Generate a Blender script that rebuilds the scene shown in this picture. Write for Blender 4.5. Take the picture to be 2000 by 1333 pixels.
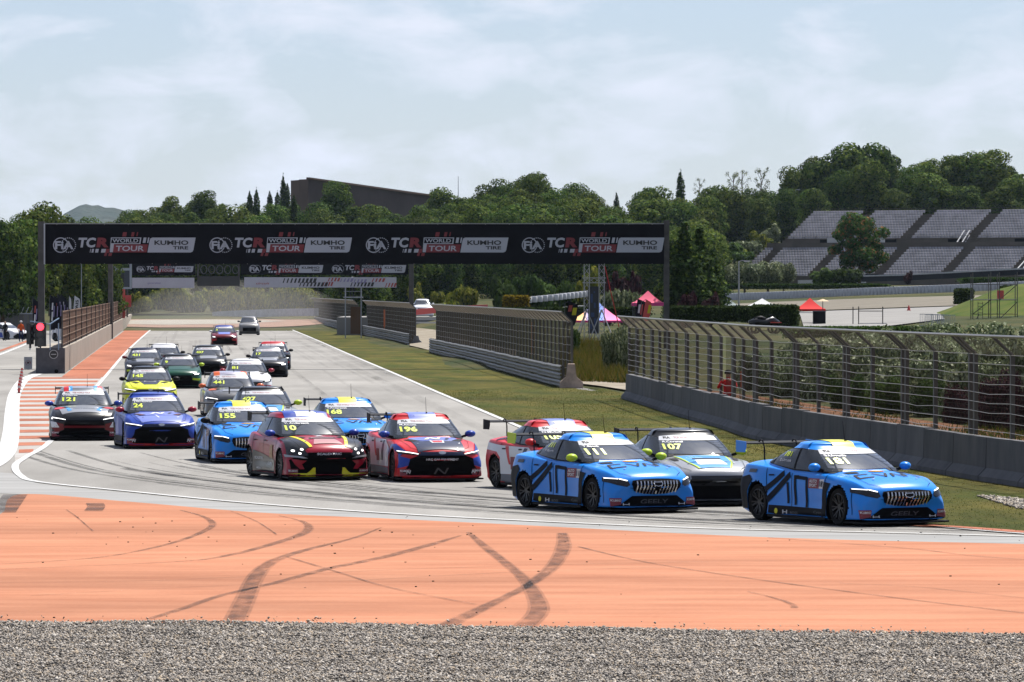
import bpy, bmesh, math, random
import numpy as np
from mathutils import Vector, Matrix, geometry
from mathutils.bvhtree import BVHTree

for _o in list(bpy.data.objects):
    bpy.data.objects.remove(_o)
SC = bpy.context.scene
COL = SC.collection
R = math.radians
rnd = random.Random(7)
nrg = np.random.default_rng(11)

# ------------------------------------------------------------------ camera
CAM_H = 4.2            # metres above the track
F = 11000.0            # focal length in photograph pixels (2000 wide): about 198 mm
HOR = 569.0            # photograph row of the horizon
PITCH = math.atan((666.5 - HOR) / F)
cam_d = bpy.data.cameras.new('camera')
cam_d.sensor_width = 36.0
cam_d.lens = F / 2000.0 * 36.0
cam_d.clip_start = 1.0
cam_d.clip_end = 12000.0
cam = bpy.data.objects.new('camera', cam_d)
COL.objects.link(cam)
cam.location = (0, 0, CAM_H)
cam.rotation_euler = (R(90) - PITCH, 0, 0)
SC.camera = cam

# ------------------------------------------------------------------ sky, sun, exposure
SUN_EL, SUN_AZ = R(60), R(33)      # azimuth measured from +Y (view direction) towards +X (right)
wd = bpy.data.worlds.new('World')
SC.world = wd
wd.use_nodes = True
nt = wd.node_tree
nt.nodes.clear()
N = nt.nodes.new
w_out = N('ShaderNodeOutputWorld')
w_bg = N('ShaderNodeBackground')
w_sky = N('ShaderNodeTexSky')
w_sky.sky_type = 'NISHITA'
w_sky.sun_disc = False
w_sky.sun_elevation = SUN_EL
w_sky.sun_rotation = SUN_AZ
w_sky.altitude = 150
w_sky.air_density = 1.0
w_sky.dust_density = 0.3
w_sky.ozone_density = 1.5
w_bg.inputs["Strength"].default_value = 0.05
# thin veil of cloud, the same kind all round the sky
w_tc = N('ShaderNodeTexCoord')
w_map = N('ShaderNodeMapping')
w_map.inputs['Scale'].default_value = (1.0, 1.0, 2.2)
w_n1 = N('ShaderNodeTexNoise')
w_n1.inputs['Scale'].default_value = 32.0
w_n1.inputs['Detail'].default_value = 9.0
w_n1.inputs['Roughness'].default_value = 0.58
w_n1.inputs['Distortion'].default_value = 0.35
w_r1 = N('ShaderNodeValToRGB')
w_r1.color_ramp.elements[0].position = 0.46
w_r1.color_ramp.elements[0].color = (0, 0, 0, 1)
w_r1.color_ramp.elements[1].position = 0.66
w_r1.color_ramp.elements[1].color = (1, 1, 1, 1)
w_m1 = N('ShaderNodeMath')
w_m1.operation = 'MULTIPLY_ADD'
w_m1.inputs[1].default_value = 0.75
w_m1.inputs[2].default_value = 0.25
w_mix = N('ShaderNodeMix')
w_mix.data_type = 'RGBA'
w_mix.inputs['B'].default_value = (7.5, 8.0, 9.2, 1)
L = nt.links.new
L(w_tc.outputs['Generated'], w_map.inputs['Vector'])
L(w_map.outputs['Vector'], w_n1.inputs['Vector'])
L(w_n1.outputs['Fac'], w_r1.inputs['Fac'])
L(w_r1.outputs['Color'], w_m1.inputs[0])
L(w_m1.outputs[0], w_mix.inputs['Factor'])
w_tint = N('ShaderNodeMix')
w_tint.data_type = 'RGBA'
w_tint.blend_type = 'MULTIPLY'
w_tint.inputs['Factor'].default_value = 1.0
w_tint.inputs['B'].default_value = (0.71, 0.785, 1.03, 1)
L(w_sky.outputs['Color'], w_tint.inputs['A'])
L(w_tint.outputs['Result'], w_mix.inputs['A'])
L(w_mix.outputs['Result'], w_bg.inputs['Color'])
L(w_bg.outputs[0], w_out.inputs['Surface'])

sun_d = bpy.data.lights.new('sun', 'SUN')
sun_d.energy = 5.0
sun_d.angle = R(0.53)
sun_d.color = (1.0, 0.955, 0.89)
sun = bpy.data.objects.new('sun', sun_d)
COL.objects.link(sun)
_s = Vector((math.sin(SUN_AZ) * math.cos(SUN_EL), math.cos(SUN_AZ) * math.cos(SUN_EL), math.sin(SUN_EL)))
sun.rotation_euler = _s.to_track_quat('Z', 'Y').to_euler()
sun.location = _s * 400
SC.view_settings.view_transform = 'Standard'
SC.view_settings.look = 'None'
SC.view_settings.gamma = 1.0
SC.view_settings.exposure = 1.08
SC.view_settings.use_curve_mapping = False
SC.render.engine = 'CYCLES'
SC.cycles.max_bounces = 4
SC.cycles.diffuse_bounces = 2
SC.cycles.glossy_bounces = 2
SC.cycles.transparent_max_bounces = 8
SC.cycles.use_denoising = True

# ------------------------------------------------------------------ projection helpers
_cp, _sp = math.cos(PITCH), math.sin(PITCH)
def ray(px, py):
    u, v = (px - 1000.0) / F, (666.5 - py) / F
    return Vector((u, _cp + v * _sp, -_sp + v * _cp))
def P(px, py, D):
    """point of the scene at distance D (along +Y) seen at a photograph pixel"""
    d = ray(px, py)
    t = D / d.y
    return Vector((d.x * t, D, CAM_H + d.z * t))
def G(px, py, z=0.0):
    d = ray(px, py)
    t = (z - CAM_H) / d.z
    return Vector((d.x * t, d.y * t, z))
def xat(px, D):
    return (px - 1000.0) / F * D

# ------------------------------------------------------------------ materials
MATS = {}
GAIN = 0.72           # reflectances below are given on a chart a little brighter than the real surfaces
def mat(name, col=(0.5, 0.5, 0.5), rough=0.6, metal=0.0, coat=0.0, var=0.0, scale=5.0, bump=0.0, bscale=40.0,
        spec=0.5, emit=None, estr=0.0, alpha=None, stretch=(1, 1, 1), col2=None, contrast=(0.35, 0.65), detail=5.0,
        rand=0.0, trans=0.0, bdist=0.02):
    if name in MATS:
        return MATS[name]
    if rough >= 0.7 and spec == 0.5:
        spec = 0.06          # dull surfaces: hardly any sheen at the low viewing angle
    col = tuple(c * GAIN for c in col)
    if col2:
        col2 = tuple(c * GAIN for c in col2)
    m = bpy.data.materials.new(name)
    m.use_nodes = True
    t = m.node_tree
    b = t.nodes['Principled BSDF']
    b.inputs['Base Color'].default_value = (*col, 1)
    b.inputs['Roughness'].default_value = rough
    b.inputs['Metallic'].default_value = metal
    b.inputs['Specular IOR Level'].default_value = spec
    if coat:
        b.inputs['Coat Weight'].default_value = coat
        b.inputs['Coat Roughness'].default_value = 0.035
    src = None
    if var or col2 or bump:
        tc = t.nodes.new('ShaderNodeTexCoord')
        mp = t.nodes.new('ShaderNodeMapping')
        mp.inputs['Scale'].default_value = stretch
        t.links.new(tc.outputs['Object'], mp.inputs['Vector'])
    if var or col2:
        nz = t.nodes.new('ShaderNodeTexNoise')
        nz.inputs['Scale'].default_value = scale
        nz.inputs['Detail'].default_value = detail
        nz.inputs['Roughness'].default_value = 0.62
        rp = t.nodes.new('ShaderNodeValToRGB')
        rp.color_ramp.elements[0].position = contrast[0]
        rp.color_ramp.elements[1].position = contrast[1]
        if col2:
            c0, c1 = col, col2
        else:
            c0 = tuple(max(0, c * (1 - var)) for c in col)
            c1 = tuple(min(1, c * (1 + var)) for c in col)
        rp.color_ramp.elements[0].color = (*c0, 1)
        rp.color_ramp.elements[1].color = (*c1, 1)
        t.links.new(mp.outputs['Vector'], nz.inputs['Vector'])
        t.links.new(nz.outputs['Fac'], rp.inputs['Fac'])
        t.links.new(rp.outputs['Color'], b.inputs['Base Color'])
        src = rp.outputs['Color']
    if rand:
        oi = t.nodes.new('ShaderNodeObjectInfo')
        hs = t.nodes.new('ShaderNodeHueSaturation')
        mr = t.nodes.new('ShaderNodeMapRange')
        mr.inputs['To Min'].default_value = 1 - rand
        mr.inputs['To Max'].default_value = 1 + rand
        t.links.new(oi.outputs['Random'], mr.inputs['Value'])
        t.links.new(mr.outputs['Result'], hs.inputs['Value'])
        mr2 = t.nodes.new('ShaderNodeMapRange')
        mr2.inputs['To Min'].default_value = 0.5 - 0.018 * rand / 0.3
        mr2.inputs['To Max'].default_value = 0.5 + 0.022 * rand / 0.3
        ml = t.nodes.new('ShaderNodeMath'); ml.operation = 'FRACT'
        m7 = t.nodes.new('ShaderNodeMath'); m7.operation = 'MULTIPLY'; m7.inputs[1].default_value = 7.31
        t.links.new(oi.outputs['Random'], m7.inputs[0]); t.links.new(m7.outputs[0], ml.inputs[0])
        t.links.new(ml.outputs[0], mr2.inputs['Value'])
        t.links.new(mr2.outputs['Result'], hs.inputs['Hue'])
        if src:
            t.links.new(src, hs.inputs['Color'])
        else:
            hs.inputs['Color'].default_value = (*col, 1)
        t.links.new(hs.outputs['Color'], b.inputs['Base Color'])
        src = hs.outputs['Color']
    if bump:
        n2 = t.nodes.new('ShaderNodeTexNoise')
        n2.inputs['Scale'].default_value = bscale
        n2.inputs['Detail'].default_value = 3
        bp = t.nodes.new('ShaderNodeBump')
        bp.inputs['Strength'].default_value = bump
        bp.inputs['Distance'].default_value = bdist
        t.links.new(mp.outputs['Vector'], n2.inputs['Vector'])
        t.links.new(n2.outputs['Fac'], bp.inputs['Height'])
        t.links.new(bp.outputs['Normal'], b.inputs['Normal'])
    if emit:
        b.inputs['Emission Color'].default_value = (*emit, 1)
        b.inputs['Emission Strength'].default_value = estr
    if trans:
        o = t.nodes['Material Output']
        tr = t.nodes.new('ShaderNodeBsdfTranslucent')
        mx = t.nodes.new('ShaderNodeMixShader')
        mx.inputs[0].default_value = trans
        if src:
            t.links.new(src, tr.inputs['Color'])
        else:
            tr.inputs['Color'].default_value = (*col, 1)
        t.links.new(b.outputs[0], mx.inputs[1])
        t.links.new(tr.outputs[0], mx.inputs[2])
        t.links.new(mx.outputs[0], o.inputs['Surface'])
    if alpha is not None:
        # partial cover (worn rubber, thin print): noise decides where the surface below shows
        tc2 = t.nodes.new('ShaderNodeTexCoord')
        mp2 = t.nodes.new('ShaderNodeMapping')
        mp2.inputs['Scale'].default_value = stretch
        n3 = t.nodes.new('ShaderNodeTexNoise')
        n3.inputs['Scale'].default_value = scale
        n3.inputs['Detail'].default_value = 4
        m3 = t.nodes.new('ShaderNodeMapRange')
        m3.inputs['From Min'].default_value = 0.3
        m3.inputs['From Max'].default_value = 0.7
        m3.inputs['To Min'].default_value = alpha[0]
        m3.inputs['To Max'].default_value = alpha[1]
        t.links.new(tc2.outputs['Object'], mp2.inputs['Vector'])
        t.links.new(mp2.outputs['Vector'], n3.inputs['Vector'])
        t.links.new(n3.outputs['Fac'], m3.inputs['Value'])
        t.links.new(m3.outputs['Result'], b.inputs['Alpha'])
    MATS[name] = m
    return m

# ------------------------------------------------------------------ object helpers
def link(name, me, mats=(), parent=None, loc=None):
    o = bpy.data.objects.new(name, me)
    COL.objects.link(o)
    if me is not None and mats:
        if not isinstance(mats, (list, tuple)):
            mats = [mats]
        if len(me.materials) == 0:
            for m in mats:
                me.materials.append(m)
        else:
            for i, m in enumerate(mats):
                if me.materials[i] != m:
                    o.material_slots[i].link = 'OBJECT'
                    o.material_slots[i].material = m
    if parent is not None:
        o.parent = parent
    if loc is not None:
        o.location = loc
    return o
def tag(o, label=None, cat=None, group=None, kind=None):
    if label: o['label'] = label
    if cat: o['category'] = cat
    if group: o['group'] = group
    if kind: o['kind'] = kind
    return o
def thing(name, loc, label, cat, group=None, rz=0.0):
    o = bpy.data.objects.new(name, None)
    o.empty_display_size = 0.3
    COL.objects.link(o)
    o.location = loc
    o.rotation_euler = (0, 0, rz)
    return tag(o, label, cat, group)
def copy_tree(src, parent=None):
    c = src.copy()
    COL.objects.link(c)
    if parent is not None:
        c.parent = parent
    for ch in src.children:
        copy_tree(ch, c)
    return c

class MB:
    """collects boxes, bars, prisms and tubes into one mesh"""
    def __init__(self):
        self.v, self.f, self.m = [], [], []
    def add(self, vs, fs, mi=0):
        b = len(self.v)
        self.v.extend([tuple(p) for p in vs])
        self.f.extend([tuple(i + b for i in f) for f in fs])
        self.m.extend([mi] * len(fs))
        return self
    def box(self, c, s, rz=0.0, mi=0):
        cx, cy, cz = c
        x, y, z = s[0] / 2, s[1] / 2, s[2] / 2
        ca, sa = math.cos(rz), math.sin(rz)
        vs = []
        for dz in (-z, z):
            for dx, dy in ((-x, -y), (x, -y), (x, y), (-x, y)):
                vs.append((cx + dx * ca - dy * sa, cy + dx * sa + dy * ca, cz + dz))
        return self.add(vs, [(0, 3, 2, 1), (4, 5, 6, 7), (0, 1, 5, 4), (1, 2, 6, 5), (2, 3, 7, 6), (3, 0, 4, 7)], mi)
    def bar(self, a, b, w, h=None, mi=0, up=(0, 0, 1)):
        a, b = Vector(a), Vector(b)
        h = h or w
        d = (b - a).normalized()
        u = Vector(up)
        if abs(d.dot(u)) > 0.98:
            u = Vector((0, 1, 0))
        s = d.cross(u).normalized()
        u = s.cross(d).normalized()
        s, u = s * w / 2, u * h / 2
        vs = [a - s - u, a + s - u, a + s + u, a - s + u, b - s - u, b + s - u, b + s + u, b - s + u]
        return self.add(vs, [(0, 3, 2, 1), (4, 5, 6, 7), (0, 1, 5, 4), (1, 2, 6, 5), (2, 3, 7, 6), (3, 0, 4, 7)], mi)
    def tube(self, pts, rad, n=8, mi=0, cap=True):
        pts = [Vector(p) for p in pts]
        if not isinstance(rad, (list, tuple)):
            rad = [rad] * len(pts)
        rings = []
        for i, p in enumerate(pts):
            d = (pts[min(i + 1, len(pts) - 1)] - pts[max(i - 1, 0)]).normalized()
            u = Vector((0, 0, 1)) if abs(d.z) < 0.95 else Vector((0, 1, 0))
            s = d.cross(u).normalized()
            u = s.cross(d)
            rings.append([p + (s * math.cos(2 * math.pi * k / n) + u * math.sin(2 * math.pi * k / n)) * rad[i] for k in range(n)])
        vs = [q for r in rings for q in r]
        fs = []
        for i in range(len(pts) - 1):
            for k in range(n):
                a, b2 = i * n + k, i * n + (k + 1) % n
                fs.append((a, b2, b2 + n, a + n))
        if cap:
            fs.append(tuple(range(n - 1, -1, -1)))
            fs.append(tuple((len(pts) - 1) * n + k for k in range(n)))
        return self.add(vs, fs, mi)
    def prism(self, poly, M, h, mi=0):
        """2D outline (counter-clockwise) in the XY plane of matrix M, thickness h along its Z"""
        n = len(poly)
        vs = [M @ Vector((x, y, 0)) for x, y in poly] + [M @ Vector((x, y, h)) for x, y in poly]
        tris = geometry.tessellate_polygon([[Vector((x, y, 0)) for x, y in poly]])
        fs = [tuple(reversed(t)) for t in tris] + [tuple(i + n for i in t) for t in tris]
        fs += [(i, (i + 1) % n, (i + 1) % n + n, i + n) for i in range(n)]
        return self.add(vs, fs, mi)
    def quad(self, a, b, c, d, mi=0):
        return self.add([a, b, c, d], [(0, 1, 2, 3)], mi)
    def ngon(self, pts, mi=0):
        return self.add(pts, [tuple(range(len(pts)))], mi)
    def mesh(self, name, smooth=False, angle=None):
        me = bpy.data.meshes.new(name)
        me.from_pydata(self.v, [], self.f)
        if any(self.m):
            me.polygons.foreach_set('material_index', self.m)
        if smooth:
            me.polygons.foreach_set('use_smooth', [True] * len(self.f))
            if angle:
                me.set_sharp_from_angle(angle=R(angle))
        me.update()
        return me
    def build(self, name, mats, parent=None, smooth=False, angle=None, loc=None):
        return link(name, self.mesh(name, smooth, angle), mats, parent, loc)

def fast_mesh(name, V, Fq, mat_idx=None, smooth=False):
    """V (n,3) array, Fq (m,k) array of k-gons"""
    V = np.asarray(V, dtype=np.float32)
    Fq = np.asarray(Fq, dtype=np.int32)
    m, k = Fq.shape
    me = bpy.data.meshes.new(name)
    me.vertices.add(len(V))
    me.vertices.foreach_set('co', V.ravel())
    me.loops.add(m * k)
    me.loops.foreach_set('vertex_index', Fq.ravel())
    me.polygons.add(m)
    me.polygons.foreach_set('loop_start', np.arange(0, m * k, k, dtype=np.int32))
    me.polygons.foreach_set('loop_total', np.full(m, k, dtype=np.int32))
    if mat_idx is not None:
        me.polygons.foreach_set('material_index', np.asarray(mat_idx, dtype=np.int32))
    if smooth:
        me.polygons.foreach_set('use_smooth', np.ones(m, dtype=bool))
    me.update(calc_edges=True)
    return me

TEXTS = {}
def text_mesh(s, shear=0.0, bold=0.0, space=1.0):
    """triangulated lettering, height of a capital about 0.7, starting at x = 0; returns (verts, tris, width)"""
    key = (s, shear, bold, space)
    if key in TEXTS:
        return TEXTS[key]
    c = bpy.data.curves.new('lettering', 'FONT')
    c.body = s
    c.shear = shear
    c.offset = bold
    c.space_character = space
    c.resolution_u = 3
    o = bpy.data.objects.new('lettering', c)
    me = bpy.data.meshes.new_from_object(o)
    me.calc_loop_triangles()
    vs = [Vector((v.co.x, v.co.y, 0)) for v in me.vertices]
    ts = [tuple(t.vertices) for t in me.loop_triangles]
    x0 = min((v.x for v in vs), default=0)
    y0 = min((v.y for v in vs), default=0)
    w = max((v.x for v in vs), default=0) - x0
    h = max((v.y for v in vs), default=1) - y0
    vs = [(v.x - x0, v.y - y0) for v in vs]
    bpy.data.objects.remove(o)
    bpy.data.curves.remove(c)
    bpy.data.meshes.remove(me)
    TEXTS[key] = (vs, ts, w, h)
    return TEXTS[key]
def text_fit(s, x, y, w, h, **kw):
    """lettering scaled into the box x..x+w, y..y+h"""
    vs, ts, tw, th = text_mesh(s, **kw)
    return [(x + a / tw * w, y + b / th * h) for a, b in vs], ts

ORD = ['first', 'second', 'third', 'fourth', 'fifth', 'sixth', 'seventh', 'eighth', 'ninth', 'tenth', 'eleventh', 'twelfth', 'thirteenth', 'fourteenth', 'fifteenth', 'sixteenth', 'seventeenth', 'eighteenth', 'nineteenth', 'twentieth']
def number_off(objs, fmt):
    """labels that count like things from left to right as the camera sees them"""
    objs = sorted(objs, key=lambda o: o.location.x / o.location.y)
    for i, o in enumerate(objs):
        o['label'] = fmt.format(ORD[i] if i < len(ORD) else '%dth' % (i + 1))

def weather(m, big=0.12, lo=0.82, hi=1.10, small=45.0, slo=0.86, shi=1.10, stretch=(1, 1, 1)):
    """large faded patches and fine grain multiplied into a material's own colour"""
    t = m.node_tree
    b = t.nodes['Principled BSDF']
    src = b.inputs['Base Color'].links[0].from_socket
    tc = t.nodes.new('ShaderNodeTexCoord')
    mp = t.nodes.new('ShaderNodeMapping')
    mp.inputs['Scale'].default_value = stretch
    t.links.new(tc.outputs['Object'], mp.inputs['Vector'])
    for sc_, a, c in ((big, lo, hi), (small, slo, shi)):
        n = t.nodes.new('ShaderNodeTexNoise')
        n.inputs['Scale'].default_value = sc_
        n.inputs['Detail'].default_value = 6
        r = t.nodes.new('ShaderNodeMapRange')
        r.inputs['From Min'].default_value = 0.32
        r.inputs['From Max'].default_value = 0.68
        r.inputs['To Min'].default_value = a
        r.inputs['To Max'].default_value = c
        x = t.nodes.new('ShaderNodeMix')
        x.data_type = 'RGBA'
        x.blend_type = 'MULTIPLY'
        x.inputs['Factor'].default_value = 1.0
        t.links.new(mp.outputs['Vector'], n.inputs['Vector'])
        t.links.new(n.outputs['Fac'], r.inputs['Value'])
        t.links.new(src, x.inputs['A'])
        t.links.new(r.outputs['Result'], x.inputs['B'])
        src = x.outputs['Result']
    t.links.new(src, b.inputs['Base Color'])
    return m

# ================================================================== SETTING
# ------------------------------------------------------------------ terrain
SKY_PX = [-900, -300, 0, 50, 95, 150, 230, 290, 330, 400, 440, 480, 530, 570, 620, 700, 760, 850, 900, 960, 1040, 1090, 1140, 1180, 1225,
          1270, 1300, 1330, 1370, 1420, 1470, 1500, 1560, 1590, 1650, 1720, 1755, 1790, 1850, 1900, 1970, 2000, 2300, 2900]
SKY_Y = [440, 440, 432, 425, 418, 436, 405, 385, 387, 375, 385, 377, 380, 390, 388, 388, 397, 381, 372, 358, 346, 360, 366, 390, 410,
         371, 384, 372, 372, 378, 362, 352, 336, 312, 293, 293, 330, 326, 312, 306, 312, 350, 350, 360]
def sky_y(px):
    return float(np.interp(px, SKY_PX, SKY_Y))
T_PX = [-4000, 620, 720, 850, 1000, 1150, 1300, 1500, 1700, 2000, 6000]
T_D = [30, 200, 240, 265, 300, 330, 400, 480, 560, 650]
T_Z = [
    [0, 0, 0, 0, 0, 0, 0, 0, 0, 0.15],
    [0, 0, 0, 0, 0, 0, 0, 0, 0, 0.15],
    [0, 0, 0, 0, 0, 0, 0, 0, 0, 0.5],
    [0, 0, 0, 0, 0, 0, 0, 0.8, 1.8, 3.0],
    [0, 0, 0, 0, 0.1, 0.6, 1.2, 1.7, 2.1, 3.3],
    [0, 0, 0, 0, 0.8, 1.4, 1.7, 2.0, 2.5, 3.6],
    [0, 0, 0, 0.3, 1.1, 1.6, 2.0, 2.35, 2.6, 3.0],
    [0, 0, 0.1, 0.5, 1.1, 1.7, 2.3, 2.7, 3.05, 3.4],
    [0, 0, 0.3, 0.7, 1.2, 1.7, 2.45, 2.95, 3.4, 3.8],
    [0, 0, 0.5, 0.9, 1.4, 2.0, 2.9, 3.2, 3.7, 4.3],
    [0, 0, 0.5, 0.9, 1.4, 2.0, 2.9, 3.2, 3.7, 4.3]]
T_Z = np.array(T_Z)
def ridge_z(px):
    return CAM_H + (HOR - sky_y(px)) / 11.0 - 8.5
def terr(X, D):
    px = 1000 + X / D * F
    row = [float(np.interp(px, T_PX, T_Z[:, j])) for j in range(len(T_D))]
    if D <= 650:
        return float(np.interp(D, T_D, row))
    rz = ridge_z(px)
    base = row[-1]
    if px > 1400:      # the shelf on which the grandstand is built
        s = min(1.0, (px - 1400) / 80.0)
        shelf = 5.2
    else:
        s, shelf = 0.0, 0.0
    a = float(np.interp(D, [650, 722, 1000, 1150, 1500, 3000], [base, base + 0.65, rz, rz - 2, rz - 10, -5]))
    b = float(np.interp(D, [650, 860, 925, 1000, 1150, 1500, 3000], [base, shelf, shelf + 5, rz, rz - 2, rz - 10, -5]))
    return a * (1 - s) + b * s

cols = np.concatenate([np.linspace(-5000, -300, 16), np.arange(-200, 2300, 50), np.linspace(2400, 7000, 16)])
Ds = np.array([25, 60, 100, 150, 200, 220, 240, 255, 265, 280, 300, 315, 330, 350, 375, 400, 440, 480, 520, 560, 600, 650, 700, 750, 800, 860,
               900, 925, 960, 1000, 1050, 1150, 1300, 1500, 2000, 3000, 9500])
TV, TF = [], []
for D in Ds:
    for c in cols:
        X = (c - 1000) / F * max(D, 120) * (1.0 if D > 120 else 1.4)
        z = terr(X, D) if D < 3000 else -5
        TV.append((X, D, z - 0.06))
nc = len(cols)
for i in range(len(Ds) - 1):
    for j in range(nc - 1):
        a = i * nc + j
        TF.append((a, a + 1, a + 1 + nc, a + nc))
m_ground = mat('ground_scrub', (0.028, 0.042, 0.014), 0.95, col2=(0.085, 0.075, 0.03), scale=0.06, contrast=(0.38, 0.66), detail=9, bump=0.6, bscale=1.5, bdist=0.3)
g = link('ground', fast_mesh('ground', TV, TF, smooth=True), m_ground)
tag(g, kind='structure')

# far blue ridge beyond the wooded hill
FH = MB()
prof = [(60, 452), (112, 432), (125, 418), (140, 410), (155, 402), (168, 399), (180, 402), (192, 401), (205, 406), (222, 406), (245, 412), (290, 425), (360, 445)]
front, back = [], []
top = [P(a, b, 8000) for a, b in prof]
vs = [(p.x, p.y - 900, -20) for p in top] + [tuple(p) for p in top] + [(p.x, p.y + 900, -20) for p in top]
n = len(top)
fs = []
for i in range(n - 1):
    fs += [(i, i + 1, i + 1 + n, i + n), (i + n, i + 1 + n, i + 1 + 2 * n, i + 2 * n)]
FH.add(vs, fs)
fh = FH.build('hill', mat('far_hill', (0.022, 0.035, 0.03), 0.95, col2=(0.05, 0.055, 0.04), scale=0.012, detail=8, bump=1.0, bscale=0.03, bdist=20), smooth=True)
tag(fh, kind='structure')

# ------------------------------------------------------------------ flat sheets of the circuit
def smooth_px(pts, n=10):
    """Catmull-Rom through photograph points, on the ground"""
    g3 = [G(a, b) for a, b in pts]
    return smooth3(g3, n)
def smooth3(g3, n=10):
    out = []
    for i in range(len(g3) - 1):
        p0, p1, p2, p3 = g3[max(i - 1, 0)], g3[i], g3[i + 1], g3[min(i + 2, len(g3) - 1)]
        for k in range(n):
            t = k / n
            out.append(0.5 * ((2 * p1) + (p2 - p0) * t + (2 * p0 - 5 * p1 + 4 * p2 - p3) * t * t + (3 * p1 - p0 - 3 * p2 + p3) * t ** 3))
    out.append(g3[-1].copy())
    return out
def sheet(name, pts3, z, m, kind='structure'):
    poly = [(p.x, p.y) for p in pts3]
    tris = geometry.tessellate_polygon([[Vector((x, y, 0)) for x, y in poly]])
    me = bpy.data.meshes.new(name)
    me.from_pydata([(x, y, z) for x, y in poly], [], [tuple(t) for t in tris])
    me.update()
    # all faces upwards
    bm = bmesh.new(); bm.from_mesh(me)
    for f in bm.faces:
        if f.normal.z < 0:
            f.normal_flip()
    bm.to_mesh(me); bm.free()
    o = link(name, me, m)
    if kind:
        tag(o, kind=kind)
    return o
def ribbon(path, w, z, w0=None):
    """flat strip along a ground path; width may vary; returns MB"""
    mb = MB()
    n = len(path)
    vs = []
    for i, p in enumerate(path):
        d = path[min(i + 1, n - 1)] - path[max(i - 1, 0)]
        d.z = 0
        d.normalize()
        s = Vector((d.y, -d.x, 0))
        ww = w[i] if isinstance(w, (list, tuple)) else w
        vs += [(p.x - s.x * ww / 2, p.y - s.y * ww / 2, z), (p.x + s.x * ww / 2, p.y + s.y * ww / 2, z)]
    mb.add(vs, [(2 * i, 2 * i + 1, 2 * i + 3, 2 * i + 2) for i in range(n - 1)])
    return mb

m_asph = mat('asphalt_weathered', (0.225, 0.217, 0.203), 0.85, col2=(0.305, 0.296, 0.279), scale=0.35, contrast=(0.3, 0.7), detail=10, bump=0.25, bscale=60, stretch=(1.6, 0.25, 1))
m_white = mat('road_paint_white', (0.46, 0.46, 0.45), 0.6, var=0.14, scale=2.0, detail=8)
m_orange = mat('painted_runoff_orange', (0.315, 0.116, 0.060), 0.8, col2=(0.455, 0.205, 0.118), scale=0.9, contrast=(0.2, 0.62), detail=10, stretch=(0.35, 1.4, 1), bump=0.15, bscale=50)
m_red = mat('painted_verge_red', (0.30, 0.105, 0.06), 0.75, col2=(0.38, 0.15, 0.09), scale=0.4, detail=8, stretch=(1.5, 0.3, 1))
m_pale = mat('pale_concrete_strip', (0.24, 0.24, 0.235), 0.8, col2=(0.31, 0.31, 0.305), scale=0.8, detail=8, stretch=(0.3, 1.5, 1), bump=0.15, bscale=40)
m_grass = mat('grass_verge', (0.032, 0.046, 0.006), 0.95, col2=(0.098, 0.082, 0.018), scale=0.33, contrast=(0.33, 0.68), detail=10, bump=0.8, bscale=9, bdist=0.08, stretch=(1.6, 0.35, 1))

weather(m_orange, 0.16, 0.80, 1.10, 30.0, 0.88, 1.08, (0.5, 1.5, 1))
weather(m_asph, 0.09, 0.86, 1.10, 25.0, 0.86, 1.10, (1, 0.4, 1))
weather(m_grass, 0.09, 0.72, 1.30, 3.0, 0.75, 1.25)
weather(m_red, 0.15, 0.8, 1.15, 10.0, 0.88, 1.1, (1, 0.3, 1))
far_l, far_r = (302, 634), (560, 634)
# asphalt sheet: the straight, the corner and the pit exit lane
asph = [Vector(p) for p in [(-60, 60, 0), (40, 60, 0), (20, 85, 0), (13.6, 103, 0), (9.7, 126, 0), (6.2, 173, 0), (4.4, 225, 0), (2, 262, 0), (-6, 385, 0), (-14.5, 537, 0), (-24, 655, 0), (-75, 655, 0), (-75, 300, 0)]]
road = sheet('track', asph, 0.0, m_asph)

# inner white line: right edge of the straight, then round the outside of the corner
right_px = [(534, 630), (600, 657), (680, 692), (760, 726), (850, 765), (955, 809), (1090, 866), (1290, 942), (1490, 992), (1680, 1019), (1850, 1032), (2000, 1044), (2250, 1060), (2700, 1083)]
right_l = smooth_px(right_px, 12)
o = ribbon(right_l, 0.18, 0.020).build('edge_line', m_white); tag(o, kind='structure')
# left edge of the straight, round the tip of the kerb and along the inside of the corner
left_px = [(316, 626), (302, 638), (272, 664), (245, 690), (205, 737), (150, 800), (97, 864), (52, 893), (30, 910), (40, 930), (80, 943), (262, 962), (455, 981), (700, 1000), (1000, 1017), (1370, 1033), (1700, 1041), (2000, 1049), (2500, 1062)]
left_l = smooth_px(left_px, 12)
o = ribbon(left_l, 0.17, 0.016).build('edge_line', m_white); tag(o, kind='structure')

# pale strip between the corner and the run-off
ps_top = smooth_px([(-700, 915), (-200, 918), (20, 925), (80, 946), (262, 965), (455, 984), (700, 1003), (1000, 1019), (1370, 1035), (1700, 1043), (2000, 1050), (2600, 1064)], 10)
ps_bot = smooth_px([(-700, 950), (-200, 957), (40, 966), (250, 981), (500, 1002), (750, 1014), (1000, 1026), (1500, 1051), (2000, 1064), (2600, 1078)], 10)
sheet('pale_strip', ps_top + ps_bot[::-1], 0.004, m_pale)
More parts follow.
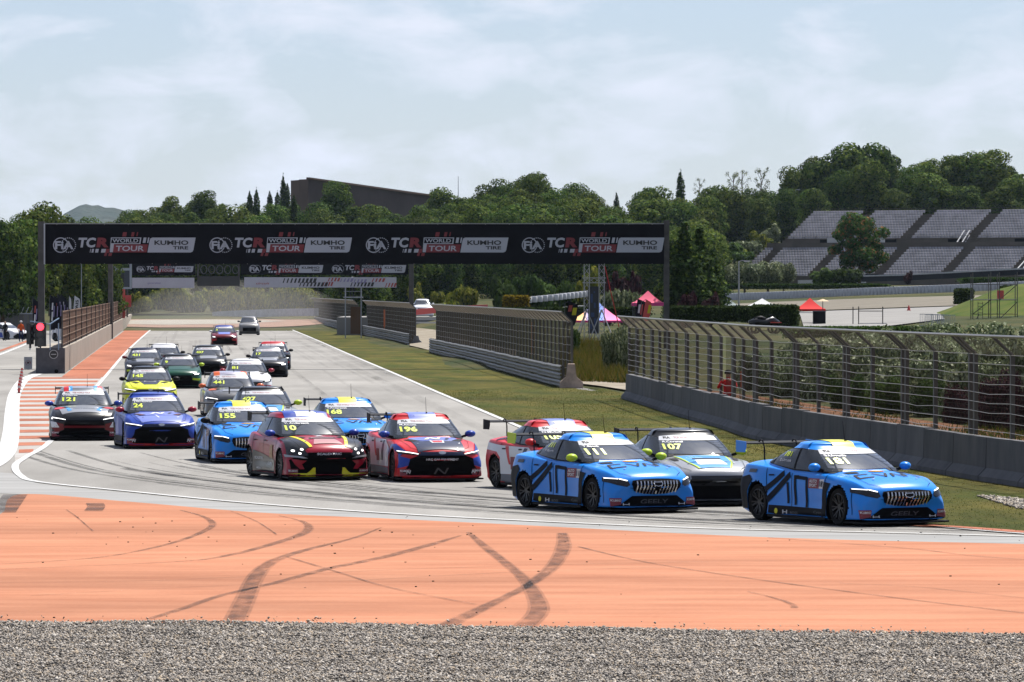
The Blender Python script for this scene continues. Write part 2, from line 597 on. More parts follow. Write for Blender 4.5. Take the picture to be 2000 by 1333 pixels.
# painted run-off
ro_bot = smooth_px([(-900, 1206), (0, 1217), (500, 1219), (1000, 1228), (1500, 1236), (2000, 1243), (2900, 1254)], 14)
ro_top = smooth_px([(8, 1000), (42, 966.5), (250, 981), (500, 1002), (750, 1014), (1000, 1026), (1500, 1051), (2000, 1064), (2600, 1078)], 10)
ro_left = [G(-330, 1215), G(-160, 1120), G(-60, 1050)]
_r = random.Random(3)
edge = []
for a, b in zip(ro_bot[:-1], ro_bot[1:]):
    for k in range(6):
        p = a.lerp(b, k / 6)
        edge.append(p + Vector((0, _r.uniform(-0.05, 0.05), 0)))
edge = [p for p in edge if p.x > G(-330, 1215).x]
sheet('runoff', ro_left + ro_top + edge[::-1], 0.010, m_orange)

# grass verge right of the straight
fA = [(1228, 779), (1286, 797), (1330, 811), (1424, 837), (1480, 856), (1560, 872), (1666, 892), (1792, 915), (1904, 935), (2000, 950), (2300, 992)]
fB = [(840, 689), (930, 712), (1015, 736), (1097, 758)]
fC = [(708, 655), (755, 666), (800, 677)]
fD = [(602, 631), (645, 641), (690, 652)]
gr_in = smooth_px([(533, 628)] + [(a + 2 + (b - 630) * 0.02, b - .3) for a, b in right_px], 8)
gr_out = smooth_px([(600, 629), (690, 650), (716, 655), (803, 675), (838, 684), (1097, 754), (1180, 760), (1232, 776), (1286, 793), (1330, 808), (1424, 834), (1480, 853), (1560, 869), (1666, 889), (1792, 912), (1904, 932), (2000, 946), (2300, 985), (2800, 1040)], 6)
sheet('grass_verge', gr_in + gr_out[::-1], 0.012, m_grass)

# painted verge along the pit wall and its far end
sheet('red_verge', [G(128, 731), G(150, 714), G(196, 680), G(232, 655), G(252, 639), G(303, 637.5), G(272, 663), G(245, 689), G(204, 737), G(120, 737)], 0.004, m_red)
# service road behind the fences, seen through the gaps
m_soil = mat('dry_soil', (0.20, 0.17, 0.125), 0.95, col2=(0.31, 0.28, 0.23), scale=0.6, detail=8, bump=0.4, bscale=8, bdist=0.05)
def drape(name, px_pts, m, off=0.03, step=6.0, kind='structure'):
    """sheet on the terrain given by (px, D) corners"""
    poly = [Vector((xat(a, D), D, 0)) for a, D in px_pts]
    bm = bmesh.new()
    f = bm.faces.new([bm.verts.new(p) for p in poly])
    xs = [p.x for p in poly]; ys = [p.y for p in poly]
    for ax, lo, hi in ((0, min(xs), max(xs)), (1, min(ys), max(ys))):
        t = lo + step
        while t < hi:
            no = (1, 0, 0) if ax == 0 else (0, 1, 0)
            co = (t, 0, 0) if ax == 0 else (0, t, 0)
            bmesh.ops.bisect_plane(bm, geom=list(bm.verts) + list(bm.edges) + list(bm.faces), plane_co=co, plane_no=no)
            t += step
    bmesh.ops.triangulate(bm, faces=list(bm.faces))
    for v in bm.verts:
        v.co.z = terr(v.co.x, v.co.y) + off
    bm.normal_update()
    for f in bm.faces:
        if f.normal.z < 0: f.normal_flip()
    me = bpy.data.meshes.new(name)
    bm.to_mesh(me); bm.free()
    o = link(name, me, m)
    return tag(o, kind=kind) if kind else o
drape('far_runoff', [(246, 640), (312, 628), (530, 634), (640, 668), (625, 705), (420, 712), (244, 712)], mat('dusty_runoff', (0.26, 0.17, 0.13), 0.9, var=0.25, scale=0.3, detail=8), 0.03, 8)
drape('far_gravel', [(250, 664), (330, 658), (470, 668), (560, 690), (420, 702), (250, 696)], mat('pale_gravel', (0.30, 0.28, 0.24), 0.9, var=0.15, scale=1), 0.05, 8)
drape('service_road', [(1098, 262), (1240, 235), (1262, 262), (1120, 300)], m_soil)
drape('service_road', [(800, 420), (845, 395), (1000, 300), (1010, 330), (870, 470), (800, 520)], m_soil)
# red-brown earth and weeds behind the near fence
m_earth = mat('red_earth', (0.10, 0.042, 0.022), 0.95, col2=(0.21, 0.105, 0.055), scale=1.1, detail=9, bump=0.6, bscale=10, bdist=0.05)
drape('bare_earth', [(1245, 232), (1460, 164), (1700, 140), (2050, 124), (2900, 100), (2900, 160), (2000, 165), (1600, 205), (1262, 258)], m_earth, off=0.02)
# infield beyond: pale service asphalt, gravel trap
m_pasph = mat('pale_asphalt', (0.24, 0.235, 0.225), 0.9, var=0.1, scale=0.3, detail=8)
drape('infield_road', [(1570, 352), (1700, 348), (1845, 372), (1835, 400), (1865, 432), (1865, 452), (1560, 440)], m_pasph, step=10)
m_trap = mat('gravel_trap', (0.145, 0.13, 0.105), 0.95, col2=(0.20, 0.182, 0.15), scale=0.5, detail=9, bump=0.5, bscale=5)
drape('gravel_trap', [(1330, 455), (1560, 445), (1900, 458), (2150, 470), (2150, 590), (1420, 556), (1330, 540)], m_trap, off=0.06, step=12)
# green mound at the right edge
m_lawn = mat('lawn', (0.042, 0.078, 0.010), 0.95, col2=(0.098, 0.108, 0.024), scale=0.6, detail=9)
MD = MB()
mx, my = [], []
cen = (xat(2035, 395), 395.0)
rings = []
for i, (rr, hz) in enumerate(((0, 1.9), (1.2, 1.85), (2.4, 1.5), (3.6, 0.9), (4.8, 0.3), (6.2, -0.3))):
    ring = []
    for k in range(20):
        a = 2 * math.pi * k / 20
        x, y = cen[0] + rr * math.cos(a) * 1.35, cen[1] + rr * math.sin(a) * 3.2
        ring.append((x, y, terr(x, y) + hz))
    rings.append(ring)
vs = [q for r in rings for q in r]
fs = [(i * 20 + k, i * 20 + (k + 1) % 20, (i + 1) * 20 + (k + 1) % 20, (i + 1) * 20 + k) for i in range(5) for k in range(20)]
MD.add(vs, [f[::-1] for f in fs])
o = MD.build('grass_mound', m_lawn, smooth=True); tag(o, kind='structure')

# ------------------------------------------------------------------ striped kerb zone at the pit exit
m_kw = mat('kerb_white', (0.40, 0.39, 0.375), 0.7, col2=(0.31, 0.28, 0.255), scale=0.5, detail=8)
kl = [(44, 735), (31, 760), (26, 790), (24, 820), (24, 850), (28, 880), (30, 908)]
kr = [(203, 738), (178, 766), (153, 796), (128, 826), (104, 856), (92, 868), (52, 892)]
def at_y(poly, y):
    ys = [q[1] for q in poly]; xs = [q[0] for q in poly]
    return float(np.interp(y, ys, xs))
sheet('striped_kerb', [G(a, b) for a, b in kl] + [G(a, b) for a, b in kr[::-1]], 0.004, m_kw)
y = 737.0
k = 0
while y < 884:
    per = np.interp(y, [737, 790, 884], [6.9, 8.6, 15.0])
    h = per * 0.46
    xa0, xb0 = at_y(kl, y) + 9, at_y(kr, y + h * 0.4) - 5
    if xb0 - xa0 > 6:
        w = 0.9
        me = sheet('painted_stripe', [G(xa0, y + w), G(xb0, y), G(xb0 - 2, y + h), G(xa0, y + h + w)], 0.009, m_red)
    y += per
    k += 1
# outer white edge of the pit exit
ribbon(smooth_px([(74, 731), (48, 742), (30, 768), (24, 800), (21, 850), (8, 890), (-40, 920), (-160, 946)], 10), 0.5, 0.013).build('edge_line', m_white)['kind'] = 'structure'
ribbon(smooth_px([(60, 664), (0, 686), (-120, 727)], 6), 0.4, 0.01).build('edge_line', m_red)['kind'] = 'structure'
ribbon(smooth_px([(60, 669), (0, 693), (-120, 738)], 6), 0.25, 0.01).build('edge_line', m_white)['kind'] = 'structure'
# kerb at the outside of the corner exit
ribbon(smooth_px([(1780, 1027.5), (1850, 1030.5), (1930, 1036), (2000, 1041.5), (2200, 1054)], 8), 0.5, 0.02).build('exit_kerb', m_red)['kind'] = 'structure'

# ------------------------------------------------------------------ tyre marks
m_rub = mat('rubber_streak', (0.03, 0.03, 0.032), 0.8, alpha=(0.0, 0.62), scale=1.2, stretch=(0.4, 3, 1))
m_rubo = mat('rubber_on_paint', (0.07, 0.058, 0.056), 0.8, alpha=(0.06, 0.30), scale=2.5, stretch=(1.6, 0.45, 1))
m_rubt = mat('thin_rubber_on_paint', (0.06, 0.05, 0.05), 0.8, alpha=(0.15, 0.75), scale=0.9)
marks = [
    ([(352, 998), (395, 1010), (414, 1022), (408, 1034), (360, 1055), (280, 1076), (180, 1092), (0, 1104)], [.05, .12, .16, .16, .14, .12, .08, .05]),
    ([(545, 1009), (590, 1020), (603, 1033), (585, 1047), (520, 1068), (440, 1088), (360, 1098), (200, 1106), (0, 1114)], [.05, .12, .2, .22, .2, .18, .1, .06, .05]),
    ([(745, 1032), (690, 1053), (590, 1078), (530, 1100), (500, 1128), (480, 1170), (458, 1217)], [.05, .12, .2, .24, .30, .32, .34]),
    ([(900, 1048), (840, 1066), (750, 1090), (640, 1113), (540, 1140), (430, 1166), (360, 1190), (290, 1212)], [.06, .22, .24, .22, .18, .16, .16, .12]),
    ([(915, 1042), (950, 1072), (985, 1100), (1020, 1130), (1042, 1160), (1052, 1195), (1025, 1226)], [.1, .2, .2, .22, .28, .32, .34]),
    ([(1098, 1043), (1100, 1072), (1078, 1110), (1030, 1146), (980, 1172), (930, 1196), (872, 1224)], [.2, .3, .26, .2, .2, .26, .3]),
    ([(0, 1140), (250, 1138), (500, 1128), (800, 1114), (1100, 1105), (1450, 1098), (1850, 1096)], .035),
    ([(60, 1166), (400, 1148), (700, 1136), (1000, 1120), (1300, 1110)], .03),
    ([(1130, 1070), (1260, 1100), (1450, 1130), (1640, 1156), (1830, 1180), (2010, 1201)], .05),
    ([(1500, 1052), (1680, 1066), (1800, 1076), (1900, 1088), (2010, 1096)], .05),
    ([(1640, 1142), (1800, 1150), (2010, 1172)], .03),
    ([(1460, 1158), (1510, 1170), (1545, 1182), (1552, 1190)], [.03, .06, .10, .12]),
    ([(450, 1000), (500, 1020), (540, 1046)], .03),
    ([(130, 998), (150, 1012), (182, 1040)], .03),
    ([(560, 1090), (660, 1120), (760, 1150), (930, 1184)], .04),
    ([(185, 985), (188, 992), (182, 1000)], .35),
    ([(30, 968), (18, 985), (5, 1003)], .5),
]
for i, (pts, w) in enumerate(marks):
    sp = smooth_px(pts, 8)
    if isinstance(w, list):
        w = [float(np.interp(j / 8.0, range(len(w)), w)) * 0.95 for j in range(len(sp))]
    thick = isinstance(w, list)
    mk = ribbon(sp, w, 0.014 + 0.0006 * i)
    if thick:          # rubber is laid thickest in the middle of the track of a tyre
        for q_, f_ in enumerate((0.72,)):
            m2_ = ribbon(sp, [x_ * f_ for x_ in w], 0.014 + 0.0006 * i + 0.00012 * (q_ + 1))
            mk.add(m2_.v, m2_.f)
    o = mk.build('tyre_mark', m_rubo if thick else m_rubt)
    tag(o, kind='structure')
# rubbered-in racing line round the corner: many thin streaks, one layer
RS = MB()
base_line = smooth_px([(-60, 862), (60, 905), (180, 930), (420, 960), (700, 985), (1000, 1006), (1370, 1026), (1700, 1037), (2000, 1045), (2500, 1060)], 10)
for i in range(46):
    off = _r.uniform(0.15, 4.6) ** 1.0
    a = _r.randint(4, 50); b = min(len(base_line), a + _r.randint(18, 60))
    seg = base_line[a:b]
    pts = []
    dr = _r.uniform(-0.5, 0.5)
    for j, p in enumerate(seg):
        d = base_line[min(a + j + 1, len(base_line) - 1)] - base_line[a + j - 1]
        s = Vector((-d.y, d.x, 0)).normalized()
        pts.append(p + s * (off + dr * j / len(seg)))
    m_ = ribbon(pts, _r.choice([.04, .06, .09, .16, .22]), 0.0025 + i * 0.00003)
    RS.add(m_.v, m_.f)
o = RS.build('rubber_streaks', m_rub); tag(o, kind='stuff')
RS = MB()
for i in range(40):
    px0 = _r.uniform(300, 560); t0 = _r.uniform(0, 0.8); t1 = t0 + _r.uniform(0.1, 0.5)
    # along the straight, from the far end to the corner
    A, B = G(px0, 640), G(378 + (px0 - 378) * 3.6, 569 + (640 - 569) * 3.6)
    pts = [A.lerp(B, t0 + (t1 - t0) * j / 8) for j in range(9)]
    m_ = ribbon(pts, _r.choice([.2, .3, .5]), 0.0025 + i * 0.00003)
    RS.add(m_.v, m_.f)
o = RS.build('rubber_streaks', mat('faint_rubber', (0.05, 0.05, 0.05), 0.8, alpha=(0.0, 0.13), scale=0.5, stretch=(3, 0.1, 1))); tag(o, kind='stuff')
# crumbs of rubber and stone on the run-off
CR = MB()
for i in range(90):
    p = G(_r.uniform(0, 2000), _r.uniform(1040, 1215) if i > 60 else _r.uniform(1010, 1075), 0)
    s = _r.uniform(0.005, 0.016)
    CR.box((p.x, p.y, 0.012 + s * 0.4), (s * _r.uniform(1, 2.6), s * 2, s), _r.uniform(0, 3))
o = CR.build('rubber_crumbs', mat('rubber_crumb', (0.03, 0.027, 0.025), 0.9)); tag(o, kind='stuff')

# ------------------------------------------------------------------ foreground gravel
gb = [Vector((-40, 40, 0)), Vector((40, 40, 0)), Vector((40, edge[-1].y + 0.02, 0))] + [p + Vector((0, 0.02, 0)) for p in edge[::-1]] + [Vector((-40, edge[0].y, 0))]
sheet('gravel_bed', gb, 0.004, mat('gravel_bed', (0.10, 0.09, 0.078), 0.95, var=0.3, scale=18))
NS = 150000
octv = np.array([(1, 0, 0), (0, 1, 0), (-1, 0, 0), (0, -1, 0), (0, 0, 1), (0, 0, -1)], dtype=np.float32)
octf = np.array([(0, 1, 4), (1, 2, 4), (2, 3, 4), (3, 0, 4), (1, 0, 5), (2, 1, 5), (3, 2, 5), (0, 3, 5)])
gcol = [(0.34, 0.305, 0.265), (0.24, 0.22, 0.20), (0.52, 0.48, 0.43), (0.08, 0.075, 0.07), (0.40, 0.33, 0.25)]
def stones(name, sx, sy, lo, hi, z0, mound=0.02):
    ns = len(sx)
    sz = nrg.uniform(lo, hi, ns) * np.where(nrg.random(ns) < 0.06, 1.6, 1.0)
    an = nrg.uniform(0, 6.283, ns)
    tl = nrg.uniform(-0.6, 0.6, (ns, 2))
    asp = nrg.uniform(0.6, 1.25, (ns, 3)) * np.array([1.15, 1.0, 0.75])
    V = octv[None] * asp[:, None] * sz[:, None, None] * nrg.uniform(0.75, 1.2, (ns, 6, 1))
    V[:, :, 2] += V[:, :, 0] * tl[:, :1] + V[:, :, 1] * tl[:, 1:]
    ca, sa = np.cos(an)[:, None], np.sin(an)[:, None]
    VX = V[:, :, 0] * ca - V[:, :, 1] * sa + sx[:, None]
    VY = V[:, :, 0] * sa + V[:, :, 1] * ca + sy[:, None]
    hump = mound * (np.sin(sx * 2.1 + sy * 1.3) * np.sin(sy * 1.7) * 0.5 + 0.5) + mound * 0.35 * (np.sin(sy * 4.1 + np.sin(sx * 0.8) * 1.5) * 0.5 + 0.5) ** 2
    VZ = V[:, :, 2] + (z0 + sz * 0.35 + hump + nrg.uniform(0, 0.01, ns))[:, None]
    V = np.stack([VX, VY, VZ], -1).reshape(-1, 3)
    FQ = (octf[None] + (np.arange(ns) * 6)[:, None, None]).reshape(-1, 3)
    mi = np.repeat(nrg.choice(5, ns, p=[.32, .27, .17, .09, .15]), 8)
    return tag(link(name, fast_mesh(name, V, FQ, mi), [mat('gravel_stone_%d' % i, c, 0.9) for i, c in enumerate(gcol)]), kind='stuff')
ex = np.array([p.x for p in edge]); ey = np.array([p.y for p in edge])
sy = nrg.uniform(58.5, 73.6, NS)
sx = nrg.uniform(-1, 1, NS) * (sy * 0.0925 + 1.6)
ed_ = np.interp(sx, ex, ey)
keep = (sy < ed_ - 0.03 + nrg.exponential(0.05, NS) * (nrg.random(NS) < 0.5) + 0.05 * np.sin(sx * 1.7)) | ((sy < ed_ + 1.2) & (nrg.random(NS) < 0.012))
stones('gravel', sx[keep], sy[keep], 0.009, 0.021, 0.008)
# loose stones worn into the grass by the exit kerb
gp = [G(1906, 971), G(1935, 972), G(1970, 976), G(2060, 984), G(2060, 1003), G(1985, 996), G(1950, 985), G(1925, 977)]
lo_, hi_ = (min(p.x for p in gp), min(p.y for p in gp)), (max(p.x for p in gp), max(p.y for p in gp))

# ------------------------------------------------------------------ grass blades on the verge (nearest part)
def pts_in(poly, n, gen):
    poly = np.array([(p.x, p.y) for p in poly])
    lo, hi = poly.min(0), poly.max(0)
    q = gen.uniform(lo, hi, (n, 2))
    ins = np.zeros(n, bool)
    j = len(poly) - 1
    for i in range(len(poly)):
        xi, yi, xj, yj = *poly[i], *poly[j]
        c = ((yi > q[:, 1]) != (yj > q[:, 1])) & (q[:, 0] < (xj - xi) * (q[:, 1] - yi) / (yj - yi + 1e-12) + xi)
        ins ^= c
        j = i
    return q[ins]
def blades(name, q, h0, h1, w, mats, zf=None, probs=None):
    n = len(q)
    a = nrg.uniform(0, 6.283, n)
    h = nrg.uniform(h0, h1, n)
    lean = nrg.uniform(-0.6, 0.6, (n, 2)) * h[:, None]
    z0 = np.zeros(n) + 0.01 if zf is None else np.array([zf(x, y) for x, y in q])
    V = np.zeros((n, 3, 3), np.float32)
    V[:, 0, :2] = q + np.stack([np.cos(a), np.sin(a)], -1) * w
    V[:, 1, :2] = q - np.stack([np.cos(a), np.sin(a)], -1) * w
    V[:, 2, :2] = q + lean
    V[:, 0, 2] = z0; V[:, 1, 2] = z0; V[:, 2, 2] = z0 + h
    me = fast_mesh(name, V.reshape(-1, 3), np.arange(n * 3).reshape(-1, 3), nrg.choice(len(mats), n, p=probs))
    return tag(link(name, me, mats), kind='stuff')
q = pts_in(gp, 3000, nrg)
stones('loose_stones', q[:, 0], q[:, 1], 0.015, 0.035, 0.02, 0.0)
m_b1 = mat('blade_green', (0.052, 0.082, 0.006), 0.8, trans=0.3)
m_b2 = mat('blade_dark', (0.032, 0.048, 0.005), 0.8, trans=0.3)
m_b3 = mat('blade_dry', (0.125, 0.098, 0.02), 0.8, trans=0.3)
near_v = smooth_px(right_px[4:], 6) + smooth_px([(1097, 754), (1180, 760), (1232, 776), (1330, 808), (1480, 853), (1666, 889), (1904, 932), (2000, 946), (2300, 985), (2800, 1040)], 6)[::-1]
q = pts_in(near_v, 190000, nrg)
# leave paler worn patches
keep = (np.sin(q[:, 0] * 0.9 + q[:, 1] * 0.07) * np.sin(q[:, 1] * 0.11 + 1.0) + nrg.uniform(-0.9, 0.9, len(q))) > -0.25
blades('grass', q[keep], 0.012, 0.036, 0.008, [m_b1, m_b2, m_b3], probs=[.46, .28, .26])
weed = [G(1245, 776), G(1480, 848), G(1904, 925), G(2300, 980), Vector((22, 150, 0)), Vector((13, 185, 0)), Vector((6, 235, 0))]
q = pts_in(weed, 60000, nrg)
keep = (np.sin(q[:, 0] * 0.8) * np.sin(q[:, 1] * 0.21 + 2) + nrg.uniform(-0.7, 0.7, len(q))) > 0.15
blades('weeds', q[keep], 0.05, 0.28, 0.02, [m_b1, m_b2, m_b3], zf=terr, probs=[.3, .3, .4])
dry = [Vector((xat(1100, 262), 262, 0)), Vector((xat(1232, 250), 250, 0)), Vector((xat(1240, 300), 300, 0)), Vector((xat(1100, 325), 325, 0))]
q = pts_in(dry, 16000, nrg)
blades('dry_weeds', q, 0.2, 0.8, 0.03, [m_b1, m_b2, m_b3], zf=terr, probs=[.2, .1, .7])

# ================================================================== BARRIERS AND FENCES
m_conc = mat('concrete_barrier', (0.105, 0.108, 0.115), 0.85, col2=(0.155, 0.155, 0.16), scale=1.2, detail=9, rand=0.13, bump=0.2, bscale=12, stretch=(1, 1, 0.5))
m_concw = mat('concrete_warm', (0.30, 0.265, 0.225), 0.85, col2=(0.40, 0.36, 0.31), scale=0.9, detail=9, bump=0.2, bscale=12, stretch=(1, 1, 0.4))
m_concd = mat('concrete_dark', (0.115, 0.115, 0.125), 0.85, var=0.2, scale=2, detail=8, bump=0.2, bscale=12)
m_post = mat('fence_post_steel', (0.085, 0.078, 0.066), 0.6, metal=0.3, var=0.2, scale=3)
m_wire = mat('fence_wire', (0.36, 0.34, 0.31), 0.45, metal=0.6)
m_mesh = mat('fence_mesh', (0.105, 0.085, 0.06), 0.7)
m_rail = mat('guardrail_zinc', (0.20, 0.20, 0.19), 0.55, metal=0.4, var=0.25, scale=2, detail=8)

def resample(pts, step):
    d = [0]
    for a, b in zip(pts[:-1], pts[1:]):
        d.append(d[-1] + (b - a).length)
    n = max(1, round(d[-1] / step))
    out = []
    for i in range(n + 1):
        t = d[-1] * i / n
        j = min(max(np.searchsorted(d, t) - 1, 0), len(pts) - 2)
        f = (t - d[j]) / max(d[j + 1] - d[j], 1e-6)
        out.append(pts[j].lerp(pts[j + 1], f))
    return out
def side(p, q):
    d = (q - p); d.z = 0; d.normalize()
    return Vector((d.y, -d.x, 0))

def catch_fence(path, label, z0, ztop, post_step, pitch, lean_to, wires=8, wr=0.006, vr=0.0022, double=False, hole=None):
    """posts with a cranked top, tension wires and a woven mesh; path runs along the foot of the fence"""
    pts = resample(path, post_step)
    c = pts[0].copy()
    t = thing('catch_fence', (c.x, c.y, z0), label, 'fence')
    zb = 0.0
    zk = ztop - 0.42 - z0           # knee
    for i, p in enumerate(pts):
        q = p - c
        mb = MB()
        s = lean_to
        a = Vector((q.x, q.y, zb)); b = Vector((q.x, q.y, zk)); e = b + Vector((s.x * 0.45, s.y * 0.45, 0.42))
        mb.bar(a, b, 0.13, 0.09, up=(s.x, s.y, 0)); mb.bar(b, e, 0.13, 0.06, up=(0, 0, 1))
        mb.build('post', m_post, t)
        if double and i % 2 and i + 1 < len(pts):
            dq = (pts[i + 1] - p).normalized() * 0.55
            mb = MB()
            mb.bar(a + dq, b + dq, 0.13, 0.09, up=(s.x, s.y, 0)); mb.bar(b + dq, e + dq, 0.13, 0.06, up=(0, 0, 1))
            mb.build('post', m_post, t)
    def line(zz, off):
        return [Vector((p.x - c.x + lean_to.x * off, p.y - c.y + lean_to.y * off, zz)) for p in pts]
    rr = random.Random(5)
    for k in range(wires):
        zz = zb + 0.12 + (zk - 0.12) * k / (wires - 1)
        mb = MB()
        base = line(zz, 0.05)
        sag = []
        for a, b in zip(base[:-1], base[1:]):
            dr = rr.uniform(0.0, 0.05)
            sag += [a, a.lerp(b, 0.5) - Vector((0, 0, dr))]
        sag.append(base[-1])
        mb.tube(sag, wr, 4, cap=False)
        mb.build('tension_wire', m_wire, t)
    mb = MB()
    mb.tube(line(ztop - z0, 0.45), 0.035, 5)
    mb.build('top_rail', m_wire, t)
    # woven mesh: fine vertical and horizontal strands
    fine = resample(path, pitch)
    V, FQ = [], []
    def strand(a, b, r, sx, sy):
        n0 = len(V)
        V.extend([(a[0] - sx * r, a[1] - sy * r, a[2]), (a[0] + sx * r, a[1] + sy * r, a[2]), (b[0] + sx * r, b[1] + sy * r, b[2]), (b[0] - sx * r, b[1] - sy * r, b[2])])
        FQ.append((n0, n0 + 1, n0 + 2, n0 + 3))
    for p in fine:
        if hole and (p - hole).length < 1.2: continue
        x, y = p.x - c.x, p.y - c.y
        strand((x, y, zb), (x, y, zk), vr, 0.7, 0.7)
        strand((x, y, zb), (x, y, zk), vr, 0.7, -0.7)
        strand((x, y, zk), (x + lean_to.x * 0.45, y + lean_to.y * 0.45, zk + 0.42), vr, 0.7, 0.7)
    rows = int(zk / 0.10)
    coarse = resample(path, 3.0)
    for k in range(rows):
        zz = zb + zk * (k + 0.5) / rows
        for a, b in zip(coarse[:-1], coarse[1:]):
            if hole and (a.lerp(b, .5) - hole).length < 2.0: continue
            n0 = len(V)
            V.extend([(a.x - c.x, a.y - c.y, zz - vr), (b.x - c.x, b.y - c.y, zz - vr), (b.x - c.x, b.y - c.y, zz + vr), (a.x - c.x, a.y - c.y, zz + vr)])
            FQ.append((n0, n0 + 1, n0 + 2, n0 + 3))
    me = fast_mesh('wire_mesh', V, FQ)
    o = link('wire_mesh', me, m_mesh, t)
    o['kind'] = 'stuff'
    return t

LEAN = Vector((-1.0, -0.12, 0)).normalized()
# near fence on precast concrete blocks
pA = smooth_px(fA, 10)
blk = resample(pA, 3.9)
t = thing('concrete_barrier', blk[0], 'long grey precast concrete barrier under the nearest fence, right of the cars', 'barrier')
for i, (a, b) in enumerate(zip(blk[:-1], blk[1:])):
    d = (b - a).normalized()
    a2, b2 = a + d * 0.035 - blk[0], b - d * 0.035 - blk[0]
    s = side(a, b)
    jig = _r.uniform(-0.025, 0.025)
    pr = [(-0.30, 0), (0.30, 0), (0.30, 0.12), (0.13, 0.30), (0.11, 0.98 + jig), (-0.11, 0.98 + jig), (-0.13, 0.30), (-0.30, 0.12)]
    # chamfered profile swept along the block
    vs = []
    for e in (a2, b2):
        vs += [(e.x + s.x * u, e.y + s.y * u, w) for u, w in pr]
    n = len(pr)
    mb = MB()
    mb.add(vs, [(k, (k + 1) % n, (k + 1) % n + n, k + n) for k in range(n)] + [tuple(range(n - 1, -1, -1)), tuple(range(n, 2 * n))])
    mb.build('barrier_block', m_conc, t)
offA = [p + side(pA[max(i - 1, 0)], pA[min(i + 1, len(pA) - 1)]) * (-0.02) for i, p in enumerate(pA)]
catch_fence(offA, 'nearest steel mesh catch fence with cranked top above grey concrete barrier', 0.99, 3.22, 4.4, 0.11, LEAN, 9, 0.0075, 0.0027, True, G(1409, 833))

def guardrail(path, label, n_rails=3, height=0.98):
    pts = resample(path, 3.2)
    c = pts[0].copy()
    t = thing('guardrail', c, label, 'guardrail')
    s = side(pts[0], pts[-1])
    if s.x > 0: s = -s            # rail faces the track
    for k in range(n_rails):
        zc = height * (k + 0.5) / n_rails
        hh = height / n_rails * 0.46
        prof = [(0.03, -hh), (0.09, -hh * 0.62), (0.09, -hh * 0.35), (0.03, -0.02), (0.03, 0.02), (0.09, hh * 0.35), (0.09, hh * 0.62), (0.03, hh)]
        for a, b in zip(pts[:-1], pts[1:]):
            wob = _r.uniform(-0.015, 0.015)
            mb = MB()
            vs = []
            for e in (a, b):
                q = e - c
                vs += [(q.x + s.x * u, q.y + s.y * u, zc + w + wob) for u, w in prof]
                vs += [(q.x + s.x * (u - 0.03), q.y + s.y * (u - 0.03), zc + w + wob) for u, w in prof[::-1]]
            n = 16
            mb.add(vs, [(j, (j + 1) % n, (j + 1) % n + n, j + n) for j in range(n)])
            mb.build('rail', m_rail, t)
    for p in pts:
        q = p - c
        MB().box((q.x - s.x * 0.06, q.y - s.y * 0.06, height / 2), (0.12, 0.12, height)).build('post', m_post, t)
    return t
def jersey_end(px, py, label, m, h=1.05, wide=0.5):
    p = G(px, py)
    t = MB()
    pr = [(-wide, 0), (wide, 0), (wide, 0.25), (wide * 0.45, 0.5), (wide * 0.3, h), (-wide * 0.3, h), (-wide * 0.45, 0.5), (-wide, 0.25)]
    t.prism(pr, Matrix.Translation(p) @ Matrix.Rotation(R(90), 4, 'X') @ Matrix.Translation((0, 0, -1.2)), 1.2)
    o = t.build('barrier_end_block', m)
    tag(o, label, 'barrier')
    return o
for px_path, lab_f, lab_g, st in (
        (fB, 'mesh catch fence behind the guardrail, between the truss tower and the gap', 'triple steel guardrail on the verge left of the pink tent', 2.9),
        (fC, 'middle short mesh catch fence beside the second gantry post', 'triple guardrail in front of the short middle fence', 3.4),
        (fD, 'farthest mesh catch fence at the end of the straight', 'low guardrail in front of the farthest fence', 3.4)):
    pth = smooth_px(px_path, 6)
    guardrail(pth, lab_g)
    back = [p + Vector((0.45, 0.1, 0)) for p in pth]
    catch_fence(back, lab_f, 0.05, 3.3, st, 0.10, LEAN, 9, 0.006, 0.0030)
jersey_end(1116, 759, 'pinkish concrete end block at the near end of the triple guardrail', mat('concrete_pink', (0.42, 0.33, 0.27), 0.9, var=0.2, scale=3))
jersey_end(813, 677, 'grey concrete end block at the foot of the second gantry post', m_conc, 0.8)
jersey_end(692, 653, 'small concrete end block closing the farthest guardrail', m_concw, 1.0)
jersey_end(600, 632, 'pale concrete block at the far start of the right-hand fences', m_pale, 1.0)
# orange marker pegs on the fences
for (px, py, hh, lab) in ((1029, 738, 1.6, 'orange marker board on the long mid-distance fence'), (744, 664, 1.5, 'orange marker board on the short middle fence')):
    p = G(px, py) + Vector((0.3, 0, 0))
    mb = MB()
    mb.box((0, 0, 1.1 + hh / 2), (0.14, 0.03, hh)); mb.box((0, 0.03, 1.0), (0.05, 0.03, 2.0))
    o = mb.build('marker_board', mat('marker_orange', (0.6, 0.16, 0.05), 0.6), loc=p); tag(o, lab, 'marker')

